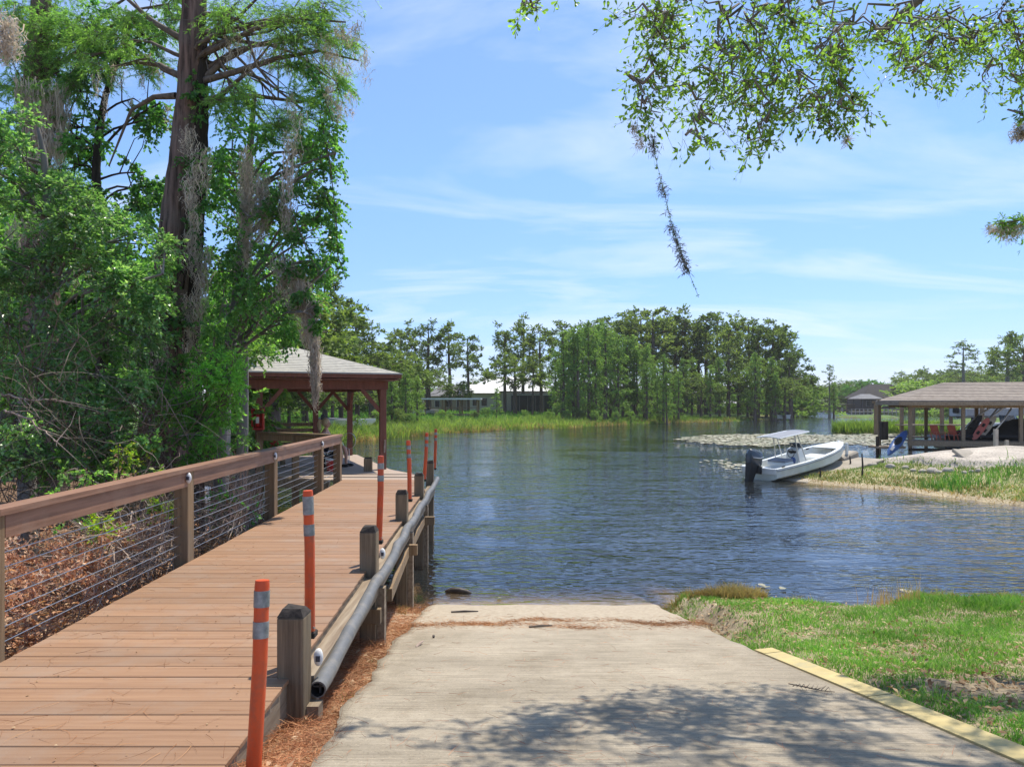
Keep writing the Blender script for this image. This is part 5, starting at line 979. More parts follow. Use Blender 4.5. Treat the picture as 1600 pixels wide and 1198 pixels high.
rg = [(.17*math.cos(a), .03*math.cos(a), .62+.2*math.sin(a)) for a in np.linspace(0, 2*math.pi, 21)]
MB().tube(rg, .009, 6).obj('hoop', M['alu'], nt_); MB().tube([(0,0,.42),(0,0,.0)], .012, 6).obj('handle', M['alu'], nt_)
nb = MB()
for i in range(-3,4):
    x_ = i*.045; h_ = .2*math.sqrt(max(0,1-(x_/.17)**2)); nb.tube([(x_,0,.62-h_),(x_,.05,.62),(x_,0,.62+h_)], .0025, 4); nb.tube([(-.17*math.sqrt(1-(i/4.5)**2),0,.62+i*.045),(0,.05,.62+i*.045),(.17*math.sqrt(1-(i/4.5)**2),0,.62+i*.045)], .0025, 4)
nb.obj('net_mesh', M['shorts'], nt_)

# ------------------------------------------------------------------ skiff on its little ramp
sk = thing('skiff', 'white centre-console skiff with grey sun canopy, stern in the water, bow up on a slab', 'boat', (8.95,25.4,-.12)); sk.rotation_euler = Euler((0, -R(7.4), R(29.5)))
Lb = 4.7; st = [0,.15,.8,1.6,2.4,3.1,3.7,4.2,4.5,4.68]; hb = [.80,.82,.86,.88,.87,.80,.66,.42,.22,.05]; kz = [0,0,0,0,0,.02,.08,.22,.38,.56]; gz_ = [.56,.56,.56,.57,.60,.64,.69,.73,.76,.78]
def sec(x, b, k, g, ins=0, flo=None):
    c = k+(g-k)*.32
    return [(x,-b,g),(x,-b*.97,c+.12*(g-k)),(x,-b*.86,c),(x,0,k),(x,b*.86,c),(x,b*.97,c+.12*(g-k)),(x,b,g)]
hm = MB(); hm.loft([sec(*q) for q in zip(st,hb,kz,gz_)]); o = len(hm.v); hm.add(sec(0,hb[0],kz[0],gz_[0]), [(6,5,4,3,2,1,0)])
hull = smooth_by_angle(hm.obj('hull', M['hull'], sk), 25)
im = MB(); isec = []
for x_, b, k, g in zip(st, hb, kz, gz_):
    bi = max(b-.11, .01); fl = max(k+.16, .2) if x_ < 3.9 else g-.12; isec.append([(x_,-bi,g),(x_,-bi*.97,min(fl+.03,g)),(x_,-bi*.9,min(fl,g)),(x_,0,min(fl,g)),(x_,bi*.9,min(fl,g)),(x_,bi*.97,min(fl+.03,g)),(x_,bi,g)])
im.loft(isec); im.obj('inner_liner', M['gel'], sk)
gm2 = MB()
for sy in (-1,1): gm2.loft([[(x_,sy*(b+.025),g-.05),(x_,sy*(b+.025),g+.012),(x_,sy*(max(b-.12,.0)),g+.012),(x_,sy*(max(b-.12,.0)),g-.01)] for x_, b, g in zip(st,hb,gz_)], close=True)
gm2.obj('gunwale', M['gel'], sk); MB().box((.0,0,.47),(.07,1.56,.2)).obj('transom', M['gel'], sk)
bd = MB(); bd.loft([[(x_,-max(b-.1,.01),g+.006),(x_,max(b-.1,.01),g+.006)] for x_, b, g in list(zip(st,hb,gz_))[6:]]); bd.obj('bow_deck', M['gel'], sk)
co_ = MB(); co_.hexa([(1.75,-.28,.2),(2.25,-.28,.2),(2.25,.28,.2),(1.75,.28,.2),(1.86,-.26,.92),(2.12,-.26,.98),(2.12,.26,.98),(1.86,.26,.92)]); cons = co_.obj('console', M['gel'], sk)
MB().box((1.85,0,.80),(.02,.34,.16), ry=-.12).obj('dashboard', M['motorleg'], cons); sw = MB(); sw.tube([(1.76+.02*math.sin(a),.15*math.cos(a),.80+.15*math.sin(a)) for a in np.linspace(0,2*math.pi,17)], .012, 6); sw.tube([(1.86,0,.8),(1.75,0,.8)], .02, 8); sw.obj('steering_wheel', M['black'], cons)
MB().hexa([(2.08,-.25,.97),(2.1,-.25,.97),(2.1,.25,.97),(2.08,.25,.97),(1.98,-.22,1.16),(2.0,-.22,1.16),(2.0,.22,1.16),(1.98,.22,1.16)]).obj('windscreen', M['pane'], cons)
MB().box((1.15,0,.40),(.5,.85,.40), bev=.05).obj('seat_cooler', M['gel'], sk); MB().box((1.15,0,.64),(.48,.8,.08), bev=.03).obj('seat_cushion', M['greycan'], sk); MB().box((.6,-.3,.33),(.4,.4,.22), bev=.03).obj('stern_seat', M['gel'], sk); MB().box((.6,.3,.33),(.4,.4,.22), bev=.03).obj('stern_seat', M['gel'], sk)
MB().box((3.0,0,.36),(.7,.75,.3), bev=.04).obj('bow_seat', M['gel'], sk); MB().ball((1.45,-.32,.6),(.11,.11,.13),10,8).obj('life_ring', M['blue'], sk)
fm = MB()
for sy in (-.55,.55):
    fm.tube([(1.55,sy,.2),(1.5,sy*.9,1.1),(1.45,sy*.88,1.55)], .02, 8); fm.tube([(2.0,sy,.2),(1.75,sy*.9,1.1),(1.6,sy*.88,1.55)], .02, 8); fm.tube([(.62,sy*.88,1.55),(2.24,sy*.88,1.55)], .016, 8)
fm.obj('canopy_frame', M['alu'], sk)
cp_ = MB(); g_ = []
for i in range(7):
    x_ = .62+i*.27; g_.append([(x_, y_, 1.55+.0*i+.04*(1-(y_/.5)**2)) for y_ in (-.5,-.32,-.12,.12,.32,.5)])
cp_.loft(g_); cp_.loft([[(a,b,c-.02) for a,b,c in s_] for s_ in g_]); cano = cp_.obj('canopy', M['greycan'], sk)
ce = MB()
for s_ in (g_[0], g_[-1]): ce.tube(s_, .022, 6)
for k in (0,-1): ce.tube([s_[k] for s_ in g_], .022, 6)
ce.obj('canopy_edge', M['gel'], sk)
ob = MB(); ob.loft([[(x_*1-.30+dx_, y_*sc_, z_) for (x_, y_) in ((-.2,-.1),(-.24,0),(-.2,.1),(.05,.16),(.2,.13),(.22,0),(.2,-.13),(.05,-.16))] for (z_, sc_, dx_) in ((.62,.8,.02),(.70,1.05,0),(.86,1.1,-.02),(.98,.9,-.02),(1.04,.5,-.0))], close=True)
mo = smooth_by_angle(ob.obj('outboard_motor', M['motor'], sk), 50)
lg_ = MB(); lg_.hexa([(-.42,-.06,.1),(-.24,-.06,.1),(-.24,.06,.1),(-.42,.06,.1),(-.48,-.1,.64),(-.16,-.1,.64),(-.16,.1,.64),(-.48,.1,.64)]); lg_.hexa([(-.44,-.04,-.3),(-.28,-.04,-.3),(-.28,.04,-.3),(-.44,.04,-.3),(-.44,-.06,.1),(-.24,-.06,.1),(-.24,.06,.1),(-.44,.06,.1)]); lg_.box((-.12,0,.5),(.16,.26,.22)); lg_.obj('motor_leg', M['motorleg'], mo)
pr = MB(); pr.tube([(-.28,0,-.22),(-.52,0,-.22),(-.6,0,-.22)],[.05,.055,.02],10)
for a in (0,2.1,4.2): pr.box((-.54,.08*math.cos(a),-.22+.08*math.sin(a)),(.02,.1,.1), rx=a)
pr.obj('propeller', M['motorleg'], mo); mo.scale = (1.3,1.3,1.2); mo.rotation_euler = (0,.38,0); _p = Vector((-.1,0,.5)); _m = Matrix.Rotation(.38,3,'Y'); mo.location = _p-_m@Vector((_p.x*1.3,0,_p.z*1.2))
for y_ in (-.11,.11): MB().tube([(-.5+.02,y_*1.3,.80),(-.25,y_*1.62,.83),(-.1,y_*1.4,.9)], .012, 6).obj('cowl_stripe', M['alu'], mo)
for sy in (-1,1): MB().loft([[(x_,sy*(b+.03),g-.075),(x_,sy*(b+.03),g-.05),(x_,sy*(b+.02),g-.05),(x_,sy*(b+.02),g-.075)] for x_, b, g in zip(st,hb,gz_)], close=True).obj('rub_rail', M['greycan'], sk)
MB().tube([(4.5,0,.78),(4.5,0,.83),(4.58,0,.83)], .02, 6).obj('bow_cleat', M['alu'], sk)
for x_, sy in ((3.4,.55),(3.4,-.55),(.4,.75),(.4,-.75)): MB().box((x_,sy,.66 if x_ > 2 else .59),(.14,.03,.05)).obj('cleat', M['motorleg'], sk)
sb = tag(MB().box((0,0,0),(4.5,1.9,.34), bev=.03).obj('boat_slab', M['conc']), 'tilted stained concrete slab carrying the white skiff', 'concrete slab'); sb.location = (11.75,26.45,.16); sb.rotation_euler = Euler((0,-R(8),R(29)))
bs = tag(MB().box((0,0,0),(1.0,.7,.34), bev=.06).obj('concrete_block', M['conc']), 'rounded concrete block under the bow of the skiff', 'block'); bs.location = (13.1,27.8,.60); bs.rotation_euler = (0,-.25,.5)
wp_ = tag(MB().tube([(0,0,-.5),(0,0,.98)], .06, 12).obj('mooring_post', M['gel']), 'short white post at the upper end of the skiff slab', 'post'); wp_.location = (GX(1323,27.6),27.6,.22)
for (px, D, zt, lb) in ((1328,26.6,.5,'dark short stake in the grass right of the slab'),(1281,24.9,.35,'thin stake at the waterline below the slab'),(1347,24.4,.75,'thin leaning dark stem in the grass of the right bank')):
    o = tag(MB().tube([(0,0,-.2),(.02,0,zt*.5),(.0,.01,zt)], [.035,.03,.02], 6).obj('stake', M['log']), lb, 'stake'); x_ = GX(px,D); o.location = (x_,D,max(hz(x_,D),0))
p0, p1 = Vector((12.62,27.5,1.12)), Vector((GX(1323,27.6),27.6,1.0)); tag(MB().tube([p0.lerp(p1,k/8)-Vector((0,0,.18*math.sin(math.pi*k/8))) for k in range(9)], .012, 5).obj('rope', M['rock']), 'slack pale rope from the skiff bow to the short white post', 'rope')
# loose concrete slab piece and stones on the sand
cs_ = tag(MB().box((0,0,0),(.75,.7,.12), bev=.02).obj('concrete_slab_piece', M['conc']), 'square broken concrete piece leaning on the edge of the sand', 'concrete piece'); cs_.location = (GX(1512,24.6),24.6,.92); cs_.rotation_euler = (R(28),R(5),R(12))
for i in range(13):
    px = 1372+i*13+random.uniform(-9,9); D = float(np.interp(px, [1370,1400,1460,1600], [26.2,25.0,23.9,22.6]))+random.uniform(-.35,.0); x_ = GX(px,D); r_ = random.uniform(.05,.16)
    m_ = MB(); m_.ball((0,0,0),(r_*1.2,r_,r_*.85),9,7,.2); o = smooth_by_angle(m_.obj('stone', M['rock']), 70); o.location = (x_,D,hz(x_,D)+r_*.3)
    tag(o, ORD[i]+' pale rounded stone from the left in the row below the sand bank', 'stone', 'pale stones along the sand bank')

# right bank vegetation
Pp_ = rng.uniform([9,18.5],[40,33.5],(190000,2)); sp_ = sdist(Pp_, PEN); ss_ = sdist(Pp_, SAND)
inv = (np.abs(Pp_[:,0]) < Pp_[:,1]*.76+1)
nzp = patch(Pp_)
k_ = inv & (sp_ > .25) & (ss_ < .1) & (nzp+rng.uniform(-.5,.5,len(Pp_)) > -.35); blades(Pp_[k_], .085, .024, M['bankgrass'], 'bank_grass', 'short bright green grass and weeds on the right bank', lean=.6)
k_ = inv & (sp_ > -.05) & (sp_ < 1.6) & (ss_ < -.1) & (rng.uniform(0,1,len(Pp_)) < .35); blades(Pp_[k_], .10, .02, M['grassdry'], 'dry_bank_grass', 'dry tan grass along the waterline of the right bank', lean=.7)
mnd = np.exp(-(((Pp_[:,0]-13.3)/1.5)**2+((Pp_[:,1]-21.6)/.6)**2))+np.exp(-(((Pp_[:,0]-16.8)/1.2)**2+((Pp_[:,1]-22.0)/.5)**2))*.7
k_ = inv & (rng.uniform(0,1,len(Pp_)) < mnd*.6) & (sp_ > .3); blades(Pp_[k_], .34, .02, M['grass'], 'tall_grass_mound', 'taller olive grass mound in the middle of the right bank', lean=.4)
Pe = rng.uniform([13,21.5],[22,28],(9000,2)); se = sdist(Pe, SAND); Pe = Pe[(np.abs(se) < .25) & (rng.uniform(0,1,len(Pe)) < .35+.4*wob(Pe[:,0],Pe[:,1],2))]; blades(Pe, .13, .02, M['grass'], 'edge_weeds', 'weeds fringing the edge of the sand on the right bank', lean=.5)
# reed islet
Pi = rng.uniform([28,61],[43,69],(26000,2)); Pi = Pi[sdist(Pi, ISL2) > 0]; blades(Pi, .75, .05, M['marsh'], 'reed_bed', 'low bright green reed islet beyond the lily pads', cat='reeds', lean=.3)
# lily pads
def pads(Pc, size, label, group=None):
    n_ = len(Pc); a = rng.uniform(0,2*math.pi,n_); r_ = size*rng.uniform(.6,1.3,n_); th = np.linspace(.25,2*math.pi-.25,8)
    tl = rng.normal(size=(n_,2))*.09
    rim = np.stack([np.stack([Pc[:,0]+r_*np.cos(t_+a), Pc[:,1]+r_*np.sin(t_+a), .016+rng.uniform(0,.02,n_)+np.abs(r_*(np.cos(t_+a)*tl[:,0]+np.sin(t_+a)*tl[:,1]))], 1) for t_ in th], 1)
    v = rim.reshape(-1,3); o = np.arange(n_)[:,None]*8; f = np.concatenate([o+np.array([[0,1,2,3]]), o+np.array([[0,3,4,7]]), o+np.array([[4,5,6,7]])]); ob_ = link('lily_pads', npmesh('lily_pads', v, f, M['pad'])); return tag(ob_, label, 'lily pads', None, 'stuff')
PADP = [(GX(x_,3080/(y_-628)),3080/(y_-628)) for x_, y_ in ((1068,687),(1100,681),(1180,679),(1290,680),(1390,678),(1400,692),(1370,697),(1290,692),(1190,697),(1120,694))]
Pc = rng.uniform([10,40],[42,66],(42000,2)); q = sdist(Pc, PADP); Pc = Pc[(q+wob(Pc[:,0],Pc[:,1],1.2)*1.0 > -.3) & (patch(Pc)+wob(Pc[:,0],Pc[:,1],2.6,5)*.5+rng.uniform(-.4,.4,len(Pc)) > -.25)]; pads(Pc[:4200], .19, 'wide mat of tan and pale green lily pads behind the skiff')
Pc = rng.normal(size=(90,2))*np.array([.55,1.5])+np.array([GX(1146,31),31]); pads(Pc, .11, 'small loose patch of lily pads left of the outboard motor')
Pc = rng.uniform([-1,0],[1,1],(5,2)); Pc = np.array([[GX(px,D),D] for px,D in ((1198,10.6),(1223,10.5),(1410,10.4),(1420,10.3),(780,10.0),(1190,10.7))]); pads(Pc, .045, 'few tiny floating leaves near the near shore')

# ------------------------------------------------------------------ boathouse on the right
BH = Vector((23.0,36.0)); 
bh = thing('boathouse', 'open boathouse with wide brown shingled hip roof on posts at the right edge', 'boathouse', (23.0,36.0,.9))
X0, X1, Y0, Y1 = 18.9, 27.9, 34.0, 38.6; DKZ = .93
for k in range(28):
    MB().box((X0+.16+k*.325,Y0+.45,DKZ),(.305,.9,.05)).obj('deck_plank', M['board'], bh).location = rel(bh)
for k in range(28):
    MB().box((X0+.16+k*.325,Y1-.35,DKZ),(.305,.9,.05)).obj('deck_plank', M['board'], bh).location = rel(bh)
part(MB().box(((X0+X1)/2,Y0-.05,DKZ-.12),(X1-X0+.1,.08,.24)), 'fascia_board', M['board'], bh); part(MB().box(((X0+X1)/2,Y0-.02,DKZ-.42),(X1-X0,.05,.14)), 'lower_stringer', M['barkdark'], bh)
px_ = [X0+.1, X0+2.35, X0+4.7, X0+7.0, X1-.1]
for x_ in px_:
    part(MB().box((x_,Y0+.15,1.0),(.145,.145,3.9)), 'post', M['board'], bh); part(MB().box((x_-.55,Y1-.2,1.0),(.145,.145,3.9)), 'post', M['post'], bh)
rz0, rz1 = 2.86, 3.78; ox = .5
rc_ = [(X0-ox,Y0-.5),(X1+ox,Y0-.5),(X1+ox,Y1+.5),(X0-ox,Y1+.5)]; rid = [(X0+2.1,36.3),(X1-2.1,36.3)]
rm = MB(); rm.add([(a,b,rz0) for a,b in rc_]+[(rid[0][0],rid[0][1],rz1),(rid[1][0],rid[1][1],rz1)]+[(a,b,rz0-.03) for a,b in rc_], [(0,1,5,4),(1,2,5),(2,3,4,5),(3,0,4),(9,8,7,6),(0,6,7,1),(1,7,8,2),(2,8,9,3),(3,9,6,0)])
rf = part(rm, 'roof', M['shingle2'], bh)
for i in range(4):
    a, b = rc_[i], rc_[(i+1)%4]; part(MB().beam((*a,rz0-.13),(*b,rz0-.13),.05,.18), 'fascia', M['board'], bh)
sc_ = MB(); nco = 12
for i in range(nco):
    k0, k1 = i/nco, (i+1.1)/nco; k1 = min(k1, .995)
    def rr_(k, dz): 
        out = []
        for (a, b), (c_, d_) in zip(rc_, (rid[0],rid[1],rid[1],rid[0])): out.append((a+(c_-a)*k, b+(d_-b)*k, rz0+(rz1-rz0)*k+dz))
        return out
    sc_.loft([rr_(k0,.0), rr_(k0,.028), rr_(k1,.006)], close=True, cap=False)
q = sc_.obj('shingle_course', M['shingle2'], rf); q['kind'] = 'stuff'
for y_ in (Y0+.15, Y1-.2): part(MB().box(((X0+X1)/2,y_,2.62),(X1-X0,.12,.2)), 'beam', M['post'], bh)
# covered tow boat
tb_ = thing('tow_boat', 'tow boat under a peaked black cover with silver tower, moored inside the boathouse', 'boat', (24.2,36.2,.55))
cs2 = [];
for x_, b, g, pk in ((-4.2,.95,.55,.62),(-3.4,1.1,.62,.75),(-2.6,1.15,.65,.85),(-1.2,1.18,.66,1.0),(-.2,1.18,.66,1.42),(.5,1.16,.66,1.45),(1.4,1.1,.66,1.1),(2.4,.9,.66,.8),(3.2,.55,.68,.72),(3.7,.1,.7,.70)):
    cs2.append([(x_,-b,g-.12),(x_,-b*.98,g),(x_,-b*.5,g+(pk-g)*.55),(x_,0,pk),(x_,b*.5,g+(pk-g)*.55),(x_,b*.98,g),(x_,b,g-.12)])
smooth_by_angle(MB().loft(cs2[2:]).obj('black_cover', M['canvas'], tb_), 35)
hs_ = [];
for x_, b, k in ((-3.4,1.05,-.1),(-2,1.12,-.12),(0,1.15,-.12),(1.5,1.05,-.1),(2.6,.75,0),(3.3,.4,.2),(3.75,.05,.5)): hs_.append([(x_,-b,.6),(x_,-b*.8,.15+k),(x_,0,k),(x_,b*.8,.15+k),(x_,b,.6)])
MB().loft(hs_).obj('hull', M['motorleg'], tb_); MB().box((-3.4,0,.25),(.04,2.0,.7)).obj('transom', M['motorleg'], tb_)
MB().box((-3.0,-.0,.52),(1.5,2.0,.1)).obj('deck', M['greycan'], tb_)
for sy in (-1.05,1.05):
    MB().tube([(-2.3,sy,.55),(-1.6,sy*.95,1.4),(-.9,sy*.85,2.0),(-.4,sy*.8,2.08)], .045, 8).obj('tower_tube', M['alu'], tb_, True); MB().tube([(-1.5,sy,.6),(-1.0,sy*.95,1.3),(-.6,sy*.85,1.95)], .04, 8).obj('tower_tube', M['alu'], tb_, True)
MB().tube([(-.6,-.85,2.02),(-.6,.85,2.02)], .045, 8).obj('tower_bar', M['alu'], tb_)
tc_ = MB(); tc_.loft([[(x_,-.9,z_),(x_,0,z_+.1),(x_,.9,z_)] for x_, z_ in ((-1.5,1.98),(-.9,2.16),(0,2.12),(.9,1.96),(1.6,1.84))]); tc_.loft([[(x_,-.9,z_-.05),(x_,0,z_+.04),(x_,.9,z_-.05)] for x_, z_ in ((-1.5,1.98),(-.9,2.14),(0,2.1),(.9,1.94),(1.6,1.84))]); tc_.obj('tower_bimini', M['canvas'], tb_)
def surfboard(label, loc, rot, m, ln=1.45):
    o = thing('wakeboard', label, 'wakeboard', loc); o.rotation_euler = rot; o.scale = (.85,.7,.85)
    oo = [[(x_,-b,-.02),(x_,b,-.02),(x_,b,.02),(x_,-b,.02)] for x_, b in ((-ln/2,.05),(-ln/2+.15,.17),(-.2,.22),(.2,.22),(ln/2-.15,.17),(ln/2,.05))]
    MB().loft(oo, close=True).obj('board', M[m], o); MB().box((-.25,0,.05),(.2,.16,.08), bev=.02).obj('binding', M['black'], o); MB().box((.25,0,.05),(.2,.16,.08), bev=.02).obj('binding', M['black'], o)
surfboard('orange striped wakeboard leaning in the rack nearest the boathouse post', (22.25,35.05,1.5), (R(75),R(-58),0), 'boardred')
surfboard('tan wakeboard in the tower rack of the covered boat', (22.55,35.1,1.6), (R(75),R(-58),0), 'rock'); surfboard('dark wakeboard behind the tan one in the tower rack', (22.0,35.3,1.65), (R(70),R(-55),0), 'canvas')
for k, (x_, lb) in enumerate(((20.35,'left red slatted deck chair on the boathouse dock'),(21.1,'right red slatted deck chair on the boathouse dock'))):
    o = thing('deck_chair', lb, 'chair', (x_,34.7,DKZ+.025), R(20), 'red deck chairs on the boathouse dock'); o.scale = (.68,.68,.68)
    for j in range(5): MB().box((-.24+.12*j,.0,.38),(.10,.5,.025), rx=-.12).obj('seat_slat', M['boardred'], o); MB().box((-.24+.12*j,.42,.72),(.10,.025,.75-.05*abs(j-2)), rx=-.42).obj('back_slat', M['boardred'], o)
    for sx in (-.32,.32): MB().box((sx,.0,.58),(.11,.75,.025)).obj('armrest', M['boardred'], o); MB().box((sx,-.26,.29),(.03,.09,.58)).obj('leg', M['boardred'], o); MB().box((sx,.3,.25),(.03,.09,.6), rx=-.4).obj('leg', M['boardred'], o)
jk = thing('kayak', 'blue kayak lying tilted against the left end of the boathouse dock', 'kayak', (18.45,33.7,.85)); jk.rotation_euler = (R(30), R(-32), R(35)); jk.scale = (.85,.62,.8)
kb = MB(); kb.loft([[(x_,-b,h_*.2),(x_,-b*.6,-h_),(x_,b*.6,-h_),(x_,b,h_*.2),(x_,b*.5,h_),(x_,-b*.5,h_)] for x_, b, h_ in ((-1.25,.03,.03),(-1.0,.2,.13),(-.5,.33,.17),(0,.37,.18),(.5,.33,.17),(1.0,.2,.14),(1.25,.03,.04))], close=True); smooth_by_angle(kb.obj('kayak_hull', M['blue'], jk), 45); MB().ball((0,0,.17),(.42,.24,.05),12,6).obj('cockpit', M['black'], jk); MB().box((-.75,0,.165),(.35,.2,.03)).obj('hatch', M['greycan'], jk)
def pivot(o, ang, c=(18.9,34.0), dx=0):
    a, b = o.location.x-c[0], o.location.y-c[1]; o.location.x = c[0]+a*math.cos(ang)-b*math.sin(ang)+dx; o.location.y = c[1]+a*math.sin(ang)+b*math.cos(ang); o.rotation_euler.z += ang
for q in [e_ for e_ in bpy.data.objects if e_.parent is None and (e_.name.startswith('boathouse') or e_.name.startswith('tow_boat') or e_.name.startswith('wakeboard') or e_.name.startswith('deck_chair'))]: pivot(q, R(-17), dx=.25)
pd = tag(MB().box((0,0,0),(1.3,1.0,.1)).obj('small_dock', M['board']), 'low grey step dock at the left foot of the boathouse', 'dock'); pd.location = (18.2,34.2,.62)
for (px, D, z0, z1, lb) in ((1381,34.6,.95,1.85,'dark bin-like pile cap at the left end of the boathouse dock'),(1371,34,-.3,1.15,'dark pile standing in the water left of the blue kayak')):
    x_ = GX(px,D); w_ = .3 if 'bin' in lb else .12; tag(MB().box((x_,D,(z0+z1)/2),(w_,w_,z1-z0), bev=.015).obj('pile', M['barkdark']), lb, 'pile')
for (px, D, z1, w_, lb) in ((1556,31.2,1.6,.14,'tall white post in front of the boathouse dock'),(1573,31.4,1.1,.12,'short white post right of the tall white post')):
    x_ = GX(px,D); tag(MB().box((x_,D,(hz(x_,D)+z1)/2-.1),(w_,w_,z1-hz(x_,D)+.2)).obj('white_post', M['rock']), lb, 'post')
o = MB(); o.loft([[(x_,-.3,z_),(x_,.3,z_),(x_,.3,z_-.05),(x_,-.3,z_-.05)] for x_, z_ in ((-1,.02),(-.75,.3),(-.4,.42),(0,.2),(.6,.08),(1.1,.03))], close=True); o = tag(smooth_by_angle(o.obj('tarp', M['rock']), 60), 'crumpled pale tarp lying under the boathouse dock edge', 'tarp'); o.location = (GX(1528,32.2),32.2,hz(GX(1528,32.2),32.2)+.02)
# second boathouse and lift behind at right
b2 = thing('boat_lift', 'grey boat lift with posts behind the brown-roofed boathouse', 'boat lift', (36,58,1))
for (x_, y_) in ((31,56),(34.2,56),(37.4,56),(40.5,56),(31,60),(34.2,60),(37.4,60),(40.5,60)): part(MB().box((x_,y_,1.4),(.22,.22,3.0)), 'post', M['post'], b2)
for y_ in (56,60): part(MB().box((35.7,y_,2.8),(10,.15,.2)), 'beam', M['post'], b2)
for k in range(20): part(MB().box((30.8+k*.52,55.6,1.0),(.49,1.2,.07)), 'deck_plank', M['board'], b2)
def runabout(name, label, cat, loc, rzv, ln, m, extra=True):
    o = thing(name, label, cat, loc, rzv); a = ln/2
    smooth_by_angle(MB().loft([[(x_*a,-b,.75+.1*max(x_,0)),(x_*a,-b*.8,.2+k),(x_*a,0,k),(x_*a,b*.8,.2+k),(x_*a,b,.75+.1*max(x_,0))] for x_, b, k in ((-1,1,0),(-.5,1.1,0),(0,1.12,0),(.5,.9,.05),(.8,.5,.25),(1,.04,.6))]).obj('hull', m, o), 30)
    MB().loft([[(x_*a,-b,.76+.1*max(x_,0)),(x_*a,b,.76+.1*max(x_,0))] for x_, b in ((-1,1),(-.5,1.1),(0,1.12),(.5,.9),(.8,.5),(1,.04))]).obj('deck', M['greycan'], o); MB().box((-a,0,.45),(.05,1.9,.6)).obj('transom', m, o)
    if extra: MB().hexa([(.0,-.8,.76),(.5,-.7,.76),(.5,.7,.76),(0,.8,.76),(-.15,-.75,1.3),(.0,-.65,1.3),(.0,.65,1.3),(-.15,.75,1.3)]).obj('windshield', M['pane'], o); MB().box((-a-.2,0,.8),(.35,.4,.8), bev=.05).obj('outboard', M['motorleg'], o)
    return o
runabout('motor_boat', 'silver-blue motor boat raised on the lift behind the boathouse', 'boat', (39.6,57.8,1.5), R(6), 6.4, mat('silver_hull', (.42,.47,.52), (.34,.39,.44), rough=.3, bump=0))
runabout('low_boat', 'low dark-topped white boat under the raised silver boat', 'boat', (35.6,50.5,.55), R(3), 4.6, M['gel'])
um = thing('patio_umbrella', 'teal patio umbrella beyond the boathouse at the right', 'umbrella', (GX(1578,62),62,1.2)); MB().tube([(0,0,-.3),(0,0,2.1)], .04, 6).obj('pole', M['alu'], um)
uc = MB(); uc.add([(0,0,2.3)]+[(1.3*math.cos(k*math.pi/4),1.3*math.sin(k*math.pi/4),1.75) for k in range(8)], [(0,k+1,(k+1)%8+1) for k in range(8)]+[(8,7,6,5,4,3,2,1)]); uc.obj('canopy', M['teal'], um)
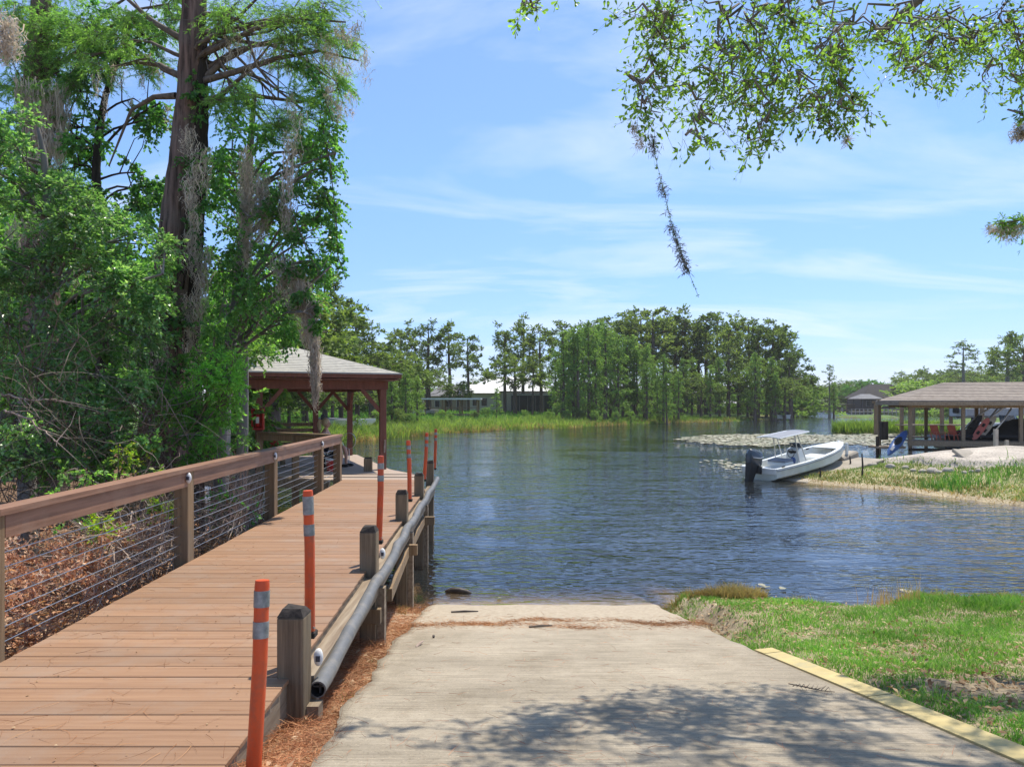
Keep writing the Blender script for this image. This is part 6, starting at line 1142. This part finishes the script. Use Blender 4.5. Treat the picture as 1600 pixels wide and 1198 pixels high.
# ------------------------------------------------------------------ far trees: a few kinds, each copied with its trunk and crown
def far_kind(kind, h, seed):
    random.seed(seed); cl = []; mb = MB(); lean = random.uniform(-.03,.03)*h
    if kind == 'pine':
        r0 = .018*h; trunk = [(0,0,-.5),(lean*.3,0,h*.35),(lean*.8,lean*.2,h*.7),(lean,0,h*.97)]; rr = [r0,r0*.85,r0*.6,r0*.15]
        low = random.uniform(.46,.6)
        for i in range(22):
            t = low+(1-low)*(i/21)**.85; wv = math.sin(min(1,(1-t)/(1-low)*1.15+.16)*math.pi*.62)*h*.19+.02*h; a = random.uniform(0,6.28)
            for j in range(2 if i < 18 else 1):
                a += 2.4+random.uniform(-.4,.4); q = wv*random.uniform(.35,1.05); cl.append((lean*t+q*math.cos(a), q*math.sin(a), t*h+random.uniform(-.045,.04)*h, .05*h*random.uniform(.55,1.35)))
        par = dict(T_=16, K=12, size=.0175*h, asp=.5, leafkw=dict(droop=-.05, flat=.8, tw=.05, skip=3, centre=(0,0,h*.6), outb=.3)); m = 'l_pine'
    elif kind == 'cypress':
        r0 = .02*h; trunk = [(0,0,-.5),(0,0,h*.08),(lean*.5,0,h*.5),(lean,0,h*.97)]; rr = [r0*1.6,r0,r0*.6,.03]
        for i in range(46):
            t = .13+.86*(i/45)**.9+random.uniform(-.03,.03); wv = h*(.165*(1-min(t,1))**.5+.02)*random.uniform(.6,1.35); a = i*2.4+random.uniform(-.9,.9); q = wv*random.uniform(.3,1.0)
            cl.append((lean*t+q*math.cos(a), q*math.sin(a), t*h, .055*h*random.uniform(.7,1.2)))
        par = dict(T_=14, K=13, size=.0155*h, asp=.42, leafkw=dict(droop=.25, flat=.6, tw=.04, skip=4)); m = 'l_fcyp'
    elif kind == 'sparse':
        r0 = .02*h; trunk = [(0,0,-.5),(0,0,h*.08),(lean*.5,0,h*.5),(lean,0,h*.97)]; rr = [r0*2.4,r0*1.4,r0*.7,.03]
        for i in range(26):
            t = .42+.57*(i/25); wv = h*(.24*(1-t)**.4+.02)*random.uniform(.7,1.2); a = i*2.4+random.uniform(-.8,.8); q = wv*random.uniform(.35,1.0)
            cl.append((lean*t+q*math.cos(a), q*math.sin(a), t*h, .05*h*random.uniform(.7,1.3)))
        par = dict(T_=14, K=12, size=.017*h, asp=.45, leafkw=dict(droop=.1, flat=.3, tw=.04, skip=2)); m = 'l_pine'
    elif kind == 'bush':
        r0 = .04*h; trunk = [(0,0,-.3),(0,0,h*.3),(0,0,h*.6)]; rr = [r0,r0,r0*.3]
        for i in range(44): a = i*2.4; q = random.uniform(.2,1)*h*.75; z_ = random.uniform(.08,.9); cl.append((q*(1.1-z_*.7)*math.cos(a), q*(1.1-z_*.7)*math.sin(a), h*z_, .16*h*random.uniform(.7,1.2)))
        par = dict(T_=12, K=12, size=.045*h, asp=.6, leafkw=dict(droop=.1, flat=.7, tw=.04, skip=4)); m = random.choice(['l_foak','l_fcyp'])
    else:
        r0 = .03*h; trunk = [(0,0,-.5),(lean*.4,0,h*.2),(lean*.8,0,h*.45),(lean,0,h*.75)]; rr = [r0,r0*.9,r0*.6,r0*.2]
        for i in range(52):
            a = i*2.4; ph = math.acos(random.uniform(-.35,1)); q = random.uniform(.6,1.0)
            cl.append((lean+h*.40*q*math.sin(ph)*math.cos(a), h*.40*q*math.sin(ph)*math.sin(a), h*.55+h*.38*q*math.cos(ph), .095*h*random.uniform(.7,1.25)))
        par = dict(T_=14, K=14, size=.022*h, asp=.6, leafkw=dict(droop=.12, flat=.6, tw=.05, skip=4, centre=(0,0,h*.5), outb=.5)); m = {'oak':'l_foak','lime':'l_flime'}[kind]
    tm = trunkmesh(trunk, rr, 9, .05, 3).mesh('trunk', M['barkgrey' if kind in ('sparse',) else 'barkfar'], True)
    lm = MB(); limbs(lm, trunk, cl, r0=r0*.45, seg=4, steps=3, sag=.08, rend=.02, lowest=.3); bm_ = lm.mesh('branches', M['barkfar'], True)
    kw = par.pop('leafkw'); lv, rb = clump_leaves(cl, par['T_'], par['K'], par['size'], par['asp'], **kw)
    return tm, bm_, npmesh('crown', lv[0], lv[1], M[m])
KIND = {}
for kd, hts in (('pine',(16,16,16,16,16)),('cypress',(12,12,12,12,12,12)),('oak',(11,11,11,11)),('sparse',(12,12)),('lime',(9,9)),('bush',(5,5,5,5))):
    KIND[kd] = [far_kind(kd, h, 11*i+len(kd)) for i, h in enumerate(hts)]
BASEH = dict(pine=16, cypress=12, oak=11, sparse=12, lime=9, bush=5)
NAMEK = dict(pine='pine_tree', cypress='cypress_tree', oak='oak_tree', sparse='cypress_tree', lime='leafy_tree', bush='bush')
random.seed(99)
cnt_ = {}
def ftree(px, ty, D, kd, label, group=None, wide=1.0):
    x_ = GX(px, D); g = max(hz(x_, D), -.1); h = CAMZ+(628-ty)*D/F-g; i = cnt_.get(kd, 0); cnt_[kd] = i+1; tm, bm_, cm_ = KIND[kd][i % len(KIND[kd])]
    o = thing(NAMEK[kd], label, 'tree', (x_, D, g), random.uniform(0, 6.28), group); s_ = h/BASEH[kd]*1.02; o.scale = (s_*wide*random.uniform(.92,1.08),)*2+(s_,)
    if kd == 'bush': o['category'] = 'bush'
    link('trunk', tm, o); link('branches', bm_, o); link('crown', cm_, o); return o
# behind the pavilion
for a in [(430,500,52,'oak','round dark tree low behind the left side of the pavilion roof'),(475,452,60,'pine','pine rising directly above the pavilion roof peak'),(508,440,62,'pine','tall dark pine at the right edge of the near foliage, highest behind the pavilion'),(533,474,66,'pine','second dark pine right of the highest one behind the pavilion'),(558,492,70,'pine','pine whose top steps down right of the pavilion roof'),(580,520,74,'oak','round dark oak just above the right end of the pavilion roof'),(600,548,84,'oak','lower dark oak right of the pavilion roof corner'),
          (452,560,46,'cypress','pale cypress framed between the left pavilion posts'),(425,575,44,'oak','dark tree seen left under the pavilion roof'),(480,590,56,'oak','shaded oak behind the middle of the pavilion opening'),(520,585,62,'oak','dark oak behind the white boats under the pavilion roof'),(560,588,66,'oak','mossy oak between the two right pavilion posts'),
          (612,588,66,'cypress','bright green cypress touching the right pavilion post'),(634,584,68,'cypress','bright bushy cypress just right of the pavilion roof tip'),(652,592,70,'cypress','bright small cypress on the marsh right of the pavilion, rightmost of three')]:
    ftree(*a, wide=1.35 if a[3] in ('cypress','oak') else 1.15)
# pines between pavilion and the white roof
for a in [(626,513,104,'pine','round-topped pine first right of the pavilion roof'),(667,511,110,'pine','open-crowned pine second right of the pavilion'),(704,511,112,'pine','tallest bare-trunked pine left of the sky gap'),(732,528,106,'pine','pine with low right-leaning crown at the left of the sky gap'),(648,535,108,'pine','shorter pine tucked between the first and second pine'),(640,560,98,'oak','dark oak below the round-topped pine'),(672,572,102,'oak','dark oak below the open-crowned pine'),(612,556,92,'oak','dark oak right behind the bright cypresses'),(716,592,104,'oak','small dark round oak left of the white roof'),(738,590,118,'oak','small round tree against the sky gap left of the white roof'),
          (789,516,104,'pine','small-topped pine at the left of the group over the white roof'),(817,504,108,'pine','tallest pine over the white roof'),(846,518,106,'pine','wide open pine right over the white roof'),(805,548,100,'oak','dark cedar-like tree in front of the white roof'),(832,560,98,'pine','short pine in front of the right end of the white roof'),
          (776,607,84,'cypress','small pointed cypress standing alone on the marsh below the white roof')]: ftree(*a, wide=1.2)
# big cypress stand
g1 = 'pale cypresses crowding the middle bank'
for i in range(26):
    px = 868+i*7.6+random.uniform(-3,3); ty = np.interp(px, [868,885,910,950,1000,1060], [545,520,508,512,532,566])+random.choice([-4,2,6,16,30]); ftree(px, ty, random.uniform(84,96)+i*.35, 'cypress', ORD[i]+' pale green cypress from the left in the dense stand on the middle bank', g1, 1.05)
g2 = 'tall pines behind the cypress stand'
for i in range(23):
    px = 880+i*16.2+random.uniform(-4,4); ty = np.interp(px, [880,940,990,1030,1080,1150,1200,1230,1245], [512,504,492,487,494,497,500,520,548])+random.uniform(-4,8)+(14 if i % 3 == 1 else 0); ftree(px, ty, random.uniform(112,130), 'pine', ORD[i]+' dark tall pine from the left along the skyline of the middle bank', g2, 1.3)
g3 = 'lower trees on the right of the middle bank'
for i in range(13):
    px = 1052+i*14.5; ty = 575+random.uniform(-22,16); ftree(px, ty, random.uniform(104,118), 'cypress' if i % 3 else 'oak', ORD[i]+' low tree from the left beneath the tall pines, right half of middle bank', g3, 1.15)
for a in [(1062,566,112,'oak','dark spreading oak with pale limbs in the middle of the middle bank'),(1236,562,124,'oak','dark round oak ending the middle bank on the right'),(1255,590,150,'oak','smaller round oak right of the end of the middle bank'),(1180,556,106,'cypress','pale cypress below the last pines'),(1206,560,108,'cypress','pale cypress next to the small black boathouse')]: ftree(*a, wide=1.15)
ftree(1296,572,125,'sparse','lone ragged cypress on the tiny island', None, .85); ftree(1303,600,123.5,'cypress','small pale cypress beside the lone one on the tiny island', None, 1.1)
ftree(1505,536,150,'sparse','tall sparse cypress above the boathouse roof', None, 1.5); ftree(1573,528,140,'sparse','tall sparse cypress at the right edge above the boathouse roof', None, 1.5); ftree(1602,508,132,'oak','large dark tree cut by the right edge of the view', None, .9); ftree(1408,582,205,'sparse','flat-topped dark tree above the dark far roof', None, 1.5)
for a in [(1346,590,215,'lime','bright lime green tree on the far shore'),(1362,592,222,'lime','second bright green tree right of the lime green one'),(1325,597,225,'oak','round tree left of the bright green trees on the far shore')]: ftree(*a, wide=1.5)
g4 = 'trees of the far shoreline'
for i in range(22):
    px = 1250+i*16.5; ty = (597 if px < 1430 else 574)+random.uniform(-6,8); ftree(px, ty, random.uniform(232,262) if px < 1430 else random.uniform(185,215), 'oak', ORD[i]+' small dark tree from the left along the distant right shoreline', g4, 1.35)
g5 = 'background trees behind the middle bank'
for i in range(34):
    px = 585+i*20; ty = 600+random.uniform(-10,8); ftree(px, ty, random.uniform(150,185), 'oak', 'distant low tree glimpsed between trunks behind the middle bank', g5, 1.3)
g6 = 'woods beyond the left bank'
for i in range(20):
    px = -140+i*30; ty = 470+random.uniform(-40,30); D = random.uniform(38,62); ftree(px, ty, D, 'oak' if i % 2 else 'pine', 'shaded tree deep in the woods behind the left bank foliage', g6, 1.3)

g7 = 'bushes behind the middle bank'
for i in range(46):
    px = 400+i*19+random.uniform(-5,5); D = random.uniform(128,150) if px > 640 else random.uniform(84,105); ftree(px, 628-(random.uniform(3.2,5.2)+1.0-CAMZ)*F/D, D, 'bush', 'rounded bush closing the gaps behind the trunks of the middle bank', g7, 1.5)
g8 = 'bushes along the distant right shore'
for i in range(26): px = 1240+i*15; D = random.uniform(228,240) if px < 1440 else random.uniform(125,180); ftree(px, 628-(random.uniform(4,7)+1.0-CAMZ)*F/D, D, 'bush', 'rounded bush along the distant shoreline on the right', g8, 1.8)
g9 = 'low bushes in the reed belt'
for px, ty, D in ((556,648,54),(590,640,62),(620,636,66),(640,645,67),(690,640,74),(704,646,76),(742,642,80),(760,636,82),(820,640,88),(858,642,88),(1010,655,93),(1088,652,101),(1150,652,108),(885,640,84),(905,638,85),(930,640,86),(960,642,88),(985,641,90),(1030,646,95),(1060,648,99),(1120,650,105),(1180,648,112)): ftree(px, ty, D, 'bush', 'low leafy bush standing in the bright reeds of the far shore', g9, .9)
# ------------------------------------------------------------------ marsh grass along the far shore
Pm = []
for _ in range(3):
    D = 38*(108/38)**rng.uniform(0,1,150000); px = rng.uniform(430,1260,150000); P_ = np.stack([(px-800)*D/F, D], 1); Pm.append(P_)
Pm = np.concatenate(Pm); sm2 = sdist(Pm, NEAR)
k_ = (sm2 > -.5) & (sm2 < 9+3*wob(Pm[:,0],Pm[:,1],.3)) & (rng.uniform(0,1,len(Pm)) < .9)
Pk = Pm[k_]; lft = Pk[:,0] < 9
blades(Pk[lft & (rng.uniform(0,1,len(Pk)) < .75*(.75+.4*wob(Pk[:,0],Pk[:,1],.7)))], .5, .055, M['marsh'], 'marsh_reeds', 'bright green reed belt along the far shore right of the pavilion', cat='reeds', lean=.45, hvar=.75)
blades(Pk[~lft & (rng.uniform(0,1,len(Pk)) < .55)], .42, .06, M['marsh'], 'marsh_grass', 'low green marsh grass below the cypress stand', cat='reeds', lean=.4)
k2 = (sm2 > -.6) & (sm2 < 1.4) & (rng.uniform(0,1,len(Pm)) < .6) & (wob(Pm[:,0],Pm[:,1],.5,2) > -.1); Pk = Pm[k2]; blades(Pk, .34, .07, M['grassdry'], 'dry_reeds', 'tan dead reeds at the water edge of the far shore', cat='reeds', lean=.7)
k3 = (sm2 > 6) & (sm2 < 26) & (rng.uniform(0,1,len(Pm)) < .22); blades(Pm[k3], .3, .08, M['grass'], 'far_grass', 'green grass slope under the far trees', lean=.4)
# ------------------------------------------------------------------ far buildings, docks, boats
def window(o, x_, y_, z_, w_, h_, ny=-1):
    f = MB().box((x_,y_,z_),(w_,.10,h_)).obj('window', M['trim'], o); MB().box((x_,y_+.04*ny,z_),(w_-.16,.06,h_-.16)).obj('pane', M['pane'], f)
def gable(o, x0, x1, y0, y1, ze, zr, m, ridge='x', ov=.5, name='roof'):
    mb = MB(); 
    if ridge == 'x':
        ym = (y0+y1)/2; v = [(x0-ov,y0-ov,ze),(x1+ov,y0-ov,ze),(x1+ov,y1+ov,ze),(x0-ov,y1+ov,ze),(x0-ov,ym,zr),(x1+ov,ym,zr)]; f = [(0,1,5,4),(2,3,4,5),(0,4,3),(1,2,5),(3,2,1,0)]
    elif ridge == 'y':
        xm = (x0+x1)/2; v = [(x0-ov,y0-ov,ze),(x1+ov,y0-ov,ze),(x1+ov,y1+ov,ze),(x0-ov,y1+ov,ze),(xm,y0-ov,zr),(xm,y1+ov,zr)]; f = [(0,3,5,4),(1,4,5,2),(0,4,1),(3,2,5),(3,2,1,0)]
    else:
        xm0, xm1, ym = x0+(x1-x0)*.28, x1-(x1-x0)*.28, (y0+y1)/2; v = [(x0-ov,y0-ov,ze),(x1+ov,y0-ov,ze),(x1+ov,y1+ov,ze),(x0-ov,y1+ov,ze),(xm0,ym,zr),(xm1,ym,zr)]; f = [(0,1,5,4),(1,2,5),(2,3,4,5),(3,0,4),(3,2,1,0)]
    return mb.add(v, f).obj(name, M[m], o)
hs = thing('house', 'low white-walled house with a bright white metal roof and dark screened porch, behind the pines', 'house', (0,112,1.2))
g_ = 1.2
for c, d in (((-.8,118,g_+1.5),(13,10,3.4)),): part(MB().box(c,d), 'wall', M['cream'], hs)
r_ = gable(hs, -7.2,6.2,113,123,4.55,7.0,'metalroof','hip',.6); r_.location = rel(hs)
r2 = gable(hs, -7.0,-2.4,110.6,115.5,4.2,5.6,'metalroof','x',.4); r2.location = rel(hs); part(MB().box((-4.7,112.6,g_+1.4),(4.4,2.4,3.0)), 'gable_wing', M['cream'], hs)
for k in range(14): part(MB().beam((-6.8+k*.95,112.4,4.6),(-6.2+k*.9,117.4,6.95),.05,.05), 'roof_seam', M['trim'], hs)
pc = part(MB().box((3.0,110,g_+1.3),(6.2,4.6,2.7)), 'screened_porch', M['screen'], hs)
for k in range(6): a = MB().box((-.1+k*1.24,107.65,g_+1.3),(.09,.09,2.8)).obj('porch_post', M['greyroof'], pc)
MB().box((3.0,107.66,g_+2.72),(6.4,.11,.14)).obj('porch_beam', M['trim'], pc); part(MB().box((3.0,110,g_+2.72+.1),(6.5,4.8,.12)), 'porch_roof', M['greyroof'], hs)
for x_ in (-5.8,-4.4): w0 = MB().box((x_,111.38,g_+1.6),(1.0,.08,1.3)).obj('window', M['trim'], hs); w0.location = rel(hs); MB().box((x_,111.33,g_+1.6),(.85,.05,1.15)).obj('pane', M['pane'], w0)
h2 = thing('house', 'small house with a plain grey hip roof left of the white-roofed house', 'house', (-10.5,118,1.2)); part(MB().box((-10.6,120,2.4),(6.2,6,2.9)), 'wall', M['tanwall'], h2); gable(h2,-13.8,-7.4,117,123,3.8,5.7,'greyroof','hip').location = rel(h2)
for x_ in (-12.4,-10.6,-8.8): w0 = MB().box((x_,116.96,2.5),(.9,.08,1.2)).obj('window', M['trim'], h2); w0.location = rel(h2); MB().box((x_,116.91,2.5),(.75,.05,1.05)).obj('pane', M['pane'], w0)
def canopy_dock(label, x0, x1, D, ztop, zdeck, roofm, name='boat_shelter', depth=4, clutter=True):
    o = thing(name, label, 'boat shelter', ((x0+x1)/2, D, zdeck)); off = rel(o)
    n_ = max(3, int((x1-x0)/2.2)+1)
    for x_ in np.linspace(x0+.15, x1-.15, n_):
        for y_ in (D, D+depth): MB().box((x_,y_,(ztop-.1-.8)/2),(.18,.18,ztop-.1+.8)).obj('post', M['post'], o).location = off
    MB().box(((x0+x1)/2,D+depth/2,ztop),(x1-x0+.6,depth+.6,.18)).obj('roof', M[roofm], o).location = off
    MB().box(((x0+x1)/2,D+depth/2,zdeck),(x1-x0,depth,.14)).obj('deck', M['board'], o).location = off
    MB().box(((x0+x1)/2,D-.02,zdeck+.9),(x1-x0,.06,.08)).obj('rail', M['post'], o).location = off
    return o
canopy_dock('flat pale-roofed boat shelter on the marsh left of the small pointed cypress', -11.0,-4.2,88,3.2,1.2,'metalroof')
canopy_dock('small black boat shelter at the right end of the middle bank', GX(1198,118),GX(1236,118),118,2.75,.9,'darkroof')
canopy_dock('far grey boat shelter on the shoreline right of the tiny island', GX(1322,190),GX(1368,190),190,2.2,.7,'board', depth=5)
runabout('white_boat', 'white boat moored below the small black boat shelter', 'boat', (GX(1224,112),112,.05), R(70), 6, M['gel'])
runabout('pontoon_boat', 'white boat with grey canopy on the grass, seen under the pavilion roof', 'boat', (GX(548,60),60,.55), R(12), 4.2, M['gel'])
runabout('dinghy', 'upturned white boat hull beside the other boat under the pavilion roof', 'boat', (GX(524,61),61,.62), R(170), 3.6, M['gel'], False)
runabout('small_boat', 'small white boat half hidden behind the bright cypresses', 'boat', (GX(665,92),92,1.0), R(20), 3.6, M['gel'])
h3 = thing('house', 'long low house with a black hip roof on the far shore left of the boathouse', 'house', (GX(1385,185),185,1)); x0, x1 = GX(1350,185),GX(1432,185); part(MB().box(((x0+x1)/2,190,2.3),(x1-x0,9,3.2)), 'wall', M['darkroof'], h3); gable(h3,x0,x1,185,195,3.9,7.6,'darkroof','hip').location = rel(h3)
for k in range(6): x_ = x0+1.4+k*2.2; w0 = MB().box((x_,185.4,2.4),(1.3,.1,1.5)).obj('window', M['greyroof'], h3); w0.location = rel(h3); MB().box((x_,185.33,2.4),(1.1,.05,1.3)).obj('pane', M['pane'], w0)
pr_ = thing('pier', 'long pale low pier on the far shore below the black-roofed house', 'pier', (GX(1370,150),150,.6)); xa, xb = GX(1328,150),GX(1404,150)
part(MB().box(((xa+xb)/2,150,.72),(xb-xa,1.6,.14)), 'deck', M['rock'], pr_); part(MB().box(((xa+xb)/2,149.2,1.35),(xb-xa,.06,.08)), 'rail', M['rock'], pr_)
for k in range(13): part(MB().box((xa+k*(xb-xa)/12,149.3,.3),(.16,.16,2.2)), 'post', M['rock'], pr_)
gz_t = thing('gazebo', 'small dark gazebo with a pale sloping roof left of the black-roofed house', 'gazebo', (GX(1352,176),176,1)); 
for sx in (-2,2):
    for sy in (-2,2): part(MB().box((GX(1352,176)+sx,176+sy,2.2),(.2,.2,3)), 'post', M['darkroof'], gz_t)
gable(gz_t, GX(1352,176)-2.6,GX(1352,176)+2.6,173.6,178.4,3.6,4.8,'greyroof','hip').location = rel(gz_t)
h4 = thing('house', 'tan house glimpsed between trunks on the middle bank', 'house', (GX(1075,140),140,1.2)); xx = GX(1078,140); part(MB().box((xx,143,2.6),(9,7,3.2)), 'wall', M['tanwall'], h4); gable(h4, xx-4.5,xx+4.5,139.5,146.5,4.3,6.0,'greyroof').location = rel(h4)
for k in range(3): w0 = MB().box((xx-2.8+k*2.8,139.46,2.6),(1.2,.08,1.3)).obj('window', M['trim'], h4); w0.location = rel(h4); MB().box((xx-2.8+k*2.8,139.4,2.6),(1.0,.05,1.1)).obj('pane', M['pane'], w0)
for (px, D) in ((1262,178),(1272,180),(1287,186),(1300,182),(1316,188)):
    x_ = GX(px,D); o = tag(MB().box((0,0,0),(.25,.25,1.4)).obj('mooring_pile', M['rock']), 'one of the pale mooring piles along the distant shore by the tiny island', 'pile', 'pale distant mooring piles'); o.location = (x_,D,.6)

# ------------------------------------------------------------------ thin summer haze
hm_ = bpy.data.materials.new('haze'); hm_.use_nodes = True; ht = hm_.node_tree; ht.nodes.clear(); ho = ht.nodes.new('ShaderNodeOutputMaterial'); hv = ht.nodes.new('ShaderNodeVolumePrincipled')
hv.inputs['Color'].default_value = (1,.975,.93,1); hv.inputs['Density'].default_value = .0003; ht.links.new(hv.outputs[0], ho.inputs['Volume'])
hzb = MB().box((0,285,11.5),(1520,730,30)).obj('haze', hm_); hzb['kind'] = 'stuff'; hzb['label'] = 'thin pale haze in the air over the lake'
